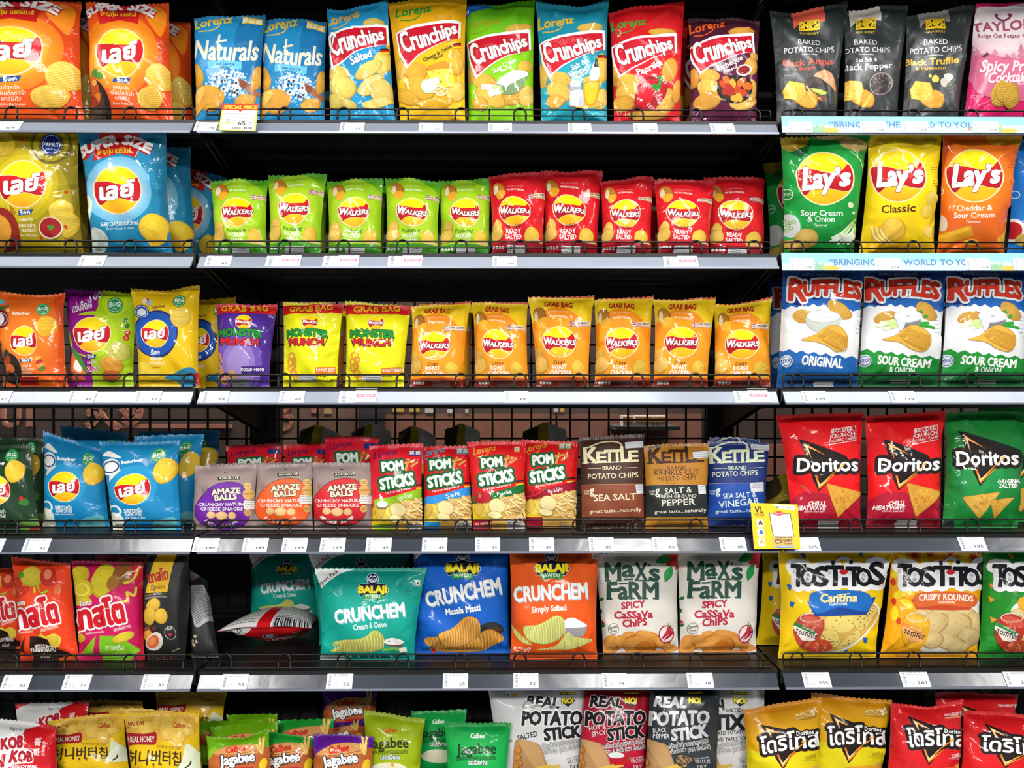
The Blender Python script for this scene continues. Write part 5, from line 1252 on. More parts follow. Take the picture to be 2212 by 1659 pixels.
design('kettle_blue', kettle('182c64', '1848a0', 'dce4c0', [('POTATO CHIPS', 262, 640, 650, 618, 42), ('SEA SALT &', 352, 822, 638, 806, 42), ('VINEGAR', 320, 902, 664, 866, 56)], 'd4e4e0', D4, 271, 0, cut=690), '1a3070', back='1c2850', finish='matte', opt=dict(T=.06, nar=.04, wr=.9), stickers=[kst(1665, 358, 1825, 408, 4), kst(1660, 684, 1764, 764, -4)])

def dorito_logo(g, x, y, k, word='Doritos', shift=0):
    """black triangle with flame edges, white word; (x,y) the left end of the word's baseline, k its width"""
    s = k / 500
    def q(a, b): return (x + a * s, y + b * s)
    g.P([q(15, -275), q(410, -130), q(440, -80), q(330, 0), q(185, 165), q(130, 60), q(95, -60)], '1c1414')
    g.P([q(50, -245), q(245, -135), q(95, -200), q(120, -100)], 'f08c24'); g.P([q(58, -236), q(180, -165), q(95, -205), q(108, -140)], 'fce0a0')
    g.P([q(135, 0), q(185, 145), q(405, -68), q(410, -52), q(192, 118), q(160, 20)], 'f08a20'); g.P([q(150, 30), q(186, 128), q(330, -10), q(192, 105)], 'fcd890'); g.P([q(120, -40), q(185, 120), q(150, 10)], 'c83020')
    g.T(word, x, y, x + k, y - 8 * s, 108 * s, '201818', b=.42, out='201818', ow=14 * s)
    g.T(word, x, y, x + k, y - 8 * s, 108 * s, 'f2f2f0', b=.1)
    g.P([q(250, 52), q(405, -68), q(345, -30), q(240, 80)], 'f09828'); g.P([q(405, -72), q(360, -62), q(380, -40)], 'f4b050')
def d_dor_red(g):
    g.z(*E4)
    g.B([(300, 780), (560, 760), (900, 840), (880, 1000), (260, 1000)], 'b01430')
    g.P([(595, 225), (792, 195), (800, 320), (576, 358)], 'f0e4e4'); g.P([(600, 230), (787, 200), (795, 316), (582, 351)], 'd01820')
    for s_, x0, y0, x1, y1, h in (('BOLDER', 600, 260, 778, 238, 34), ('CRUNCH', 594, 302, 786, 276, 32), ('ICONIC TASTE', 594, 338, 792, 306, 22)): g.T(s_, x0, y0, x1, y1, h, 'f4ecec', b=.12)
    dorito_logo(g, 305, 580, 500)
    tchip(g, [(545, 672), (850, 755), (650, 965)])
    g.S([(345, 690), (375, 712)], 12, '8a7a34', smooth=True); g.B([(360, 720), (385, 705), (432, 770)], 'd84850')
    g.T('CHILLI', 398, 862, 540, 858, 34, 'f4e8e8', b=.22, sh=.2); g.T('HEATWAVE', 290, 898, 546, 896, 34, 'f4e8e8', b=.22, sh=.2); g.T('FLAVOUR CORN CHIPS', 365, 916, 540, 918, 13, 'f0d8d8', b=.16, sh=.2, res=1)
    g.P([(200, 975), (950, 975), (950, 1100), (200, 1100)], '7c0e20')
design('doritos_red', d_dor_red, 'e8161c', back='a8a0a0', opt=dict(T=.075, nar=.07, wr=1.2), stickers=[infosticker(495, 985, 662, 1055, E4, 0, 'b0aaac')])
def d_dor_green(g):
    g.z(*E4)
    g.E(1850, 600, 260, 330, '18803c'); g.E(1850, 640, 180, 240, '1e8c44')
    g.P([(1690, 250), (2170, 405), (2170, 450), (1690, 310)], '142018')
    g.P([(1615, 405), (2170, 405), (2170, 540), (1615, 545)], '1c1818')
    dorito_logo(g, 1628, 528, 525)
    g.T('ORIGINAL', 1975, 680, 2160, 672, 32, 'f0f0ec', b=.22, sh=.15); g.T('SALTED', 1990, 716, 2125, 712, 32, 'f0f0ec', b=.22, sh=.15)
    tchip(g, [(1675, 790), (2005, 745), (1830, 975)], 'd8a844', 'a87c24'); tchip(g, [(1915, 820), (2112, 790), (1960, 975)], 'd4a440', 'a47820')
    g.E(1570, 1020, 60, 50, '242c28'); g.T('170 g', 2110, 1046, 2160, 1030, 20, 'd8e4d8', res=1)
design('doritos_green', d_dor_green, '147c32', back='98a098', opt=dict(T=.075, nar=.05, wr=1.4))
# ---------------------------------------------------------------- fifth shelf
def tasto(g, X, word_dx=0):
    g.T('เทสโต', X - 20 + word_dx, 715, X + 390, 640, 150, 'c81424', b=.24, out='f0e8e6', ow=15, h1=150)
    g.T('Tasto', X + 10, 512, X + 108, 496, 44, 'f4eeea', b=.2, out='8a1418', ow=2)
def d_tasto_bbq(g):
    g.z(*A5)
    g.E(180, 350, 80, 90, 'c03018'); chip(g, 280, 260, 90, 90, 20, 'd8c440', 'a89820', 8, 0); g.E(420, 260, 76, 84, 'b42c1c'); g.E(410, 240, 34, 44, 'e07858'); g.E(190, 240, 26, 30, '5c8a28'); g.B([(330, 300), (350, 390), (420, 370), (400, 400), (350, 400), (315, 340)], '98c02c'); g.E(500, 370, 30, 46, 'e07040', 20); g.S([(295, 350), (300, 400)], 18, 'e0b82c')
    for _ in range(14): g.E(120 + g.rs.rand() * 120, 300 + g.rs.rand() * 120, 8, 8, ['d84c28', 'e8784c'][g.rs.randint(2)], n=7)
    tasto(g, 130)
    g.T('มันฝรั่งทอดกรอบแผ่นหยัก', 150, 750, 285, 735, 16, 'f8d8c0', b=.1, res=1); g.T('กลิ่นบาร์บีคิวซอส', 360, 735, 510, 690, 26, 'f8e4d0', b=.12, res=1)
    g.P([(160, 900), (230, 770), (225, 910)], '4c2418'); g.P([(262, 768), (400, 775), (470, 860), (600, 910), (480, 990), (280, 990)], '281814')
    g.B([(335, 770), (360, 745), (400, 768), (470, 745), (530, 780), (515, 850), (450, 855), (420, 800)], 'e0c440')
    for i in range(8): g.S([(410 + i * 14, 772 - i * 2), (440 + i * 10, 845)], 4, 'b89a20')
    g.T('BARBECUE MAX', 298, 856, 420, 856, 18, 'f0e0d0', b=.16, res=1); g.T('กลิ่นบาร์บีคิว', 272, 902, 485, 896, 36, 'f4ece8', b=.2); g.T('แม็กซ์', 345, 952, 430, 952, 24, 'e0d0c8', b=.1)
    g.P([(500, 960), (600, 925), (690, 970), (680, 1030), (560, 1010)], 'e8541a')
design('tasto_bbq', d_tasto_bbq, 'e2421a', back='b89a90', finish='satin', opt=dict(T=.06, nar=.05, wr=1.2))
def d_tasto_pink(g):
    g.z(*A5)
    g.B([(1020, 130), (1230, 130), (1240, 980), (1180, 980), (1190, 400)], 'c01030')
    for a in ((690, 240, 80, 70, 10), (890, 290, 100, 150, 20), (710, 370, 96, 96, 0), (720, 470, 80, 40, 0)): chip(g, *a, 'dcc830', 'b09c18', 0, 4)
    g.ring(720, 370, 50, 14, 'e8dc58', 20); g.E(1050, 240, 80, 100, '8a5420', 30); g.E(970, 310, 50, 70, 'a06c28', 30); g.B([(1050, 310), (1130, 280), (1180, 180), (1200, 160), (1170, 260), (1100, 320)], 'dcc038')
    g.S([(1035, 475), (1105, 460), (1095, 395), (1155, 420), (1165, 350)], 22, 'e4c83c', smooth=True)
    tasto(g, 690, -10)
    g.T('มันฝรั่งทอดกรอบแผ่นเรียบ', 750, 752, 895, 740, 16, 'f8d0dc', b=.1, res=1); g.T('รสซาวครีมและหัวหอม', 980, 730, 1125, 690, 24, 'f8e4ec', b=.1, res=1)
    g.P([(700, 915), (825, 765), (808, 910)], '88c01c'); g.P([(855, 765), (1030, 765), (1200, 885), (1120, 970), (870, 980)], '78bc20'); chip(g, 1060, 775, 100, 40, -20, 'dcc438', 'b09c18', 0, 0); chip(g, 700, 780, 50, 40, 0, 'dcb438', 'b09018', 0, 0)
    g.T('ซาวครีม', 905, 888, 1065, 884, 36, 'd8ecb8', b=.2); g.T('& หัวหอม', 960, 945, 1065, 940, 28, 'd8ecb8', b=.1)
design('tasto_pink', d_tasto_pink, 'c8145c', back='a8808c', finish='satin', opt=dict(T=.06, nar=.04, wr=1.2))
def d_signature(g):
    g.z(*A5)
    g.P([(1345, 40), (1510, 40), (1438, 385), (1275, 380)], 'd8a818')
    g.T('เทสโต', 1295, 305, 1445, 275, 70, 'b0202c', b=.2); g.T('Signature', 1300, 365, 1415, 358, 40, '2c2418', b=.06, sh=.2)
    g.S([(1272, 402), (1320, 402)], 3, 'c8a030'); g.S([(1385, 402), (1432, 402)], 3, 'c8a030'); g.T('ออริจินัล', 1322, 410, 1382, 410, 16, 'c8c0a8', res=1, b=.1); g.T('มันฝรั่งทอดกรอบ', 1275, 434, 1428, 432, 14, 'b8b4ac', res=1, b=.06)
    for a in ((1325, 490, 46, 54, 10), (1300, 580, 40, 80, 0), (1385, 590, 56, 66, -10)): chip(g, *a, 'dcb43c', 'b08820', 0, 4)
    for _ in range(40): g.E(g.rs.uniform(1262, 1340), g.rs.uniform(670, 710), 5, 4, ['8a3c1c', 'b8642c'][g.rs.randint(2)], n=5)
    g.E(1280, 740, 28, 40, 'd89030'); g.E(1335, 805, 62, 80, 'e4dcd0', 10); g.E(1320, 805, 42, 56, 'd8683c', 10); g.E(1315, 800, 24, 34, 'e08850', 10)
    g.ring(1470, 728, 56, 4, 'd8d4d0', 26); g.T('กินดี', 1440, 710, 1490, 700, 22, 'e8e4e0', b=.1, res=1); g.E(1465, 742, 20, 14, 'b8242c', -20)
    for _ in range(40): g.E(g.rs.uniform(1260, 1500), g.rs.uniform(930, 975), 6, 4, ['8a3c1c', 'a89458', '4c5c2c', 'c03020'][g.rs.randint(4)], 30, 6)
    g.S([(1480, 890), (1555, 855)], 8, 'a8905c')
design('signature_black', d_signature, '232425', finish='matte', opt=dict(T=.07, nar=.0, box=.8, wr=.4, wave=.001), name='snack_carton')
def d_sig_back(g):
    g.z(*A5)
    g.P([(1605, 370), (1720, 335), (1745, 340), (1880, 620), (1700, 700), (1670, 700)], 'a8acac')
    for i in range(17): 
        t = i / 17; g.S([(1610 + 70 * t, 385 + 310 * t), (1740 + 125 * t - 20 * g.rs.rand(), 360 + 240 * t)], 4, '585c60')
    g.E(1650, 240, 46, 50, '6a645c'); g.E(1640, 292, 16, 10, 'a03c24')
    for x, y in ((1650, 820), (1670, 780), (1660, 850)): g.E(x, y, 12, 14, 'c0ac88', 20)
    g.T('50 g', 1625, 870, 1690, 820, 26, 'c8c4bc', b=.08)
design('signature_back', d_sig_back, '232425', finish='matte', opt=dict(T=.06, nar=.02, box=.5, wr=.6, wave=.002), name='snack_carton')

def balaji(g, cx, cy, k):
    """round moustache emblem above a name plate and a green ribbon"""
    g.E(cx, cy - 105 * k, 58 * k, 58 * k, 'e8ecf0'); g.E(cx, cy - 105 * k, 52 * k, 52 * k, '1c2c5c')
    g.B([(cx - 44 * k, cy - 96 * k), (cx - 20 * k, cy - 138 * k), (cx, cy - 130 * k), (cx + 20 * k, cy - 138 * k), (cx + 44 * k, cy - 96 * k), (cx, cy - 72 * k)], 'e4e8ec')
    g.B([(cx - 42 * k, cy - 100 * k), (cx - 14 * k, cy - 128 * k), (cx, cy - 120 * k), (cx + 14 * k, cy - 128 * k), (cx + 42 * k, cy - 100 * k), (cx, cy - 86 * k)], '1c2c5c')
    g.T('BALAJI', cx - 36 * k, cy - 92 * k, cx + 36 * k, cy - 92 * k, 17 * k, 'f0f0f0', b=.16, res=1)
    for m, cl in ((1.0, 'e8e8e8'), (.96, '1a1c40')):
        g.P([(cx - 155 * k * m, cy), (cx - 120 * k, cy - 58 * k * m), (cx - 50 * k, cy - 62 * k * m), (cx, cy - 78 * k * m), (cx + 50 * k, cy - 62 * k * m), (cx + 120 * k, cy - 58 * k * m), (cx + 158 * k * m, cy), (cx + 120 * k, cy + 60 * k * m), (cx - 120 * k, cy + 60 * k * m)], cl)
    g.T('BALAJI', cx - 132 * k, cy + 26 * k, cx + 132 * k, cy + 22 * k, 60 * k, 'f4e42c', b=.22, out='8a7410', ow=3 * k)
    g.P([(cx - 98 * k, cy + 42 * k), (cx, cy + 30 * k), (cx + 98 * k, cy + 42 * k), (cx + 82 * k, cy + 96 * k), (cx, cy + 78 * k), (cx - 82 * k, cy + 96 * k)], '1c9044')
    g.T('WAFERS', cx - 74 * k, cy + 78 * k, cx + 74 * k, cy + 78 * k, 30 * k, 'f0f4e8', b=.08, arch=10 * k)
def slices(g, pts, cl):
    for x, y, r in pts: g.ring(x, y, r, 4, cl, 26, ry=r * .8); g.ring(x - r * .4, y + r * .3, r * .9, 3, cl, 22, 60, 240, ry=r * .8)
def export_flag(g, pts, t, txt='Export Pack'): g.P(pts, 'e4e8e6'); g.T(txt, *t, 34, '20242c', b=.1)
def vegmark(g, x, y, s): g.R(x, y, x + s, y + s, 'eef0ee', 3); g.R(x + 5, y + 5, x + s - 5, y + s - 5, '1c8040', 3); g.R(x + 10, y + 10, x + s - 10, y + s - 10, 'eef0ee', 3); g.E(x + s / 2, y + s / 2, s * .22, s * .22, '1c8040', n=14)
def crunchem(g, x0, y0, x1, y1, h, h1=None):
    g.T('CRUNCHEM', x0 + 6, y0 + 12, x1 + 6, y1 + 12, h, '9ab4c0', b=.10, h1=h1); g.T('CRUNCHEM', x0, y0, x1, y1, h, 'eceeee', b=.15, h1=h1)
def bigridged(g, P, hi, cl, dk, n=15):
    g.B(P, dk); m = np.mean(np.array(P, float), 0); g.B(m + (np.array(P) - m) * .965, cl)
    P = np.array(P, float); x0, x1 = P[:, 0].min(), P[:, 0].max()
    Q = resample(P, True); 
    for i in range(1, n):
        x = x0 + (x1 - x0) * i / n
        ys = [Q[j, 1] + (Q[(j + 1) % len(Q), 1] - Q[j, 1]) * (x - Q[j, 0]) / (Q[(j + 1) % len(Q), 0] - Q[j, 0] + 1e-9) for j in range(len(Q)) if (Q[j, 0] - x) * (Q[(j + 1) % len(Q), 0] - x) < 0]
        if len(ys) >= 2: g.S([(x - 6, min(ys) + 8), (x + 8, (min(ys) + max(ys)) / 2), (x + 4, max(ys) - 8)], 7, mixh(cl, dk, .6), smooth=True); g.S([(x + 8, min(ys) + 10), (x + 20, (min(ys) + max(ys)) / 2), (x + 16, max(ys) - 10)], 4, hi, smooth=True)
def d_crunchem_teal(g):
    g.z(*B5)
    slices(g, [(1500, 265, 66), (1740, 215, 80), (1950, 190, 66), (1970, 380, 70), (1900, 340, 60), (1220, 360, 60)], '0c7c70')
    export_flag(g, [(1090, 190), (1450, 195), (1320, 235), (1230, 300), (1170, 360)], (1150, 348, 1305, 222))
    vegmark(g, 1958, 290, 54); balaji(g, 1602, 375, .9)
    crunchem(g, 1295, 655, 1880, 590, 110); g.T('Cream & Onion', 1445, 715, 1720, 688, 48, 'e8f0ee', b=.1)
    bigridged(g, [(1240, 895), (1320, 850), (1260, 825), (1340, 800), (1480, 790), (1560, 760), (1600, 722), (1660, 730), (1700, 790), (1690, 860), (1600, 900), (1400, 905)], 'dcdc9c', 'c8c864', '98983c', 18)
    g.P([(1700, 790), (1870, 800), (1850, 860), (1720, 850)], '8a4c4c'); g.B([(1700, 800), (1780, 775), (1870, 805), (1820, 835), (1720, 830)], 'e0e4e0'); g.E(1740, 805, 10, 6, '3c7a3c')
    g.S([(1680, 880), (1780, 870), (1850, 880)], 26, '6cb04c', smooth=True); g.S([(1830, 880), (1890, 872)], 40, 'e8ecdc'); 
    g.S([(1420, 938), (1800, 940)], 6, '0f9c8c')
    for x in (1412, 1480, 1565, 1620, 1665, 1760): g.E(x, 940, 12, 10, 'c8e8e4', n=10)
design('crunchem_teal', d_crunchem_teal, lambda p: vgrad('0a8c80', '10a090', 1225, 1290)(p), back='5c8c88', finish='satin', opt=dict(T=.08, nar=.05, s1=.96), stickers=[infosticker(1145, 925, 1360, 975, B5, 0, 'a8b4b4')])
def d_crunchem_blue(g):
    g.z(*C5)
    slices(g, [(1020, 100, 70), (580, 60, 70), (380, 110, 50)], '123c94')
    export_flag(g, [(290, 40), (390, 40), (310, 110)], (300, 100, 345, 60), 'en')
    balaji(g, 708, 192, 1.02); crunchem(g, 410, 515, 1040, 400, 120, 132)
    g.T('Masala Masti', 570, 590, 860, 545, 54, 'eef2f4', b=.14)
    g.B([(860, 680), (950, 640), (1040, 670), (1050, 730), (900, 740)], '2c3434'); 
    for k in range(8): q = k * math.pi / 4; g.E(995 + 28 * math.cos(q), 735 + 34 * math.sin(q), 26, 11, '5c3424', k * 45, 10)
    bigridged(g, [(385, 785), (520, 770), (640, 860), (440, 860)], 'e8b868', 'd89c48', '9c6420', 8); bigridged(g, [(415, 875), (640, 840), (850, 740), (950, 700), (1060, 780), (960, 850), (860, 895), (600, 900)], 'ecbc6c', 'd8983c', 'a06820', 22)
    bigridged(g, [(510, 740), (620, 700), (720, 610), (780, 595), (840, 620), (860, 690), (820, 770), (700, 850), (560, 850), (520, 800)], 'f4cc84', 'e8aa4c', 'b07424', 16)
    g.S([(455, 870), (470, 905)], 30, 'b81c24'); g.S([(440, 840), (452, 870)], 8, '3c8a34')
design('crunchem_blue', d_crunchem_blue, '1560c4', back='5c7090', finish='satin', opt=dict(T=.085, nar=.03, s1=.96, wr=1.1), stickers=[infosticker(290, 925, 510, 985, C5, 0, '9aa4b4')])
def d_crunchem_orange(g):
    g.z(*C5)
    slices(g, [(1760, 110, 60), (1150, 90, 40)], 'a83c10')
    vegmark(g, 1815, 62, 46); balaji(g, 1465, 192, 1.0); crunchem(g, 1150, 470, 1770, 440, 116, 130)
    g.T('Simply Salted', 1300, 568, 1592, 545, 50, 'f4f0ea', b=.14)
    g.P([(1560, 690), (1770, 670), (1740, 760), (1680, 775), (1580, 750)], '9a949c'); g.B([(1560, 690), (1580, 630), (1640, 608), (1700, 630), (1765, 672), (1700, 690)], 'e0e8f0')
    bigridged(g, [(1115, 660), (1170, 720), (1300, 840), (1180, 790)], 'e4e4a8', 'd0d078', '989838', 6); bigridged(g, [(1500, 850), (1600, 730), (1660, 770), (1810, 790), (1740, 840), (1620, 880), (1440, 880), (1330, 880)], 'e4e4a0', 'd4d47c', 'a0a040', 16)
    bigridged(g, [(1225, 680), (1340, 670), (1430, 630), (1500, 592), (1560, 610), (1580, 680), (1560, 760), (1480, 820), (1380, 835), (1260, 790)], 'ecec b0'.replace(' ', ''), 'd8dc80', 'a0a444', 16)
    for _ in range(30): g.R(g.rs.uniform(1150, 1280), g.rs.uniform(855, 895), 0, 0, 'e8e0d8') if False else g.E(g.rs.uniform(1150, 1285), g.rs.uniform(855, 895), 8, 6, 'e8dcd4', 20, 5)
design('crunchem_orange', d_crunchem_orange, 'e4581a', back='a07060', finish='satin', opt=dict(T=.085, nar=.04, s1=.96, wr=1.1))
def d_crunchem_red(g):
    w = 'e8e8e8'   # drawn on the reference frame of the teal bag's grid
design('crunchem_red', d_crunchem_red, 'cc141c', finish='gloss')
def d_max(g):
    g.z(*D5)
    leaf(g, 690, 140, 190, 40, -22, '1c8c3c'); leaf(g, 780, 165, 150, 36, -25, 'd02c34'); leaf(g, 770, 310, 160, 34, -70, '1c9444'); leaf(g, 800, 80, 120, 40, 10, 'd43038'); leaf(g, 850, 200, 110, 30, -40, 'd03038')
    for x, y, cl, an in ((215, 380, '1c5c30', -120), (235, 470, '1c6c34', -40), (250, 580, '1c5c30', -100), (230, 640, 'c0242c', 20), (240, 690, '1c6c34', -30), (200, 340, '184c28', 60)): leaf(g, x - 20, y, 50, 14, an, cl)
    for s_, x0, y0, x1, y1, h in (('M', 266, 295, 395, 295, 150), ('a', 412, 262, 510, 262, 146), ('X', 520, 295, 620, 295, 150), ('’', 626, 205, 652, 205, 50), ('s', 642, 295, 722, 295, 150), ('F', 280, 448, 362, 448, 138), ('a', 374, 448, 456, 448, 146), ('R', 470, 448, 572, 448, 138), ('M', 586, 448, 712, 448, 138)): g.T(s_, x0, y0, x1, y1, h * (1.0 if s_ not in 'as’' else .98), '1e4a3c', b=.13)
    g.S([(420, 285), (506, 283)], 16, '1e4a3c'); g.S([(380, 322), (456, 320)], 14, '1e4a3c')
    for x in (262, 360, 545, 590): g.S([(x, 295), (x + 50, 295)], 14, '1e4a3c'); 
    for x in (276, 470, 582, 672): g.S([(x - 4, 446), (x + 46, 446)], 14, '1e4a3c')
    for s_, x0, y0, x1, y1, h in (('SPiCY', 402, 535, 605, 520, 56), ('CaSSaVa', 342, 618, 668, 610, 60), ('ChiPS', 415, 690, 620, 672, 60)): g.T(s_, x0, y0, x1, y1, h, 'b82440', b=.16)
    g.ring(332, 702, 46, 4, '3c3c38', 26); g.T('Gluten', 288, 708, 374, 690, 24, '3c3c38', b=.12, res=2); g.T('Free', 310, 734, 362, 724, 22, '3c3c38', b=.12, res=2)
    for x, y, rx, ry, ro in ((320, 810, 70, 55, 0), (470, 770, 60, 45, 0), (620, 770, 110, 50, 10), (390, 820, 80, 60, -20), (740, 820, 90, 50, 20), (300, 870, 80, 50, 0), (560, 850, 140, 95, 5), (820, 870, 70, 30, 0), (480, 960, 200, 60, 0), (720, 950, 150, 60, 0)): chip(g, x, y, rx, ry, ro, 'eba850', 'c46a1c', 0, 4, .06)
    g.B([(520, 850), (600, 800), (680, 850), (620, 880), (540, 890)], 'd87c24')
    g.E(782, 750, 64, 78, 'b02040', 10); g.E(782, 748, 54, 66, 'eee6e0', 10); chili(g, [(810, 690), (790, 740), (740, 790)], 44, 'c0304c'); chili(g, [(830, 720), (810, 760), (760, 800)], 30, 'a8203c'); g.S([(800, 690), (798, 650)], 4, '3c6c34')
    g.T('SPICY CHILLI', 748, 816, 830, 790, 14, 'f0e0e0', res=1, b=.12)
    g.P([(160, 60), (900, 30), (890, 66), (180, 84)], 'd0c8bc')
design('max_farm', d_max, vgrad('d0cac0', 'e2ded6', 1200, 1300), back='b8b4ac', finish='matte', opt=dict(T=.085, nar=.03, wr=.9), stickers=[infosticker(748, 935, 900, 990, D5, 0, '7c8478')])

def tostitos(kind, zz, ox):
    def f(g):
        g.z(*zz); O = ox
        rs = g.rs
        if kind == 'cantina':
            for x, y in ((370, 80), (860, 62), (240, 340), (255, 480), (870, 780), (950, 640), (720, 855), (70, 260), (60, 420)): g.P([(x - 22, y - 24), (x + 22, y - 16), (x + 4, y + 30), (x - 14, y + 18)], '1c5cb0')
        elif kind == 'rounds':
            for x, y, rx, cl in ((1300, 75, 28, 'd03c1c'), (1420, 60, 26, 'c83c1c'), (1590, 50, 28, 'd0381c'), (1790, 90, 28, 'd03c1c'), (1112, 300, 20, 'd03c1c'), (1110, 460, 18, 'd03c1c'), (1140, 620, 22, 'd03c1c')): g.E(x, y, rx, 30, cl)
            for x, y in ((1230, 365), (1160, 400), (1220, 480), (1160, 230), (1370, 120), (1200, 100), (1700, 110), (1110, 560)): g.E(x, y, 60, 30, 'ecd424', rs.rand() * 180)
        else:
            for x, y in ((2100, 80), (1925, 330), (1920, 440), (1935, 610)): g.P([(x - 26, y - 24), (x + 30, y), (x - 10, y + 28)], 'e8942c')
            for _ in range(8): g.E(rs.uniform(1850, 2200), rs.uniform(40, 900), 60, 40, '2c9430', rs.rand() * 180)
        # window with chips
        if kind != 'green' or True:
            g.B([(O + 160, 520), (O + 400, 430), (O + 700, 470), (O + 730, 620), (O + 560, 800), (O + 420, 880), (O + 200, 860)], 'eeece0')
        if kind == 'cantina':
            g.B([(O + 170, 520), (O + 400, 440), (O + 690, 480), (O + 715, 620), (O + 560, 780), (O + 400, 870), (O + 200, 850)], 'd0a850')
            for P in ([(290, 600), (430, 520), (600, 580), (480, 720), (300, 690)], [(540, 600), (700, 560), (640, 680), (560, 690)], [(400, 830), (560, 690), (580, 760), (430, 860)], [(240, 720), (380, 700), (420, 820), (330, 840)], [(180, 520), (260, 490), (300, 560), (200, 570)], [(620, 520), (710, 500), (700, 580), (640, 600)]):
                P = [(x + O, y) for x, y in P]; g.B(P, 'b08c30', 4); m = np.mean(P, 0); g.B(m + (np.array(P) - m) * .96, 'dcc46c', 4)
                for _ in range(10): w = rs.dirichlet(np.ones(len(P))); q = w @ np.array(P); g.E(q[0], q[1], 6, 5, '6c5020', n=6)
        else:
            for a in ((230, 570, 90, 60), (400, 540, 110, 60), (560, 560, 90, 70), (640, 640, 70, 100), (480, 660, 130, 110), (330, 640, 110, 90), (600, 760, 90, 80), (440, 800, 150, 60), (300, 780, 100, 70), (520, 840, 90, 50)): chip(g, O + a[0], a[1], a[2], a[3], rs.uniform(-20, 20), 'd8c088', 'a88c50', 0, 7, .05)
        # jar of dip
        j = {'cantina': ('b44434', 'c85c4c', '2c7a40', 'e8e0d8'), 'rounds': ('d8a020', 'e0b030', 'd88430', 'e8a868'), 'green': ('b03424', 'c85040', '2c8a40', 'e8e0d8')}[kind]
        jx = O + 160
        g.B([(jx - 100, 800), (jx - 130, 680), (jx - 60, 560), (jx + 100, 600), (jx + 120, 690), (jx + 60, 830), (jx - 40, 850)], j[0]); g.B([(jx - 70, 610), (jx - 20, 575), (jx + 90, 620), (jx + 100, 670), (jx, 660)], j[1])
        g.ring(jx + 10, 592, 90, 7, 'c8d4d0', 26, ry=36)
        for _ in range(16): g.E(jx + rs.uniform(-50, 90), rs.uniform(600, 690), 11, 8, mixh(j[1], 'f0b090', .4), 20, 8)
        g.P([(jx - 120, 625), (jx + 40, 705), (jx + 70, 730), (jx + 50, 800), (jx - 60, 780), (jx - 130, 680)], j[3]); g.P([(jx - 120, 625), (jx + 60, 710), (jx + 50, 735), (jx - 130, 655)], j[2])
        g.T('CHUNKY SALSA' if kind != 'rounds' else 'SALSA CON QUESO', jx - 60, 672, jx + 40, 712, 13, 'e8e4d8', res=1, b=.1)
        g.T('TOSTiTOS', jx - 120, 718, jx + 60, 775, 36, '1c1c24', b=.2, sh=.1)
        if kind != 'rounds': g.B([(jx - 50, 850), (jx + 20, 790), (jx + 150, 780), (jx + 200, 850), (jx + 60, 880)], 'b8482c')
        for _ in range(24 if kind != 'rounds' else 0): g.E(jx + rs.uniform(-20, 170), rs.uniform(800, 870), 13, 9, ['c85c44', 'd87c5c', 'a03828'][rs.randint(3)], rs.rand() * 180, 9)
        # name
        lt = [('T', 0, 330, 110, 335, 178), ('O', 80, 335, 210, 330, 150), ('S', 195, 332, 310, 332, 155), ('T', 300, 330, 440, 330, 160), ('T', 465, 330, 580, 330, 150), ('O', 540, 330, 665, 330, 140), ('S', 660, 318, 770, 315, 175)]
        B_ = 12
        def L(o, w, cl, b):
            for ch, x0, y0, x1, y1, h in lt: g.T(ch, O + x0 + B_, y0, O + x1 + B_, y1, h, cl, b=b, out=o, ow=w) if o else g.T(ch, O + x0 + B_, y0, O + x1 + B_, y1, h, cl, b=b)
        L('eceef0', 30, 'eceef0', .3); g.E(O + 450 + B_, 140, 70, 50, 'eceef0')
        g.B([(O + 400 + B_, 240), (O + 500 + B_, 240), (O + 500 + B_, 340), (O + 400 + B_, 340)], 'eceef0')
        L(None, 0, '14161e', .14)
        g.R(O + 425 + B_, 262, O + 472 + B_, 330, '1c2434'); g.E(O + 440 + B_, 218, 34, 22, 'c8242c'); g.P([(O + 405 + B_, 118), (O + 470 + B_, 118), (O + 440 + B_, 170)], 'e8c01c')
        g.R(O + 342 + B_, 125, O + 372 + B_, 160, '1c2434', -10); g.R(O + 492 + B_, 122, O + 522 + B_, 152, '1c2434', 8)
        if kind == 'cantina':
            g.P([(O + 130, 455), (O + 700, 420), (O + 640, 570), (O + 200, 580)], '14408c'); g.B([(O + 165, 400), (O + 400, 365), (O + 650, 395), (O + 640, 545), (O + 420, 510), (O + 210, 560)], '1c68b8', 3); g.T('Cantina', O + 255, 470, O + 560, 462, 66, 'f0dc94', b=.14, sh=.15); g.S([(O + 400, 412), (O + 500, 395)], 8, 'f0dc94'); g.T('TRADITIONAL', O + 328, 500, O + 490, 495, 24, 'f0f0e8', b=.12)
        elif kind == 'rounds':
            g.P([(O + 120, 440), (O + 660, 440), (O + 595, 528), (O + 165, 528)], 'b8441c'); g.B([(O + 160, 400), (O + 395, 378), (O + 635, 402), (O + 630, 505), (O + 395, 490), (O + 175, 510)], 'd0602c', 3); g.T('CRISPY ROUNDS', O + 187, 455, O + 625, 460, 50, 'f4ece0', b=.14, arch=8); g.T('ORIGINAL', O + 343, 478, O + 485, 478, 20, 'f0e4d8', b=.14)
        else:
            g.B([(O + 230, 430), (O + 500, 400), (O + 700, 430), (O + 700, 540), (O + 280, 540)], 'e8a02c', 3); g.T('HINT OF LIME', O + 290, 490, O + 700, 480, 50, 'f8f0d8', b=.2)
        g.B([(O - 60, 930), (O + 200, 900), (O + 500, 930), (O + 200, 950)], mixh('e8c010', '806000', .15)) if kind == 'cantina' else None
    return f
design('tostitos_cantina', tostitos('cantina', E5, 245), 'e8c20c', back='b8a860', finish='satin', opt=dict(T=.085, nar=.06, wr=1.0))
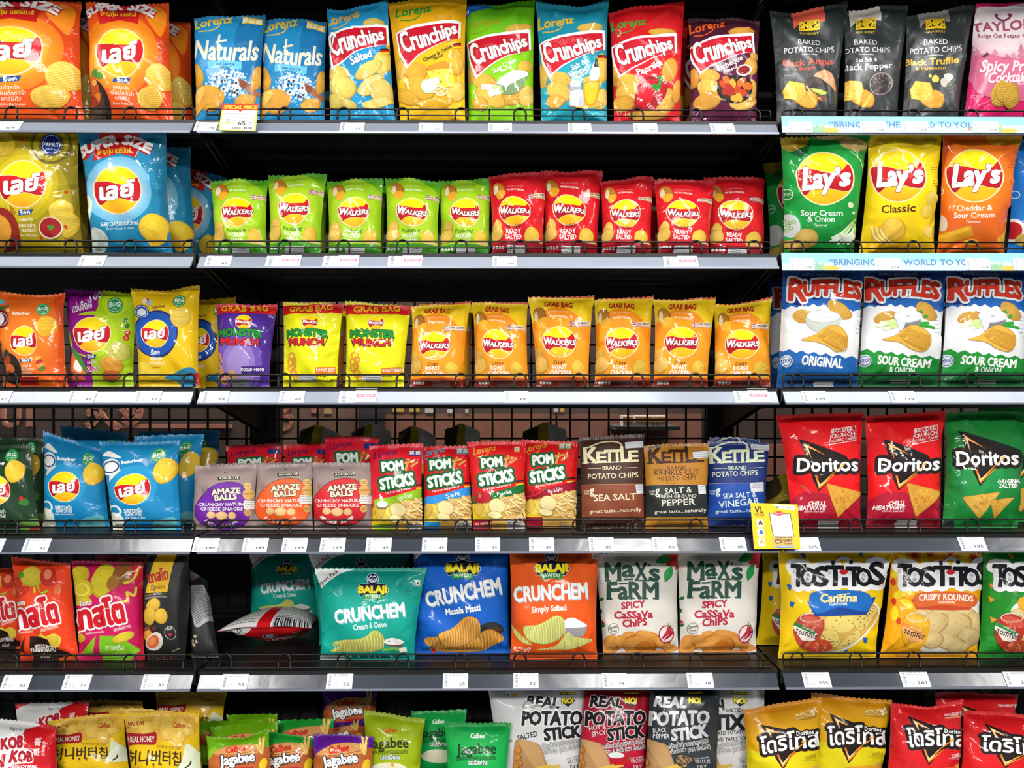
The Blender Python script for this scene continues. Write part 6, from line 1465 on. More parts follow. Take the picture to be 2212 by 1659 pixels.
design('tostitos_rounds', tostitos('rounds', E5, 1135), 'eca414', back='b89850', finish='satin', opt=dict(T=.085, nar=.04, wr=1.0))
design('tostitos_green', tostitos('green', E5, 1915), '1c8424', back='70986c', finish='satin', opt=dict(T=.085, nar=.04, wr=1.0))

# ---------------------------------------------------------------- bottom shelf in view
def d_kob(g):
    g.z(*A6)
    g.B([(-300, 600), (0, 500), (110, 510), (250, 555), (385, 600), (245, 650), (245, 790), (330, 830), (320, 950), (150, 970), (60, 1010), (-300, 1010)], 'dcdcdc')
    g.T('Ridged Cut Chips', 105, 635, 290, 658, 26, '303438', b=.1, sh=.2)
    g.T('KOB', 15, 830, 240, 800, 105, 'b0182c', b=.22, sh=.15, out='f0f0f0', ow=12); g.T('KOB', 105, 948, 325, 945, 105, 'b0182c', b=.22, sh=.15, out='f0f0f0', ow=12)
    g.ring(316, 792, 12, 3, 'c08080', 14)
    g.T('哥', 360, 780, 425, 775, 60, 'e8dcdc', b=.08); g.T('哥', 355, 875, 425, 870, 60, 'e8dcdc', b=.08); 
    for i, ch in enumerate('魚骨果地'): g.T(ch, 440, 770 + i * 36, 475, 770 + i * 36, 30, 'e0c8c8', b=.05, res=1)
    g.T('FRENCH FRIES', 125, 1010, 370, 1010, 30, 'f0e8e8', b=.2); smalltext(g, 0, 870, 80, 12, '505458'); g.T('H', -60, 1010, 60, 985, 110, 'b0182c', b=.2, sh=.15, out='f0f0f0', ow=12)
design('kob_red', d_kob, 'cc1420', back='989898', opt=dict(T=.075, nar=.05))
def haitai(zz, ox, oy):
    def f(g):
        g.z(zz[0] + ox, zz[1] + oy, zz[2])
        g.B([(1250, 500), (1900, 490), (1940, 640), (1880, 700), (1810, 820), (1750, 740), (1680, 700), (1590, 760), (1540, 700), (1280, 680)], 'd8a83c')
        for a in ((1350, 560, 90, 60, 0), (1470, 620, 80, 70, 20), (1650, 570, 80, 90, 0), (1690, 650, 90, 90, 30), (1800, 590, 80, 70, 0), (1870, 650, 80, 40, -10), (1790, 720, 60, 80, 10), (1560, 560, 40, 80, 10)): chip(g, *a, 'ecc860', 'cc9c30', 0, 2, .06)
        g.T('HAITAI', 1285, 582, 1442, 578, 36, '9a2420', b=.14); g.T('해태', 1275, 606, 1322, 606, 14, '7a5a20', b=.1, res=1); g.T('Calbee', 1728, 610, 1850, 612, 48, 'b0241c', b=.14, sh=.15)
        g.B([(1230, 690), (1300, 655), (1440, 668), (1560, 655), (1560, 760), (1520, 780), (1380, 772), (1250, 780)], 'a01820', 4)
        g.T('WITH REAL HONEY', 1190, 745, 1545, 748, 54, 'ece0d4', b=.12)
        g.T('HONEY BUTTER CHIP', 1565, 808, 1812, 820, 32, 'a88c18', b=.06)
        g.T('허니버터칩', 1290, 955, 1815, 968, 130, '3c2814', b=.05)
        g.B([(1880, 760), (2010, 900), (2010, 1010), (1800, 1010), (1830, 920)], 'dce4c8'); g.S([(1855, 1000), (1900, 970), (1915, 930)], 14, '302418', smooth=True)
        for x in (1545, 1615): g.S([(x, 1000), (x - 4, 975)], 5, '4c3418'); g.E(x - 6, 970, 10, 9, '4c3418', n=10)
        g.S([(1772, 1000), (1800, 1010)], 16, '7cb82c'); g.S([(1390, 990), (1420, 1010)], 14, 'c87858')
    return f
design('haitai', haitai(A6, 0, 0), 'e4bc14', back='b8a870', finish='satin', opt=dict(T=.07, nar=.05))
def jaga(topc, chk, zz, ox, oy):
    def f(g):
        g.z(zz[0] + ox, zz[1] + oy, zz[2])
        for i in range(12):
            for j in range(6):
                if (i + j) % 2 == 0: 
                    x, y = 180 + i * 60, 560 + j * 46; g.P([(x, y - 46), (x + 60, y), (x, y + 46), (x - 60, y)], chk)
        g.B([(230, 1010), (270, 900), (330, 830), (440, 770), (560, 755), (680, 760), (760, 790), (850, 820), (850, 1010)], 'b8602c'); g.B([(290, 870), (400, 790), (560, 758), (700, 762), (760, 800), (760, 850), (520, 880)], 'd89a5c'); g.S([(290, 868), (500, 870), (720, 830)], 6, '8a4c24', smooth=True)
        g.T('Calbee', 412, 858, 608, 830, 62, 'd02c20', b=.16, sh=.15)
        g.T('Jagabee', 365, 985, 700, 935, 96, '20242c', b=.22, out='20242c', ow=6); g.T('Jagabee', 365, 985, 700, 935, 96, 'f0f0ee', b=.14)
        g.T('[じゃがビー]', 528, 978, 695, 955, 30, '2c2418', b=.08, res=1)
        g.P([(500, 1005), (690, 990), (690, 1030), (500, 1030)], 'c02030')
        for p in (((745, 690), (770, 860)), ((790, 690), (768, 860)), ((720, 760), (765, 870))): g.S(p, 26, 'c8943c'); g.S(p, 19, 'f0cc70')
        g.B([(745, 1000), (760, 930), (800, 910), (820, 950), (800, 1010)], 'f0c828')
        g.E(605, 605, 12, 14, '141818', n=12)
    return f
design('jaga_lime', jaga('88c014', '6cac10', B6, 0, 0), '8cc41c', back='587820', opt=dict(T=.06, nar=.03), name='snack_pouch')
design('jaga_green', jaga('1c7c34', '20a038', B6, 97, 0), '145c30', back='385838', opt=dict(T=.06, nar=.03), name='snack_pouch')
design('jaga_purple', jaga('641c98', '5c1890', B6, 222, 2), '641c98', back='3c2058', opt=dict(T=.06, nar=.03), name='snack_pouch')
def jpouch(lc, fl, zz, ox, oy, cal):
    def f(g):
        g.z(zz[0] + ox, zz[1] + oy, zz[2])
        g.T('Calbee', 1178, 712, 1316, 712, 50, cal, b=.16, sh=.15)
        g.T('Jagabee', 1048, 872, 1436, 862, 100, lc, b=.10); g.T('じゃがビー', 1338, 802, 1428, 798, 18, lc, res=1, b=.1)
        g.T('มันฝรั่งแท้ทอดกรอบแบบแท่ง', 1040, 930, 1430, 924, 34, lc, b=.12, res=2)
        g.T(fl, 1155, 978, 1348, 980, 36, 'e8f4e8', b=.2, out=mixh('1c5c34', '000000', .1), ow=4, res=2)
        g.E(1240, 1090, 190, 80, 'e8e8c8'); g.S([(1280, 1060), (1275, 1010)], 24, 'e8a820')
    return f
design('pouch_green', jpouch('143c20', 'รสโนริสาหร่าย', C6, 0, 0, 'eaf4ec'), lambda p: vgrad('0c9440', '12a84c', 1560, 1600)(p), back='2c7848', finish='satin', opt=dict(T=.055, nar=.03, s1=.93), name='snack_pouch')
design('pouch_lime', jpouch('2c3c10', 'รสออริจินอล', C6, -189, -12.5, 'cc541c'), lambda p: vgrad('88a010', 'a4bc14', 1535, 1600)(p), back='788830', finish='satin', opt=dict(T=.055, nar=.03, s1=.93), name='snack_pouch')

def rps(zz, ox, base, ink, outl, flav, flc, noi, thai2, kind='stick'):
    def f(g):
        g.z(zz[0] + ox, zz[1], zz[2])
        g.P([(1395, 248), (1560, 248), (1560, 278), (1395, 278)], '141414'); g.T('TONG GARDEN', 1400, 272, 1554, 274, 20, 'e8d82c', b=.16, res=2)
        g.P([(1400, 340), (1480, 400), (1556, 340), (1540, 330), (1420, 330)], '1c1c20'); g.T('NOi', 1420, 366, 1532, 364, 54, noi, b=.26, out='1c1c1c', ow=4)
        if kind == 'stick':
            g.T('REAL', 1070, 388, 1385, 410, 96, ink, b=.20, sh=.12, out=outl, ow=8); g.T('POTATO', 1025, 580, 1610, 570, 130, ink, b=.18, sh=.08, out=outl, ow=10, h1=128); g.T('STICK', 1250, 735, 1600, 690, 112, ink, b=.2, sh=.05, out=outl, ow=8)
            for s_, x0, y0, x1, y1, h in flav: g.T(s_, x0, y0, x1, y1, h, flc, b=.12, out=mixh(base, '000000', .3) if flc != '202028' else None, ow=3)
        else:
            g.T('SALTED', 1340, 456, 1505, 448, 36, ink, b=.12); g.T('N', 1240, 440, 1320, 430, 96, ink, b=.2); g.T('STIX', 1130, 626, 1520, 622, 138, ink, b=.2); g.T('MIXED POTATO', 1215, 685, 1526, 664, 38, ink, b=.12); g.T('AND YAM STICK', 1220, 748, 1550, 728, 38, ink, b=.12)
        g.T('มันฝรั่งแท้ชนิดแท่งทอดกรอบ', 1175, 830, 1605, 748, 40, 'e8e8e8' if ink != '202024' or True else ink, b=.08, out='383838', ow=2.2, res=2)
        g.T(thai2, 1185, 882, 1622, 804, 40, 'e8e8e8', b=.08, out='383838', ow=2.2, res=2)
        tc = 'd8dcdc' if base not in ('d8d8d8', 'dcdcdc') else '50545c'
        g.T('TONG GARDEN', 1465, 915, 1600, 892, 14, tc, res=1, b=.1); g.T('VACUUM', 1475, 962, 1612, 948, 46, tc, b=.06); g.T('FRY', 1505, 1018, 1590, 1008, 42, tc, b=.06)
        g.B([(940, 1010), (950, 760), (1000, 720), (1110, 745), (1200, 790), (1280, 1000), (1240, 1010), (1050, 1010)], 'b48a5c'); g.B([(990, 730), (1110, 750), (1190, 800), (1260, 1000), (1160, 1010), (1080, 900)], 'c89c68'); 
        for x, y in ((990, 830), (985, 900), (1000, 960), (965, 980)): g.E(x, y, 34, 40, 'a4682c', 20, 16); g.E(x - 4, y - 6, 24, 28, 'c8883c', 20, 14)
        for p in (((1180, 1010), (1310, 980)), ((1240, 1020), (1400, 975))): g.S(p, 30, 'e8c050')
        if kind == 'pepper' or flc == 'f0f0f0p': pass
    return f
def rps_extra(d, ex):
    f0 = DES[d]['draw']; DES[d]['draw'] = lambda g: (f0(g), ex(g))
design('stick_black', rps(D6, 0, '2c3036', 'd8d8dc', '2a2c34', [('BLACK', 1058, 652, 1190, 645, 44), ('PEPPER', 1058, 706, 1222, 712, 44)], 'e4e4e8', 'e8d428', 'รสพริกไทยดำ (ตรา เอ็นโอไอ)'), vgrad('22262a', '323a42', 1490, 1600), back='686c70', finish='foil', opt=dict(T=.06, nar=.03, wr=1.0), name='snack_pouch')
def exb(g):
    g.B([(1290, 930), (1330, 880), (1430, 900), (1440, 940), (1340, 980)], 'b08850')
    for _ in range(40): g.E(g.rs.uniform(1300, 1420), g.rs.uniform(890, 990), 10, 9, ['3c3838', '5c5858'][g.rs.randint(2)], n=8)
rps_extra('stick_black', exb)
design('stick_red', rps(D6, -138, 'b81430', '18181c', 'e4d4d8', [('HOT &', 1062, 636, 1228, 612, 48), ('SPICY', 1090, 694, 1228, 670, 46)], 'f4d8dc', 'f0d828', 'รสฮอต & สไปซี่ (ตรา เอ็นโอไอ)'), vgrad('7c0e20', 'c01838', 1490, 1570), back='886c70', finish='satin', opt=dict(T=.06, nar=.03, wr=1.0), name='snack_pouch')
def exr(g): g.E(1330, 880, 80, 30, 'e4e4e4'); chili(g, [(1440, 925), (1380, 960), (1280, 960)], 46, 'c81c1c')
rps_extra('stick_red', exr)
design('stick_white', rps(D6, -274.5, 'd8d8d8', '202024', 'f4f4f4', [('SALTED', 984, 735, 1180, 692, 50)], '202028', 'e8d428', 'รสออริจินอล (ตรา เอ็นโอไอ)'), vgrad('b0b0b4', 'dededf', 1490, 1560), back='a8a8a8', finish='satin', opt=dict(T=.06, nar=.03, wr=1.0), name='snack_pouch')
def exw(g):
    g.R(870, 262, 905, 296, 'e8ece8'); g.E(887, 280, 9, 10, '2c7a44', n=10); g.P([(930, 270), (990, 285), (935, 310)], 'e0a020')
    g.ring(1090, 400, 56, 6, '30302e', 20, 180, 360); g.P([(1034, 402), (1146, 402), (1150, 414), (1030, 414)], '989898'); g.B([(1040, 398), (1060, 360), (1090, 346), (1120, 360), (1140, 398)], 'a8a8a8'); g.E(870, 730, 60, 20, 'a0a0a4') 
rps_extra('stick_white', exw)
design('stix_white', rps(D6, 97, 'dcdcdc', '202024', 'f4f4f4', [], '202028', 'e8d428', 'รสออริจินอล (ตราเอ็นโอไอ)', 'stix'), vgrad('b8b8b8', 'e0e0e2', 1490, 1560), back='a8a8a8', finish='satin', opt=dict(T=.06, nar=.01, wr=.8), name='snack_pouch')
def dorth(top, bot, zz, ox, oy, wc):
    def f(g):
        g.z(zz[0] + ox, zz[1] + oy, zz[2])
        if bot: g.P([(560, 565), (860, 610), (1200, 640), (1200, 1000), (560, 1000)], bot)
        g.P([(968, 348), (1100, 335), (1130, 372), (1108, 398), (970, 385)], mixh(top, '8a6a10', .5)) if bot else None
        g.T('WORLD’S', 968, 364, 1086, 352, 26, 'f0dca0' if bot else 'f0d8d8', b=.2); g.T('#1', 1090, 372, 1130, 356, 44, 'f4e8c8', b=.16); g.T('TORTILLA CHIPS', 968, 382, 1082, 372, 12, 'f0dca0', b=.16, res=1)
        dorito_logo(g, 670, 605, 445, 'โดริโทส'); g.T('Doritos', 960, 500, 1084, 505, 34, 'f2f2f0', b=.16, out='201818', ow=10)
        g.T('รสชีส', 1015, 692, 1086, 680, 24, wc, b=.16, res=1); g.T('NACHO CHEESE', 990, 702, 1084, 706, 10, wc, res=1)
        g.B([(1040, 760), (1090, 745), (1100, 790)], 'e8a84c'); g.S([(760, 800), (1000, 780), (1120, 800)], 20, 'e09a2c', smooth=True)
    return f
design('doritos_yellow', dorth('dc9c10', 'dccc14', E6, 0, 0, 'b89c20'), lambda p: vgrad('c47c10', 'e0a814', 1505, 1560)(p), back='b8a060', finish='satin', opt=dict(T=.07, nar=.05))
design('doritos_crimson', dorth('c01820', None, E6, 172, 4, 'f0d0d0'), 'd81a20', back='98807c', opt=dict(T=.07, nar=.05, wr=1.2))
# ---------------------------------------------------------------- room
def struct(name, mb, m, **k):
    o = mb.build(name, m); return props(o, k.get('label'), None, None, 'structure')
XW = 3.5
DIFF = mat('lamp_diffuser', 'f0f0ec', rough=0.5)
_b = DIFF.node_tree.nodes['Principled BSDF']; _b.inputs['Emission Color'].default_value = (1, .97, .93, 1); _b.inputs['Emission Strength'].default_value = 3.0
struct('floor', MB().box(-XW, -5.0, -0.05, XW, 2.2, 0.0), mat('floor_tile', '8c8a86', rough=0.3, var=0.3), label='pale grey store floor in front of the shelves')
struct('ceiling', MB().box(-XW, -5.0, CEIL, XW, 2.2, CEIL + 0.05), mat('ceiling_paint', 'b8b8b6', rough=0.9, var=0.1), label='plain ceiling over the aisle')
struct('wall_back', MB().box(-XW, 1.02, 0, XW, 1.08, CEIL), mat('brown_board', '4a3a32', rough=0.5, var=0.5), label='brown board wall behind the wire backs of the shelves')
for i, (x, y, sx, sy, w) in enumerate(LAMPS + WALL_FILL_LAMPS):
    e = empty('ceiling_lamp', (x, y, CEIL), 'white linear lamp on the ceiling, %s' % ('added to light the back wall, ' if y > 0 else 'above the shelf fronts, ' if y > -1 else 'over the aisle, ' if y > -3 else 'behind the aisle, ') + ('left', 'middle', 'right')[0 if x < -.5 else 1 if x < .8 else 2] + ' one', 'lamp', 'ceiling lamps')
    MB().box(x - sx / 2 - .03, y - sy / 2 - .03, CEIL - .06, x + sx / 2 + .03, y + sy / 2 + .03, CEIL - .001).build('housing', mat('white_metal', 'd8d8d6', rough=0.4), e)
    MB().box(x - sx / 2, y - sy / 2, CEIL - .07, x + sx / 2, y + sy / 2, CEIL - .0605).build('diffuser', DIFF, e)

# ---------------------------------------------------------------- what stands behind the wire backs
def wy(px, py, y=1.015): return at(px, py, y)
def board(name, pts, m, label, cat, th=0.006, y=1.02):
    """flat board on the back wall with its outline given at photograph pixels"""
    P = [at(px, py, y - th) for px, py in pts]; n = len(P)
    v = [tuple(p) for p in P] + [(p[0], y, p[2]) for p in P]
    f = [tuple(range(n))[::-1] if False else tuple(range(n)), tuple(range(n, 2 * n))[::-1]] + [(i, n + i, n + (i + 1) % n, (i + 1) % n) for i in range(n)]
    return props(link(name, mesh(name, v, f), m), label, cat)
SAL = mat('salmon_board', '9a6450', rough=0.5, var=0.25); DKB = mat('dark_board', '1e1a18', rough=0.6, var=0.2)
TANB = mat('tan_board', '8a5a48', rough=0.5, var=0.35)
board('wall_panel', [(597, 640), (776, 640), (776, 1010), (597, 1010)], mat('umber_board', '6a5042', rough=0.5, var=0.3), 'umber panel behind the wire back, first one right of the dark upright', 'panel')
board('wall_panel', [(832, 895), (1200, 895), (1200, 1010), (832, 1010)], TANB, 'tan brown panel behind the red stick snack bags', 'panel')
board('wall_panel', [(1204, 895), (1530, 895), (1530, 1010), (1204, 1010)], mat('rust_board', '845646', rough=0.5, var=0.35), 'rust brown panel behind the brown kettle chip bags', 'panel')
board('wall_panel', [(1592, 960), (1730, 960), (1730, 1040), (1592, 1040)], TANB, 'tan brown panel behind the dark blue and red bags', 'panel')
board('wall_strip', [(262, 917), (500, 917), (500, 925), (262, 925)], SAL, 'salmon strip on the brown wall above the blue bags', 'trim')
board('wall_post', [(777, 600), (831, 600), (831, 1100), (777, 1100)], DKB, 'dark post on the back wall between two brown panels', 'post', 0.02)
for i, (x0, x1, cl, y0, y1) in enumerate(((672, 690, 'salmon_board', 878, 893), (700, 716, 'b', 876, 894), (848, 872, 'y', 877, 890), (884, 906, 'y', 877, 890), (918, 940, 'w', 877, 892), (966, 978, 'w', 884, 892), (1005, 1012, 'w', 884, 892), (1196, 1206, 'w', 877, 890), (1210, 1219, 'y', 877, 890))):
    m = {'y': mat('yellow_card', 'b89440', rough=0.6, var=0.2), 'w': mat('white_card', 'b0aaa0', rough=0.6, var=0.2), 'b': mat('buff_card', 'a07c58', rough=0.6, var=0.2)}.get(cl, SAL)
    board('wall_card', [(x0, y0), (x1, y0), (x1, y1), (x0, y1)], m, 'small %s card on the back wall, number %d of the strip under the third shelf' % ({'y': 'yellow', 'w': 'white', 'b': 'buff'}.get(cl, 'salmon'), i + 1), 'card', 0.004, 1.016)['group'] = 'cards on the back wall'
# lettering and scrolls on the wall, cut from board
def cut_shape(name, g, label, cat):
    tr = np.concatenate([l[0] for l in g.L]); su = np.concatenate([l[3] for l in g.L]); v = []
    for t, u in zip(tr, su): v += [tuple(at(q[0], q[1], 1.012 - .0003 * u)) for q in t]
    k = len(v); v += [(p[0], 1.02, p[2]) for p in v]; f = []
    for i in range(0, k, 3): f += [(i, i + 1, i + 2), (k + i, k + i + 2, k + i + 1), (i, k + i, k + i + 1, i + 1), (i + 1, k + i + 1, k + i + 2, i + 2), (i + 2, k + i + 2, k + i, i)]
    return props(link(name, mesh(name, v, f), SAL), label, cat)
for ch, x0, x1, y, lb in (('U', 2, 42, 922, 'salmon letter on the brown wall behind the green bags'), ('I', 58, 72, 920, 'salmon bar letter on the brown wall beside the first letter')):
    g = G(); g.T(ch, x0, y, x1, y, 48, '000000', b=.12, res=3); cut_shape('wall_lettering', g, lb, 'sign')
for pts, w, lb in (([(186, 912), (194, 922), (212, 905), (205, 892), (190, 895), (198, 880), (228, 878)], 9, 'salmon scroll ornament on the wall above the tilted blue bag'),
                   ([(212, 896), (230, 908), (256, 920), (248, 924), (226, 905), (215, 880)], 9, 'salmon leaf ornament on the wall beside the scroll'),
                   ([(262, 880), (275, 892), (292, 884), (300, 878), (296, 904), (280, 912), (264, 902)], 16, 'salmon crest ornament on the wall above the blue bags'),
                   ([(600, 930), (624, 922), (628, 902), (608, 896), (624, 878), (600, 872)], 9, 'salmon curl ornament on the wall behind the purple grab bag shelf'),
                   ([(600, 740), (604, 712), (596, 700), (606, 690)], 8, 'salmon curl ornament on the wall behind the purple grab bag')):
    g = G(); g.S(pts, w, '000000', smooth=True); cut_shape('wall_ornament', g, lb, 'ornament')
def carton(px0, px1, py0, py1, label, cl):
    y = 0.86; a, b = at(px0, py1, y), at(px1, py0, y)
    e = empty('carton', (a[0], y, a[2]), label, 'box', 'small cartons behind the wire back')
    MB().box(a[0], y, a[2], b[0], y + .07, b[2]).build('box', mat('carton_white', 'a8a098', rough=0.6, var=0.2), e)
    MB().box(a[0] - .0005, y - .001, b[2] - .018, b[0] + .0005, y + .002, b[2] - .002).build('printed_band', mat('carton_' + cl[0], cl[1], rough=0.6, var=0.1), e)
# ledge that carries the cartons
lz = at(1400, 921, 0.86)[2]
o = MB().box(at(1330, 900, .84)[0], .84, lz - .012, at(1470, 900, .84)[0], 1.02, lz).build('wall_ledge', DKB); props(o, 'dark ledge under the small cartons behind the wire', 'shelf')
for x0, x1, i in ((1346, 1367, 0), (1373, 1394, 1), (1395, 1410, 2), (1412, 1419, 3), (1421, 1443, 4)):
    carton(x0, x1, 899, 921, 'small white carton with an orange band on the dark ledge, %s' % ('first from the left', 'second from the left', 'in the middle', 'narrowest, fourth from the left', 'last on the right')[i], ('orange', 'b87830') if i != 3 else ('yellow', 'b89c40'))

# ---------------------------------------------------------------- shelving frame
YB = 0.465
XB = [atz(p, 0, 1)[0] for p in (418 - 1272, 418, 1690, 1690 + 1272)]      # bay boundaries at the shelf fronts
fr = empty('shelving_frame', (0, YB, 0), 'black metal shelving with wire grid backs that carries all the snack shelves', 'shelving')
for k in range(4):
    MB().box(XB[k] - .036, YB + .01, 0.0, XB[k] + .036, YB + .07, 2.45).build('upright', BLACK(), fr)
for k in range(3):
    a, b = XB[k] + .037, XB[k + 1] - .037
    g = MB(); n = int((b - a) / .05)
    for i in range(n + 1): x = a + .006 + (b - a - .012) * i / n; g.box(x - .0025, YB, .12, x + .0025, YB + .005, 2.42)
    for i in range(46): z = .13 + .05 * i; g.box(a - .01, YB + .005, z - .0025, b + .01, YB + .01, z + .0025)
    MB().box(a - .01, YB + .012, DECK[2] + .02, b + .01, YB + .016, 2.42).build('back_panel', BLACK(), fr)
    MB().box(a - .01, YB + .012, .12, b + .01, YB + .016, DECK[4] - .06).build('back_panel', BLACK(), fr)
    g.build('wire_grid', mat('grid_wire', '120f0d', rough=0.45, metal=0.3), fr)
    MB().box(XB[k] + .004, .06, 0.0, XB[k + 1] - .004, YB + .06, .11).build('base', BLACK(), fr)

BAYN = ('left', 'middle', 'right'); ROWN = ('highest', 'top', 'second', 'third', 'fourth', 'fifth', 'lowest')
ct, st = math.cos(RT), math.sin(RT)
CHAN = mat('rail_bright_reflection', '8e96a6', rough=0.3, metal=0.35, coat=0.35, bump=(9, 0.12, 0.01))  # upper rails: bright ceiling reflection put into the base colour
CHAND = mat('rail_dark_reflection', '1c2634', rough=0.25, metal=0.0, coat=0.45, coat_rough=0.16, spec=0.7, bump=(9, 0.12, 0.01))  # dark copy of the same rail: its dim reflection put into the colour
def rail_pt(row, x, s, off=0.0):
    """point on the sloping face of a price rail: s from 0 (bottom) to 1 (top)"""
    zt = DECK[row] - .003
    return np.array([x, RY - RH * st * (1 - s) - ct * off, zt - RH * ct * (1 - s) + st * off])
for row in range(7):
    for k in range(3):
        if row == 6 and k != 1 and False: continue
        a, b = XB[k] + .003, XB[k + 1] - .003
        e = empty('shelf', ((a + b) / 2, .2, DECK[row]), 'black metal shelf, %s of the stack, in the %s bay' % (ROWN[row], BAYN[k]), 'shelf', 'shelf boards')
        z = DECK[row]; t = MB()
        t.box(a, .018, z - .004, b, YB - .004, z); t.box(a, .018, z - .027, b, .022, z - .004); t.box(a, YB - .008, z - .05, b, YB - .004, z - .004)
        for y in (.06, .08, .15, .17, .25, .27, .35, .37): t.box(a + .01, y, z - .016, b - .01, y + .006, z - .004)
        for x in (a, b - .0015): t.box(x, .022, z - .03, x + .0015, YB - .008, z - .004)
        t.build('tray', BLACK(), e)
        for x in (a + .002, b - .006):
            m = MB(); m.prism([(.06, z - .005), (.06, z - .022), (YB, z - .115), (YB, z - .005)], x, x + .004); m.build('bracket', BLACK(), e)
        m = MB(); zt = z - .003
        m.prism([(RY, zt), (RY - RH * st, zt - RH * ct), (RY - RH * st + .003, zt - RH * ct - .002), (RY + .003, zt - .004)], a + .004, b - .004)
        pr = m.build('price_rail', CHAN if row in (1, 2, 3) else CHAND, e)
        m = MB(); q = rail_pt(row, 0, 0, .0005); m.prism([(q[1] - .002, q[2] + .001), (q[1] - .002, q[2] - .003), (q[1] + .004, q[2] - .003), (q[1] + .004, q[2] + .001)], a + .004, b - .004)
        m.prism([(RY - .0015, zt + .001), (RY + .003, zt + .001), (RY + .003, zt - .0025), (RY - .0015, zt - .002)], a + .004, b - .004)
        lip = m.build('rail_lip', mat('rail_lip', '8c94a4', rough=0.3, metal=0.6), e); lip.parent = pr

# wire fences along the shelf fronts
FY = 0.032; LE = math.tan(math.radians(9)); FH = 0.027
for row in range(0, 7):
    for k in range(3):
        a, b = XB[k] + .014, XB[k + 1] - .013; z = DECK[row] + .0022
        def fp(x, h, o=0): return (x, FY + LE * h + o, z + h)
        e = empty('wire_fence', ((a + b) / 2, FY, DECK[row]), 'low black wire fence along the front of the %s shelf in the %s bay' % (ROWN[row], BAYN[k]), 'fence', 'wire shelf fences')
        r = .006; w = .0018
        pts = [fp(a, 0), fp(a, FH - r)] + [fp(a + r - r * math.cos(q), FH - r + r * math.sin(q)) for q in (.5, 1.0, 1.57)] + [fp(b - r + r * math.sin(q), FH - r + r * math.cos(q)) for q in (0, .5, 1.0, 1.57)] + [fp(b, 0)]
        MB().tube(pts, w, closed=True).build('frame', WIRE(), e, smooth=True)
        MB().tube([fp(a, FH * .5), fp(b, FH * .5)], w * .85).build('middle_wire', WIRE(), e, smooth=True)
        n = 10; xc = (a + b) / 2
        x0 = XB[k] + .055 + (.0 if k == 1 else -.012 if k == 2 else .012)
        for i in range(n):
            x = x0 + .1244 * i; lw = .0125
            p = [fp(x - lw, 0, -.003), fp(x - lw, FH - .010, -.003)] + [fp(x - lw * math.cos(q), FH - .010 + .0125 * math.sin(q), -.003) for q in np.linspace(.3, math.pi - .3, 7)] + [fp(x + lw, FH - .010, -.003), fp(x + lw, 0, -.003)]
            if row > 5 or row < 1: break
            if (k == 0 and i < 6) or (k == 2 and i > 4): continue
            MB().tube(p, .0021).build('loop', WIRE(), e, smooth=True)
        if k == 1: MB().tube([fp(xc, 0, -.003), fp(xc, FH, -.003)], w * .9).build('post', WIRE(), e, smooth=True)
# ---------------------------------------------------------------- every bag on the shelves (front ones first: they carry the drawing)
# top shelf
bag('lay_bbq', 'large orange bag with a yellow sun emblem, second from the left on the top shelf', 1, (186, 6), (366, 8), 196, 378, dip=4)
bag('lay_bbq', 'large orange bag cut off by the photo edge, first on the top shelf', 1, (-75, 0), (173, 2), -88, 186, dip=6, seed=77)
bag('lay_bbq', 'large orange bag in shadow behind the second orange bag', 1, (246, 42), (412, 50), 262, 424, y=.165)
bag('lay_bbq', 'large orange bag in shadow in the gap between the two front orange bags', 1, (60, 40), (226, 36), 60, 222, y=.165)
bag('naturals', 'blue sea salt and pepper bag above the yellow special price card', 1, (417, 38), (573, 27), 422, 562, dip=6)
bag('naturals', 'blue sea salt and pepper bag right of its twin and left of the salted chips', 1, (566, 45), (706, 45), 562, 703, dip=-4, y=.1)
bag('crunchips_salted', 'blue bag with red banner and pale chips reading Salted', 1, (707, 20), (838, 4), 712, 857, dip=4)
bag('crunchips_cheese', 'yellow bag with red banner reading Cheese and Onion', 1, (837, 3), (1008, -4), 866, 1006)
bag('crunchips_cream', 'lime green bag with red banner and a bowl of cream', 1, (1003, 16), (1156, 0), 1012, 1153, y=.1)
bag('crunchips_vinegar', 'teal bag with red banner, salt shaker and oil bottle', 1, (1157, 6), (1314, 2), 1168, 1313, dip=10)
bag('crunchips_paprika', 'red bag with red banner and a big red pepper', 1, (1315, 26), (1480, 1), 1326, 1468)
bag('crunchips_paprika', 'red pepper bag half hidden behind the front paprika bag', 1, (1330, 52), (1487, 42), 1335, 1476, y=.165)
bag('crunchips_bbq', 'dark maroon bag with red banner and a pan of grilled meat', 1, (1487, 38), (1642, 44), 1490, 1635)
bag('crunchips_bbq', 'dark maroon bag hidden behind the front barbecue bag', 1, (1470, 78), (1620, 78), 1476, 1610, y=.205)
bag('snips_red', 'charcoal bag with a red patch reading Black Angus', 1, (1662, 23), (1831, 5), 1677, 1808, dip=10)
bag('snips_white', 'charcoal bag with a silver patch and a bowl of peppercorns', 1, (1822, 26), (1962, 12), 1820, 1938, dip=-4)
bag('snips_yellow', 'charcoal bag with grey patch reading Black Truffle', 1, (1958, 35), (2106, 12), 1944, 2068, dip=-2)
bag('taylor_pink', 'pink and white bag of spicy ridge cut crisps at the right end', 1, (2105, 10), (2275, 0), 2076, 2275)
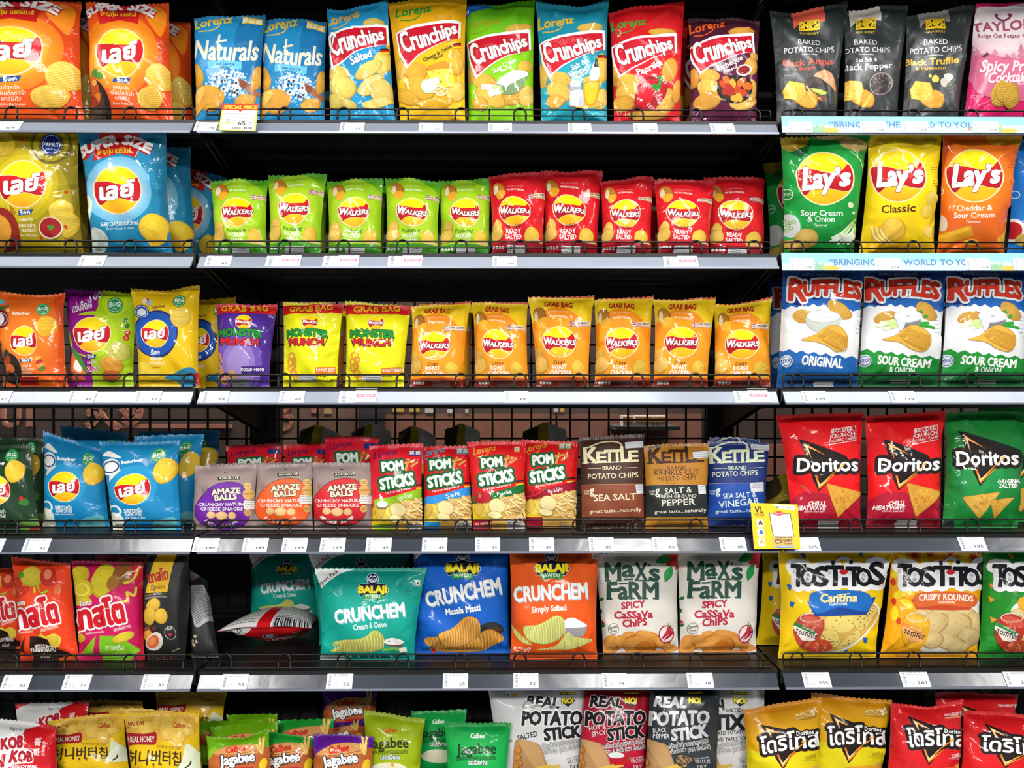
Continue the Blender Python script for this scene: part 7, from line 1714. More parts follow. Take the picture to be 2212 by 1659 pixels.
# second shelf
bag('lay_olive', 'olive family pack bag with a bowl of red dip, first on the second shelf', 2, (-35, 287), (169, 288), -40, 182)
bag('lay_blue', 'large blue bag with red super size arch and yellow sun emblem', 2, (168, 286), (360, 287), 200, 375)
bag('lay_blue', 'large blue bag tucked close behind the front super size bag', 2, (240, 320), (411, 318), 270, 428, y=.16)
bag('lay_blue', 'large blue bag deep in shadow beside the green bags', 2, (345, 345), (492, 385), 362, 478, y=.25)
bag('lay_olive', 'olive bag in shadow between the olive and the blue front bags', 2, (30, 330), (190, 330), 40, 196, y=.165)
WG = [((454, 393), (579, 388), 463, 578, .085), ((578, 376), (706, 375), 581, 693, .08), ((705, 391), (829, 387), 708, 826, .09), ((832, 385), (953, 393), 832, 947, .085), ((948, 391), (1061, 388), 949, 1060, .095)]
WGL = ['first of the five small lime green bags, next to the blue bags in shadow', 'second and tallest of the five small lime green bags', 'small lime green bag in the middle of the five', 'fourth of the five small lime green bags', 'last small lime green bag, beside the small red bags']
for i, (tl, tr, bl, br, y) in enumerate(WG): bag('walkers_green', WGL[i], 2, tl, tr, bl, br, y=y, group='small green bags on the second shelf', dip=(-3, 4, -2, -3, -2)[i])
bag('walkers_green', 'small lime green bag in the dark gap behind the second and third green bags', 2, (600, 404), (708, 402), 606, 706, y=.155, group='small green bags on the second shelf')
bag('walkers_green', 'small lime green bag in the dark gap behind the third and fourth green bags', 2, (720, 404), (834, 402), 722, 832, y=.16, group='small green bags on the second shelf')
WR = [((1056, 380), (1182, 372), 1062, 1174, .085), ((1168, 369), (1303, 370), 1178, 1290, .1), ((1297, 392), (1412, 382), 1299, 1407, .085), ((1412, 388), (1546, 387), 1420, 1530, .08), ((1521, 381), (1653, 385), 1533, 1650, .125)]
WRL = ['first small red bag, beside the last lime green bag', 'second and tallest of the five small red bags', 'small red bag in the middle of the five', 'fourth of the five small red bags', 'last small red bag, beside the large green bag']
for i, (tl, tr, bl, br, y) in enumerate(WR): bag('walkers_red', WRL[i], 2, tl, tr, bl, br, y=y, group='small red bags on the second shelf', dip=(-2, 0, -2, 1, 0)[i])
bag('walkers_red', 'small red bag in the dark gap behind the third and fourth red bags', 2, (1310, 404), (1424, 402), 1314, 1416, y=.165, group='small red bags on the second shelf')
bag('lay_green', 'large green sour cream and onion bag in the right bay', 2, (1684, 298), (1878, 290), 1690, 1845, y=.095)
bag('lay_classic', 'large yellow bag reading Classic between the green and orange bags', 2, (1876, 291), (2036, 290), 1852, 2018)
bag('lay_cheddar', 'large orange cheddar and sour cream bag in the right bay', 2, (2034, 292), (2205, 294), 2022, 2167)
bag('lay_bluebag', 'blue bag cut off by the photo edge beside the orange cheddar bag', 2, (2188, 300), (2360, 300), 2172, 2350, y=.1)
bag('lay_green', 'large green bag in deep shadow behind the front green bag', 2, (1650, 352), (1790, 350), 1660, 1800, y=.2)
# third shelf
bag('bear_orange', 'orange big pack bag with a small yellow sun emblem, first on the third shelf', 3, (-12, 630), (139, 627), 8, 147, dip=12)
bag('lay_2in1', 'bag split purple and lime green with a yellow sun emblem', 3, (141, 626), (298, 636), 150, 290, dip=-4, y=.115)
bag('bear_yellow', 'yellow big pack bag with a blue blob round its emblem', 3, (283, 622), (433, 618), 300, 431, dip=8)
bag('bear_yellow', 'yellow big pack bag in shade behind the front yellow one', 3, (385, 652), (510, 641), 398, 508, y=.16)
bag('monster_purple', 'purple grab bag with green and red lettering', 3, (467, 657), (600, 658), 470, 582)
bag('monster_yellow', 'yellow grab bag reading Roast Beef, right one of two', 3, (746, 651), (889, 661), 745, 872, group='yellow roast beef grab bags')
bag('monster_yellow', 'yellow grab bag reading Roast Beef, next to the purple grab bag', 3, (611, 652), (742, 657), 611, 729, group='yellow roast beef grab bags', wr=1.7)
WO = [((1412, 644), (1548, 642), 1410, 1528, .085), ((889, 662), (1017, 652), 885, 1000, .085), ((1019, 651), (1140, 653), 1026, 1143, .085), ((1140, 643), (1284, 638), 1159, 1272, .085), ((1283, 648), (1412, 639), 1283, 1406, .095), ((1540, 657), (1666, 643), 1541, 1665, .095)]
WOL = ['fifth of the six front orange roast chicken grab bags', 'first orange roast chicken grab bag, beside the yellow grab bags', 'second of the six front orange roast chicken grab bags', 'third of the six front orange roast chicken grab bags', 'fourth of the six front orange roast chicken grab bags', 'last orange roast chicken grab bag, beside the large blue and white bag']
for i, (tl, tr, bl, br, y) in enumerate(WO): bag('walkers_orange', WOL[i], 3, tl, tr, bl, br, y=y, group='orange grab bags on the third shelf', dip=(5, -2, 2, 1, 0, 5)[i])
bag('walkers_orange', 'orange roast chicken grab bag tucked behind the first front one', 3, (905, 657), (1024, 653), 905, 1018, y=.155, group='orange grab bags on the third shelf')
bag('walkers_orange', 'orange roast chicken grab bag in the dark gap behind the yellow grab bags', 3, (622, 668), (752, 668), 630, 742, y=.165, group='orange grab bags on the third shelf')
bag('ruffles_blue', 'large blue and white ridged chips bag reading Original', 3, (1690, 580), (1866, 582), 1677, 1852)
bag('ruffles_green', 'blue, white and green ridged chips bag beside the blue Original bag', 3, (1868, 582), (2047, 582), 1850, 2026, y=.09, group='sour cream ridged chips bags')
bag('ruffles_green', 'blue, white and green ridged chips bag nearest the right photo edge', 3, (2046, 582), (2222, 582), 2030, 2212, y=.085, group='sour cream ridged chips bags')
bag('ruffles_blue', 'blue and white ridged chips bag in shadow behind the blue Original bag', 3, (1658, 606), (1818, 606), 1664, 1800, y=.2)
# fourth shelf
bag('bear_blue', 'blue big pack bag with a steeply slanted top edge', 4, (94, 931), (226, 972), 92, 237, dip=2, y=.125)
bag('bear_blue', 'blue big pack bag with a straight top, right of the slanted one', 4, (212, 953), (387, 951), 244, 392, dip=4, y=.08)
bag('bear_green', 'dark green big pack bag at the left photo edge of the fourth shelf', 4, (-95, 958), (66, 960), -75, 88, dip=4)
bag('bear_blue', 'blue big pack bag tucked behind the right front blue bag', 4, (290, 942), (441, 937), 300, 424, y=.155)
bag('bear_blue', 'blue big pack bag in shade behind the slanted blue bag', 4, (132, 920), (278, 936), 150, 280, y=.23)
bag('bear_blue', 'blue big pack bag deepest in shadow beside the brown snack pouches', 4, (300, 932), (478, 930), 330, 468, y=.3)
bag('bear_green', 'dark green big pack bag behind the front dark green bag', 4, (-30, 946), (102, 946), -20, 100, y=.16)
bag('amaze_purple', 'brown cheese snack pouch with a purple blob', 4, (421, 1006), (556, 1003), 415, 548, stickers=[amz_sticker(508, 840, B4)])
bag('amaze_orange', 'brown cheese snack pouch with an orange blob', 4, (557, 1004), (674, 1001), 545, 676, stickers=[amz_sticker(985, 795, B4)])
bag('amaze_red', 'brown cheese snack pouch with a red blob', 4, (673, 999), (806, 1000), 679, 804, stickers=[amz_sticker(1495, 795, B4)])
bag('amaze_purple', 'brown cheese snack pouch hidden behind the purple blob pouch', 4, (446, 1001), (556, 1001), 448, 552, y=.155)
bag('amaze_orange', 'brown cheese snack pouch hidden behind the orange blob pouch', 4, (552, 1000), (674, 998), 556, 676, y=.15)
bag('pom_paprika', 'red potato stick bag with a green band reading Paprika', 4, (1009, 955), (1137, 953), 1022, 1135)
bag('pom_sour', 'red potato stick bag with a lime band reading Sour Cream', 4, (797, 963), (914, 957), 802, 912)
bag('pom_salt', 'red potato stick bag with a blue band reading Salt', 4, (912, 965), (1018, 962), 916, 1019, y=.095)
bag('pom_hot', 'red potato stick bag reading Hot and Spicy', 4, (1128, 949), (1252, 956), 1134, 1243, y=.1)
for i, (tl, tr, bl, br, y, l) in enumerate((((489, 963), (612, 957), 492, 606, .27, 'behind the purple blob pouch'), ((613, 960), (712, 958), 616, 708, .25, 'behind the orange blob pouch'), ((700, 942), (817, 943), 706, 812, .2, 'behind the red blob pouch'))):
    bag('pom_sour', 'red potato stick bag in deep shadow ' + l, 4, tl, tr, bl, br, y=y)
bag('kettle_brown', 'dark brown matte bag reading Sea Salt', 4, (1250, 945), (1392, 937), 1256, 1393)
bag('kettle_gold', 'gold and black matte bag reading Salt and Fresh Ground Pepper', 4, (1390, 964), (1531, 957), 1394, 1530, dip=-3)
bag('kettle_blue', 'blue matte bag reading Sea Salt and Vinegar', 4, (1530, 952), (1663, 957), 1527, 1650, y=.105)
bag('kettle_blue', 'blue matte bag tucked behind the front vinegar bag', 4, (1532, 946), (1640, 949), 1534, 1640, y=.175, dip=-4)
bag('doritos_red', 'red corn chip bag reading Chilli, left one beside the yellow card', 4, (1678, 897), (1867, 891), 1708, 1861, group='red chilli corn chip bags')
bag('doritos_red', 'red corn chip bag reading Chilli, right one beside the green bag', 4, (1866, 899), (2042, 888), 1870, 2032, group='red chilli corn chip bags', y=.09)
bag('doritos_green', 'large green corn chip bag reading Original Salted', 4, (2043, 893), (2225, 888), 2034, 2198, dip=-3)
bag('doritos_green', 'dark green corn chip bag behind the front green one at the photo edge', 4, (2120, 880), (2290, 880), 2130, 2290, y=.17)
# fifth shelf
bag('tasto_bbq', 'orange bag with big outlined Thai letters and a tomato', 5, (26, 1202), (153, 1216), 44, 172, dip=2)
bag('tasto_pink', 'pink bag with big outlined Thai letters and a green patch', 5, (155, 1211), (310, 1214), 172, 313)
bag('tasto_bbq', 'dim red bag in the gap before the orange Thai letter bag', 5, (-40, 1225), (60, 1228), -30, 70, y=.165)
bag('tasto_pink', 'dim pink bag behind the front pink Thai letter bag', 5, (205, 1198), (322, 1203), 215, 330, y=.17)
bag('signature_black', 'black carton bag with a yellow tag and an egg', 5, (317, 1193), (408, 1194), 318, 401, lean=.0, dip=0)
bag('signature_back', 'black carton bag turned round with a grey text panel', 5, (410, 1230), (448, 1256), 414, 473, y=.1, lean=.08)
bag('crunchem_teal', 'teal ridged wafer bag reading Cream and Onion, front one', 5, (680, 1227), (923, 1226), 692, 895, y=.085)
bag('crunchem_teal', 'teal wafer bag standing behind the front Cream and Onion bag', 5, (666, 1194), (885, 1194), 690, 885, y=.185)
bag('crunchem_teal', 'dark teal wafer bag leaning in deep shadow behind the fallen red bag', 5, (540, 1196), (700, 1196), 540, 690, y=.385, dip=0)
bag('crunchem_blue', 'bright blue ridged wafer bag reading Masala Masti', 5, (893, 1185), (1098, 1185), 895, 1103, y=.12)
bag('crunchem_orange', 'orange ridged wafer bag reading Simply Salted', 5, (1100, 1188), (1294, 1190), 1102, 1290)
bag('max_farm', 'white cassava chip bag with green lettering, left one of two', 5, (1283, 1196), (1464, 1192), 1303, 1466, group='white cassava chip bags', y=.12)
bag('max_farm', 'white cassava chip bag with green lettering, right one beside the yellow bag', 5, (1462, 1193), (1642, 1188), 1468, 1633, group='white cassava chip bags', y=.12)
bag('tostitos_cantina', 'yellow tortilla chip bag with a blue banner and a jar of red dip', 5, (1678, 1188), (1928, 1190), 1680, 1892)
bag('tostitos_cantina', 'yellow tortilla chip bag in shade behind the blue banner bag', 5, (1646, 1194), (1860, 1194), 1632, 1830, y=.18)
bag('tostitos_rounds', 'orange yellow tortilla chip bag with a rust red banner', 5, (1926, 1186), (2124, 1195), 1900, 2112)
bag('tostitos_green', 'green tortilla chip bag cut off by the photo edge', 5, (2122, 1188), (2335, 1188), 2112, 2330)
# bottom shelf
bag('haitai', 'yellow honey butter chip bag, right one of the two in front', 6, (267, 1541), (430, 1541), 285, 440, dip=-3)
bag('haitai', 'yellow honey butter chip bag, left one of the two in front', 6, (105, 1556), (269, 1543), 128, 285, dip=-4, y=.138)
bag('haitai', 'yellow honey butter chip bag in shade close behind the right front one', 6, (262, 1529), (433, 1540), 285, 440, y=.16)
bag('haitai', 'yellow honey butter chip bag deep in shadow above the front pair', 6, (180, 1512), (310, 1514), 190, 320, y=.3)
bag('haitai', 'yellow honey butter chip bag deepest in shadow beside the dark lime bags', 6, (335, 1496), (490, 1494), 340, 480, y=.32)
bag('kob_red', 'red and white bag with large red letters at the left photo edge', 6, (-62, 1546), (123, 1572), -60, 130, dip=-4, y=.08)
bag('kob_red', 'red and white bag in shade behind the front red and white bag', 6, (32, 1520), (192, 1514), 40, 190, y=.22)
bag('jaga_lime', 'brown potato snack pouch with a lime checked top, front one', 6, (446, 1593), (580, 1568), 452, 590, dip=16)
bag('jaga_lime', 'lime checked snack pouch directly behind the front lime one', 6, (455, 1570), (602, 1558), 462, 600, y=.155)
bag('jaga_lime', 'lime checked snack pouch second behind the front lime one', 6, (420, 1558), (566, 1555), 430, 560, y=.225)
bag('jaga_lime', 'lime checked snack pouch deep in shadow at the back', 6, (490, 1544), (600, 1542), 492, 600, y=.29)
bag('jaga_green', 'brown potato snack pouch with a green checked top, front one', 6, (575, 1580), (677, 1593), 580, 675, y=.12)
bag('jaga_green', 'green checked snack pouch in shade behind the front green one', 6, (600, 1556), (722, 1552), 602, 718, y=.2)
bag('jaga_purple', 'brown potato snack pouch with a purple top, front one', 6, (676, 1586), (808, 1592), 678, 800, dip=-3)
bag('jaga_purple', 'purple snack pouch in shade behind the front purple one', 6, (652, 1582), (790, 1552), 660, 786, y=.265)
bag('jaga_purple', 'purple snack pouch deep in shadow under the fifth shelf', 6, (696, 1490), (816, 1494), 700, 806, y=.34)
bag('pouch_green', 'green potato stick pouch, front one beside the white pouch', 6, (960, 1560), (1104, 1562), 968, 1093, y=.08)
bag('pouch_lime', 'lime yellow potato stick pouch with a dented top', 6, (786, 1534), (918, 1553), 789, 905, y=.12)
bag('pouch_green', 'green potato stick pouch between the lime one and the front green one', 6, (888, 1536), (1008, 1533), 895, 1000, y=.185)
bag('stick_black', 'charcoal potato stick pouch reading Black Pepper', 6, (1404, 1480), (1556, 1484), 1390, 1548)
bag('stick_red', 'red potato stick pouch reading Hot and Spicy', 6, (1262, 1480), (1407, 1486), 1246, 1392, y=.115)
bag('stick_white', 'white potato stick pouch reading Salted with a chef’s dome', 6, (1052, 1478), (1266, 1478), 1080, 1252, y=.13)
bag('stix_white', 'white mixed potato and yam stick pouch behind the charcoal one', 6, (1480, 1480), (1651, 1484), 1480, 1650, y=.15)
bag('doritos_yellow', 'yellow corn chip bag with Thai lettering, right one of two', 6, (1752, 1496), (1928, 1512), 1752, 1902, y=.11, dip=2)
bag('doritos_yellow', 'yellow corn chip bag with Thai lettering, beside the white pouch', 6, (1605, 1532), (1776, 1506), 1612, 1772, y=.09)
bag('doritos_crimson', 'red corn chip bag with Thai lettering, first of two in front', 6, (1923, 1518), (2080, 1508), 1912, 2072, dip=14)
bag('doritos_crimson', 'red corn chip bag with Thai lettering at the right photo edge', 6, (2080, 1534), (2252, 1548), 2070, 2245, dip=-2)
bag('doritos_crimson', 'dark red corn chip bag in shadow behind the two front red bags', 6, (2018, 1494), (2198, 1500), 2026, 2190, y=.19)
# ---------------------------------------------------------------- flat printed cards
def flat_print(name, pt, px0, px1, py0, py1, draw, base, parent, O, th=0.0006, back=None):
    """card whose face is the grid pt(a,b), a across 0..1, b up 0..1; drawn in px frame px0..px1, py0..py1 (top to bottom)"""
    nu, nv = 6, 6
    A, B_ = np.meshgrid(np.linspace(0, 1, nu + 1), np.linspace(0, 1, nv + 1), indexing='ij')
    P = np.array([[pt(a, b) for a, b in zip(ra, rb)] for ra, rb in zip(A, B_)])
    N = np.cross(np.gradient(P, axis=0), np.gradient(P, axis=1)); N /= np.linalg.norm(N, axis=-1, keepdims=True)
    g = G(); draw(g)
    to = lambda p: np.stack([(p[:, 0] - px0) / (px1 - px0) * nu, (py1 - p[:, 1]) / (py1 - py0) * nv], 1)
    V, cc, lay = cut_print(g.L, to, nu, nv)
    class S_: pass
    s = S_(); s.nu, s.nv = nu, nv
    bc = np.broadcast_to(col(base), P.shape)
    me = part_mesh(name, s, P, N, P - N * th, -N, (V, cc, lay, bc), 0, nv, col(back or base), O)
    return link(name, me, PAPER(), parent, None if parent else tuple(O))

def tag(row, x0, x1, price, label, s0=0.02, s1=.98, stock=False, off=.0012, name=None, clear=False):
    """price tag slipped over a price rail between two pixel columns of the photograph (at the rail's middle)"""
    y = RY - RH * st * .5
    a, b = atz(x0, y, 0)[0], atz(x1, y, 0)[0]
    pt = lambda u, v: rail_pt(row, a + (b - a) * u, s0 + (s1 - s0) * v, off)
    c0 = rail_pt(row, (a + b) / 2, s0, off)
    W = 100 * (x1 - x0) / 54.0
    def draw(g):
        g.rs = np.random.RandomState(int(x0) + 500)
        y = 14
        while y < 92:
            h = g.rs.choice([2, 3, 5]); g.R(8, y, 18, min(y + h, 92), '6a7078'); y += h + g.rs.choice([2, 3])
        smalltext(g, 26, 10, 82, 6, '80868e', 2, 10); smalltext(g, 26, 32, 62, 4, 'a8aeb4'); smalltext(g, 26, 62, 46, 4, 'a0a6ac', 1); smalltext(g, 26, 72, 44, 5, '80868e', 2, 11); smalltext(g, 72, 90, 94, 3, 'b8bcc0')
        if price: w = 11 * len(price); g.T(price, 88 - w, 82, 88, 82, 17, '3c424c', b=.07); g.R(90, 66, 95, 68, '8a9098')
    e = props(flat_print('price_tag', pt, 0, 100, 0, 100, draw, 'dfe3e8', None, c0), label, 'price tag', 'white price tags on the shelf rails')
    if stock:
        k = (b - a); pt2 = lambda u, v: rail_pt(row, a + k * (.42 + .58 * u * 1.0), s0 + (s1 - s0) * v, off + .0008)
        def d2(g):
            g.ring(50, 50, 38, 2.5, '8c8890', 36); g.ring(50, 50, 31, 1.5, 'b0acb0', 30)
            g.P([(4, 44), (96, 44), (90, 52), (96, 62), (4, 62), (10, 52)], 'e0607c'); g.T('OUT OF STOCK', 14, 58, 86, 58, 11, 'fbe8ec', b=.14, res=2)
            smalltext(g, 34, 78, 66, 4, '9a969c'); g.E(50, 26, 3, 3, 'a8a0a8', n=10)
        flat_print('stamp', pt2, 0, 100, 0, 100, d2, 'e6e6ea', e, c0)
    return e
T_ = 'white price tag '
for a in (
 (1, -40, 46, '69', T_ + 'under the cut off orange bag on the top shelf'), (1, 421, 470, '75', T_ + 'reading 75 partly behind the yellow special price card'),
 (1, 735, 787, '65', T_ + 'under the blue Salted chips bag'), (1, 905, 957, '65', T_ + 'under the yellow cheese and onion bag'), (1, 1055, 1106, '65', T_ + 'under the lime green cream bag'),
 (1, 1227, 1277, '65', T_ + 'under the teal vinegar bag'), (1, 1368, 1420, '65', T_ + 'under the red paprika bag'), (1, 1534, 1586, '65', T_ + 'under the maroon barbecue bag'),
 (2, 172, 228, '42', T_ + 'under the large blue super size bag'), (2, 445, 500, '69', T_ + 'under the first small lime green bag'), (2, 1064, 1116, '69', T_ + 'under the first small red bag'),
 (3, -30, 24, '32', T_ + 'under the orange big pack bag'), (3, 148, 207, '32', T_ + 'under the purple and lime split bag'), (3, 292, 348, '32', T_ + 'under the yellow big pack bag'), (3, 437, 494, '69', T_ + 'under the purple grab bag'), (3, 604, 658, '69', T_ + 'under the yellow grab bag next to the purple one'), (3, 1089, 1141, '69', T_ + 'under the second orange roast chicken grab bag'), (3, 1732, 1786, '129', T_ + 'under the blue and white Original bag'), (3, 1922, 1978, '129', T_ + 'under the first blue, white and green bag'),
 (4, -40, 9, '32', T_ + 'under the dark green big pack bags'), (4, 52, 108, '32', T_ + 'under the slanted blue big pack bag'), (4, 418, 473, '149', T_ + 'under the purple blob snack pouch'), (4, 525, 579, '149', T_ + 'between the purple and orange blob pouches'), (4, 610, 664, '149', T_ + 'under the orange blob snack pouch'), (4, 692, 746, '149', T_ + 'under the red blob snack pouch'),
 (4, 791, 846, '49', T_ + 'under the sour cream potato sticks'), (4, 912, 966, '49', T_ + 'under the salt potato sticks'), (4, 1027, 1080, '49', T_ + 'under the paprika potato sticks'), (4, 1143, 1197, '49', T_ + 'under the hot and spicy potato sticks'), (4, 1272, 1326, '85', T_ + 'under the brown sea salt bag'), (4, 1409, 1462, '85', T_ + 'under the gold and black pepper bag'), (4, 1555, 1611, '85', T_ + 'under the blue sea salt vinegar bag'),
 (4, 1713, 1770, '205', T_ + 'beside the yellow card under the red corn chips'), (4, 2071, 2128, '185', T_ + 'under the green corn chip bag'),
 (5, 6, 66, '32', T_ + 'under the orange Thai letter bag'), (5, 138, 196, '32', T_ + 'under the pink Thai letter bag'), (5, 308, 364, '32', T_ + 'under the black carton bag'), (5, 479, 536, '55', T_ + 'under the fallen red wafer bag'), (5, 706, 762, '55', T_ + 'under the teal wafer bag'), (5, 957, 1011, '55', T_ + 'under the blue wafer bag'), (5, 1109, 1163, '55', T_ + 'under the orange wafer bag'), (5, 1301, 1354, '78', T_ + 'under the left white cassava bag'), (5, 1484, 1540, '78', T_ + 'under the right white cassava bag'), (5, 1734, 1793, '255', T_ + 'under the yellow tortilla bag with the blue banner'), (5, 1946, 2006, '261', T_ + 'under the tortilla bag with the rust banner'), (5, 2170, 2228, '249', T_ + 'under the green tortilla bag')):
    tag(*a)
S_T = 'price tag with pink out of stock stamp '
for a in ((2, 575, 650, S_T + 'under the second small lime green bag'), (2, 698, 775, S_T + 'under the third small lime green bag'), (2, 838, 912, S_T + 'under the fourth small lime green bag'), (2, 1433, 1507, S_T + 'under the fourth small red bag'), (3, 733, 814, S_T + 'under the right yellow grab bag'), (3, 1585, 1660, S_T + 'under the last orange grab bag')):
    tag(a[0], a[1], a[2], None, a[3], s1=1.08, stock=True)

# blue promotion strips on the two upper rails of the right bay
def strip(row, y0, y1, txts, label):
    yf = -.006; x0, x1 = 1690, 2262
    A, B_ = at(x0, y1, yf), at(x1, y1, yf); zt = at(x0, y0, yf)[2]
    pt = lambda u, v: np.array([A[0] + (B_[0] - A[0]) * u, yf + .006 * v, A[2] + (zt - A[2]) * v])
    O = A.copy()
    def draw(g):
        g.P([(1690, y0), (2262, y0), (2262, y0 + 18), (1690, y0 + 22)], '90d4f0')
        for i, x in enumerate((1735, 2120)):
            for k, (dx, h, cl) in enumerate(((-26, 22, 'c88878'), (-14, 26, 'c8a060'), (8, 20, '8ca8c0'), (30, 12, '78a878'), (44, 16, 'd8b870'))): g.P([(x + dx - 4, y1 - 6), (x + dx, y1 - 6 - h), (x + dx + 5, y1 - 6)], cl)
            g.E(x + 30, y1 - 6, 26, 7, '8cb898'); g.E(x + 60, y1 - 5, 18, 6, 'd8b458')
        for t, a, b in txts: g.T(t, a, y1 - 12, b, y1 - 12, 12.5, '5c80b4', b=.14, sdw='d0e8f4')
    return props(flat_print('promotion_strip', pt, x0, x1, y0, y1, draw, 'b8e2f2', None, O, th=.0015), label, 'sign', 'blue promotion strips')
strip(1, 249, 286, [('“BRING', 1793, 1862), ('THE', 1908, 1945), ('WORLD', 1968, 2020), ('TO', 2030, 2056), ('YOU', 2062, 2105)], 'sky blue printed strip on the top shelf rail below the charcoal bags')
strip(2, 545, 584, [('“BRINGING', 1793, 1893), ('WORLD', 1953, 2024), ('TO', 2032, 2060), ('YOU”', 2066, 2110)], 'sky blue printed strip on the second shelf rail below the large green and yellow bags')
def strip_tag(row, y0, y1, x0, x1, price, label):
    yf = -.0072
    pt = lambda u, v: np.array([at(x0 + (x1 - x0) * u, y1, yf)[0], yf + .004 * v, at(x0, y1 - (y1 - y0) * v, yf)[2]])
    O = pt(.5, 0)
    def draw(g):
        for i in range(9): g.R(8, 14 + i * 9, 16, 18 + i * 9 + (i % 3), '9aa0a8')
        smalltext(g, 26, 12, 84, 6, 'a0a6ac', 2, 10); g.T(price, 66, 84, 92, 84, 17, '6a7078', b=.06); smalltext(g, 26, 74, 46, 5, 'a0a6ac')
    props(flat_print('price_tag', pt, 0, 100, 0, 100, draw, 'e2eaf0', None, O, th=.0004), label, 'price tag', 'white price tags on the shelf rails')
for a in ((1, 262, 286, 1703, 1756, '109', T_ + 'on the blue strip under the Black Angus bag'), (1, 261, 286, 1859, 1915, '109', T_ + 'on the blue strip under the silver patch charcoal bag'), (1, 261, 286, 1949, 2006, '109', T_ + 'on the blue strip under the Black Truffle bag'), (1, 261, 286, 2103, 2158, '129', T_ + 'on the blue strip under the pink bag'),
          (2, 557, 584, 1706, 1760, '129', T_ + 'on the strip under the large green bag'), (2, 557, 584, 1891, 1946, '129', T_ + 'on the blue strip under the yellow Classic bag'), (2, 557, 584, 2087, 2140, '129', T_ + 'on the blue strip under the orange cheddar bag'), (2, 557, 584, 2190, 2245, '129', T_ + 'on the blue strip at the right photo edge')): strip_tag(*a)

# yellow cards in front of the fences
def card(pts, yf, yb, label, name, draw, base, frame):
    """pts: photograph px of bl, br, tr, tl; standing from depth yf (bottom) to yb (top)"""
    q = [at(*pts[0], yf), at(*pts[1], yf), at(*pts[2], yb), at(*pts[3], yb)]
    pt = lambda u, v: (q[0] * (1 - u) + q[1] * u) * (1 - v) + (q[3] * (1 - u) + q[2] * u) * v
    O = (q[0] + q[1]) / 2
    return props(flat_print(name, pt, *frame, draw, base, None, O, th=.0012, back='e8e8e4'), label, 'sign')
def d_special(g):
    g.R(4, 4, 96, 98, 'f4f2e4'); g.R(0, 0, 100, 24, 'd8341c'); g.P([(44, 24), (60, 24), (52, 30)], 'd8341c')
    g.T('SPECIAL PRICE', 5, 19, 96, 18, 12, 'f8e428', b=.22, sh=.1)
    smalltext(g, 6, 36, 70, 4, '80848c'); g.T('75.00', 50, 54, 70, 53, 6, '8a8c90', res=1); g.S([(48, 54), (74, 50)], 1, '8a8c90'); smalltext(g, 42, 60, 74, 4, 'a0a4a8')
    g.R(14, 54, 32, 80, 'd0d4d4'); g.R(16, 56, 30, 66, 'a8b8c4'); g.E(23, 72, 7, 5, 'd8b868')
    g.T('65', 50, 80, 70, 79, 13, '24303c', b=.16); smalltext(g, 76, 68, 88, 4, '80848c', 2, 8); barcode(g, 36, 86, 90, 95)
card([(472, 281), (552, 283), (558, 225), (481, 224)], -.012, -.004, 'yellow and white special price card reading 65', 'special_price_card', d_special, 'f0e040', (0, 100, 0, 100))
def d_villa(g):
    g.z(*D4)
    g.P([(1660, 852), (2070, 862), (2090, 1245), (1690, 1245)], 'eebc1c')
    g.P([(1860, 858), (2056, 862), (2058, 905), (1920, 900)], 'f0ece0'); g.T('VL', 1702, 938, 1775, 936, 52, '1c1c20', b=.12); g.T('L', 1748, 942, 1776, 940, 36, 'd85c20', b=.16); g.T('THE BUTLER', 1690, 962, 1782, 964, 16, '2c2820', b=.14); g.R(1705, 968, 1770, 970, '2c2820')
    g.T('VILLA MARKET', 1925, 890, 2042, 892, 16, '50483c', b=.06); g.T('V', 1892, 892, 1918, 892, 18, '1c1c20', b=.3)
    g.B([(1828, 945), (1850, 938), (2000, 938), (2018, 950), (2034, 1135), (2020, 1148), (1860, 1148), (1846, 1135)], '24303c', 3); g.B([(1834, 950), (1852, 944), (1998, 944), (2012, 954), (2028, 1133), (2016, 1142), (1862, 1142), (1852, 1133)], 'f4f4f2', 3)
    g.E(1910, 940, 44, 20, 'd02c30', -4); g.T('Scan me!', 1876, 946, 1944, 942, 16, 'f4e8e8', b=.1, sh=.2)
    for y, cl in ((1030, '6c4038'), (1110, '3c6ca8'), (1192, 'd0a060')):
        g.B([(1712, y - 34), (1762, y - 34), (1768, y - 28), (1770, y + 26), (1762, y + 32), (1714, y + 32), (1710, y)], 'f4f0e4', 2); g.B([(1722, y + 16), (1730, y - 16), (1742, y - 24), (1756, y - 14), (1762, y + 16), (1742, y + 8)], cl, 3)
        smalltext(g, 1722, y + 22, 1758, 6, '60584c')
    g.T('Villa Market', 1858, 1158, 1940, 1158, 12, '3c3828', b=.1, res=1); smalltext(g, 1946, 1148, 2014, 10, '3c3828')
    g.P([(1832, 1158), (2030, 1158), (2034, 1242), (1840, 1242)], 'c8a464'); g.B([(1858, 1172), (1915, 1170), (1920, 1195), (1880, 1205), (1866, 1200)], '4c4030', 3); g.B([(1864, 1178), (1909, 1176), (1912, 1190), (1878, 1198)], 'c8a464', 3)
    g.T('CHAT', 1932, 1190, 2014, 1188, 24, '3c3020', b=.16); g.T('TO SHOP', 1942, 1212, 2014, 1211, 14, '3c3020', b=.16); g.R(1874, 1224, 2016, 1240, '4c90c8'); smalltext(g, 1882, 1228, 2008, 8, 'dce8f0')
card([(1629, 1186), (1729, 1185), (1723, 1090), (1621, 1086)], -.014, .012, 'yellow chat to shop card on the fourth rail between the blue and red bags', 'service_card', d_villa, 'eebc1c', (1622, 1728, 1086, 1186))

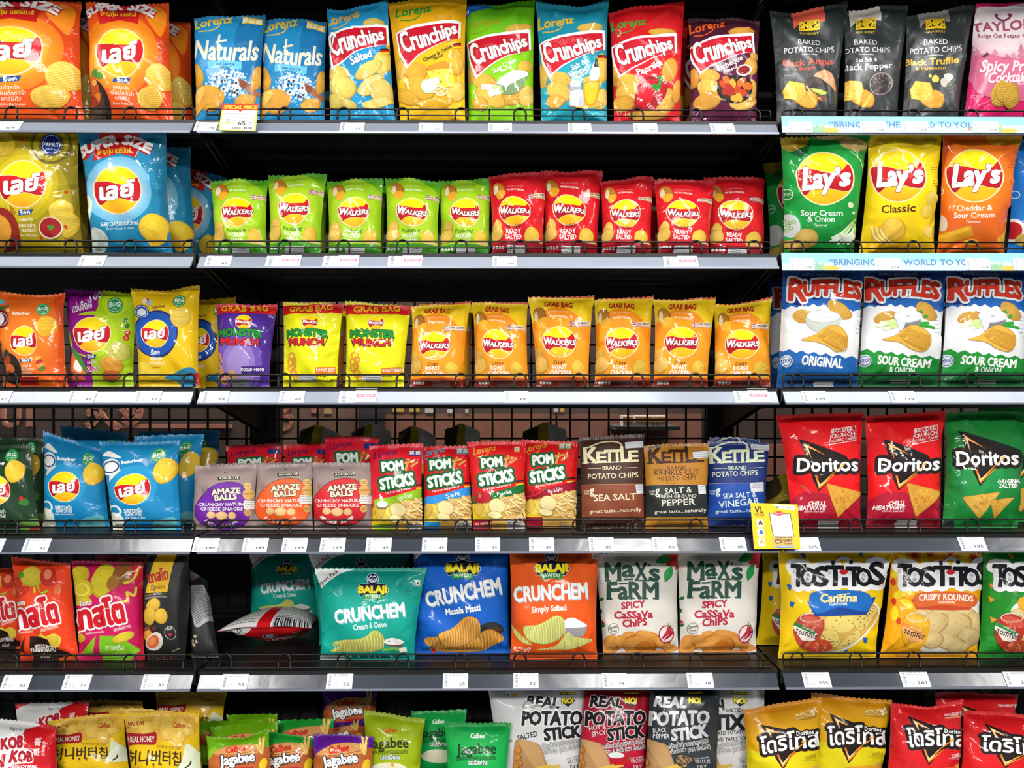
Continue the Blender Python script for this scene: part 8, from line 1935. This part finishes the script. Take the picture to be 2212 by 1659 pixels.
# ---------------------------------------------------------------- packs lying down
def lying(design_, label, q, T, row, seed, finish='gloss', group=None, **kw):
    px = [np.zeros(2), np.array([150, 0]), np.array([150, 150]), np.array([0, 150])]
    s = Shape(q, T=T, nar=.06, seed=seed, px=px, wr=kw.pop('wr', 1.4), wave=.004)
    return bag(design_, label, row, None, None, None, None, finish=finish, group=group, shape=s, O=(s.q[0] + s.q[1] + s.q[2] + s.q[3]) / 4 * np.array([1, 1, 0]) + np.array([0, 0, DECK[row]]), **kw)
# fallen red wafer bag: its top seal towards the aisle, back panel up
z5 = DECK[5]
def d_red_front(g):
    w = 'eaeaea'
    g.P([(0, 40), (0, 0), (70, 0)], w)
    g.P([(-10, 0), (44, 2), (26, 26), (-6, 54)], w); g.T('Export Pack', 0, 40, 40, 8, 8, '20242c', b=.1)
    g.E(76, 34, 13, 13, 'e8ecf0'); g.E(76, 34, 11.5, 11.5, '1c2c5c'); g.B([(67, 36), (72, 27), (76, 29), (80, 27), (85, 36), (76, 42)], 'e4e8ec'); g.T('BALAJI', 68, 37, 84, 37, 4, '1c2c5c', b=.16, res=1)
    g.R(118, 18, 130, 30, 'eef0ee'); g.R(119, 19, 129, 29, '1c8040'); g.R(120.5, 20.5, 127.5, 27.5, 'eef0ee'); g.E(124, 24, 3, 3, '1c8040')
    g.T('CRUNCHEM', 24, 78, 128, 70, 22, 'eceeee', b=.15)
    g.T('Tomato Twist', 60, 92, 110, 88, 9, 'eceeee', b=.1, res=2)
DES['crunchem_red'].update(draw=d_red_front, back='cc141c')
def red_bag():
    xa, xb = at(462, 1361, .13), at(672, 1353, .13)
    za, zb = xa[2], xb[2]
    q = [np.array([xa[0] + .062, .31, z5 + .03]), np.array([xb[0] - .02, .31, z5 + .03]), np.array([xb[0], .13, zb]), np.array([xa[0], .13, za])]
    # the front of the bag faces down and outwards: corners reversed left to right so that its normal points down
    s = Shape(q, T=.07, nar=.05, seed=5, wr=1.0, wave=.003, px=[np.zeros(2), np.array([235, 0]), np.array([235, 250]), np.array([0, 250])], s1=.95, cell=4.5)
    d = DES['crunchem_red']; d['ref'] = s
    s.to_ab = lambda px: np.stack([px[:, 0] / 150 * s.nu, (150 - px[:, 1]) / 150 * s.nv], 1)
    Pf, Nf, Pb, Nb = s.grids()
    g = G(); d_red_front(g); cutf = cut_print(g.L, s.to_ab, s.nu, s.nv)
    b = G(); w = 'dcdedc'
    b.P([(0, 0), (62, 0), (62, 150), (0, 150)], w); b.P([(84, 0), (150, 0), (150, 150), (84, 150)], w)
    for i in range(9): smalltext(b, 6, 14 + 9 * i, 58, 3.2, '4c5054'); 
    for i in range(7): smalltext(b, 90, 30 + 10 * i, 144, 3.2, '4c5054')
    barcode(b, 88, 8, 146, 22, '20242c')
    for i in range(60): b.R(88, 24, 146, 26, '20242c') if i == 0 else None
    cutb = cut_print(b.L, s.to_ab, s.nu, s.nv)
    O = np.array([(xa[0] + xb[0]) / 2, .2, z5]); e = empty('chip_bag', tuple(O), 'red wafer bag fallen flat with its white back panel up', 'snack bag')
    bc = np.broadcast_to(c('cc141c'), Pf.shape)
    m = FILM['gloss']()
    for nm, j0, j1 in (('pouch', s.r0, s.r1), ('top_seal', s.r1, s.nv), ('bottom_seal', 0, s.r0)):
        o = link(nm, part_mesh(nm, s, Pf, Nf, Pb, Nb, (*cutf, bc), j0, j1, None, O), m, e)
    V, cc, lay = cutb; k = (V[:, :, 1].mean(1) >= s.r0) & (V[:, :, 1].mean(1) < s.r1)
    p, n = lift(V[k][:, ::-1], lay[k], Pb, Nb)
    props(link('back_panel', soup_mesh('back_panel', p.reshape(-1, 3) - O, np.arange(k.sum() * 3).reshape(-1, 3), n.reshape(-1, 3), cc[k].reshape(-1, 3)), m, e), 'white printed back panel')
red_bag()
# small packs lying behind the front rows of the fourth shelf
def d_pack(g):
    g.B([(-10, -10), (50, -10), (40, 60), (-10, 80)], '4a4224'); g.B([(90, -10), (160, -10), (160, 50), (100, 60)], 'dcdcd6'); g.E(60, 120, 40, 26, '5c5218')
design('dark_pack', d_pack, 'c0a830', back='6c6424', finish='satin')
DES['dark_pack']['cut'] = 1
def dark(x0, x1, ytop, y, label, seed, h=.05):
    a, b = at(x0, ytop, y)[0], at(x1, ytop, y)[0]; zt = at(x0, ytop, y)[2]; z = DECK[4]
    q = [np.array([a, y, z + .003]), np.array([b, y, z + .003]), np.array([b - .012, y + .03, zt - .012]), np.array([a + .012, y + .03, zt - .012])]
    px = [np.zeros(2), np.array([130, 0]), np.array([130, 150]), np.array([0, 150])]
    s = Shape(q, T=.075, nar=.0, seed=seed, px=px, wr=1.6, wave=.012, dip=-.02, s1=.985)
    d = DES['dark_pack']
    if 'ref' not in d: d['ref'] = s; s.to_ab = lambda p: np.stack([p[:, 0] / 150 * s.nu, (150 - p[:, 1]) / 150 * s.nv], 1)
    bag('dark_pack', label, 4, None, None, None, None, shape=s, group='crumpled packs in shadow on the fourth shelf')
for i, (x0, x1, yt, l) in enumerate(((632, 742, 926, 'behind the red blob pouch'), (742, 850, 924, 'behind the sour cream sticks'), (846, 948, 928, 'behind the salt sticks'), (950, 1046, 922, 'behind the paprika sticks'), (1120, 1235, 921, 'behind the hot and spicy sticks'))):
    dark(x0, x1, yt, .36, 'crumpled dark yellow and grey pack in shadow ' + l, 40 + i)
dark(1655, 1745, 1034, .25, 'crumpled black pack between the blue vinegar bag and the red corn chips', 60)
bpy.data.objects.remove(_txt)
_dc.clear(); _tc.clear()
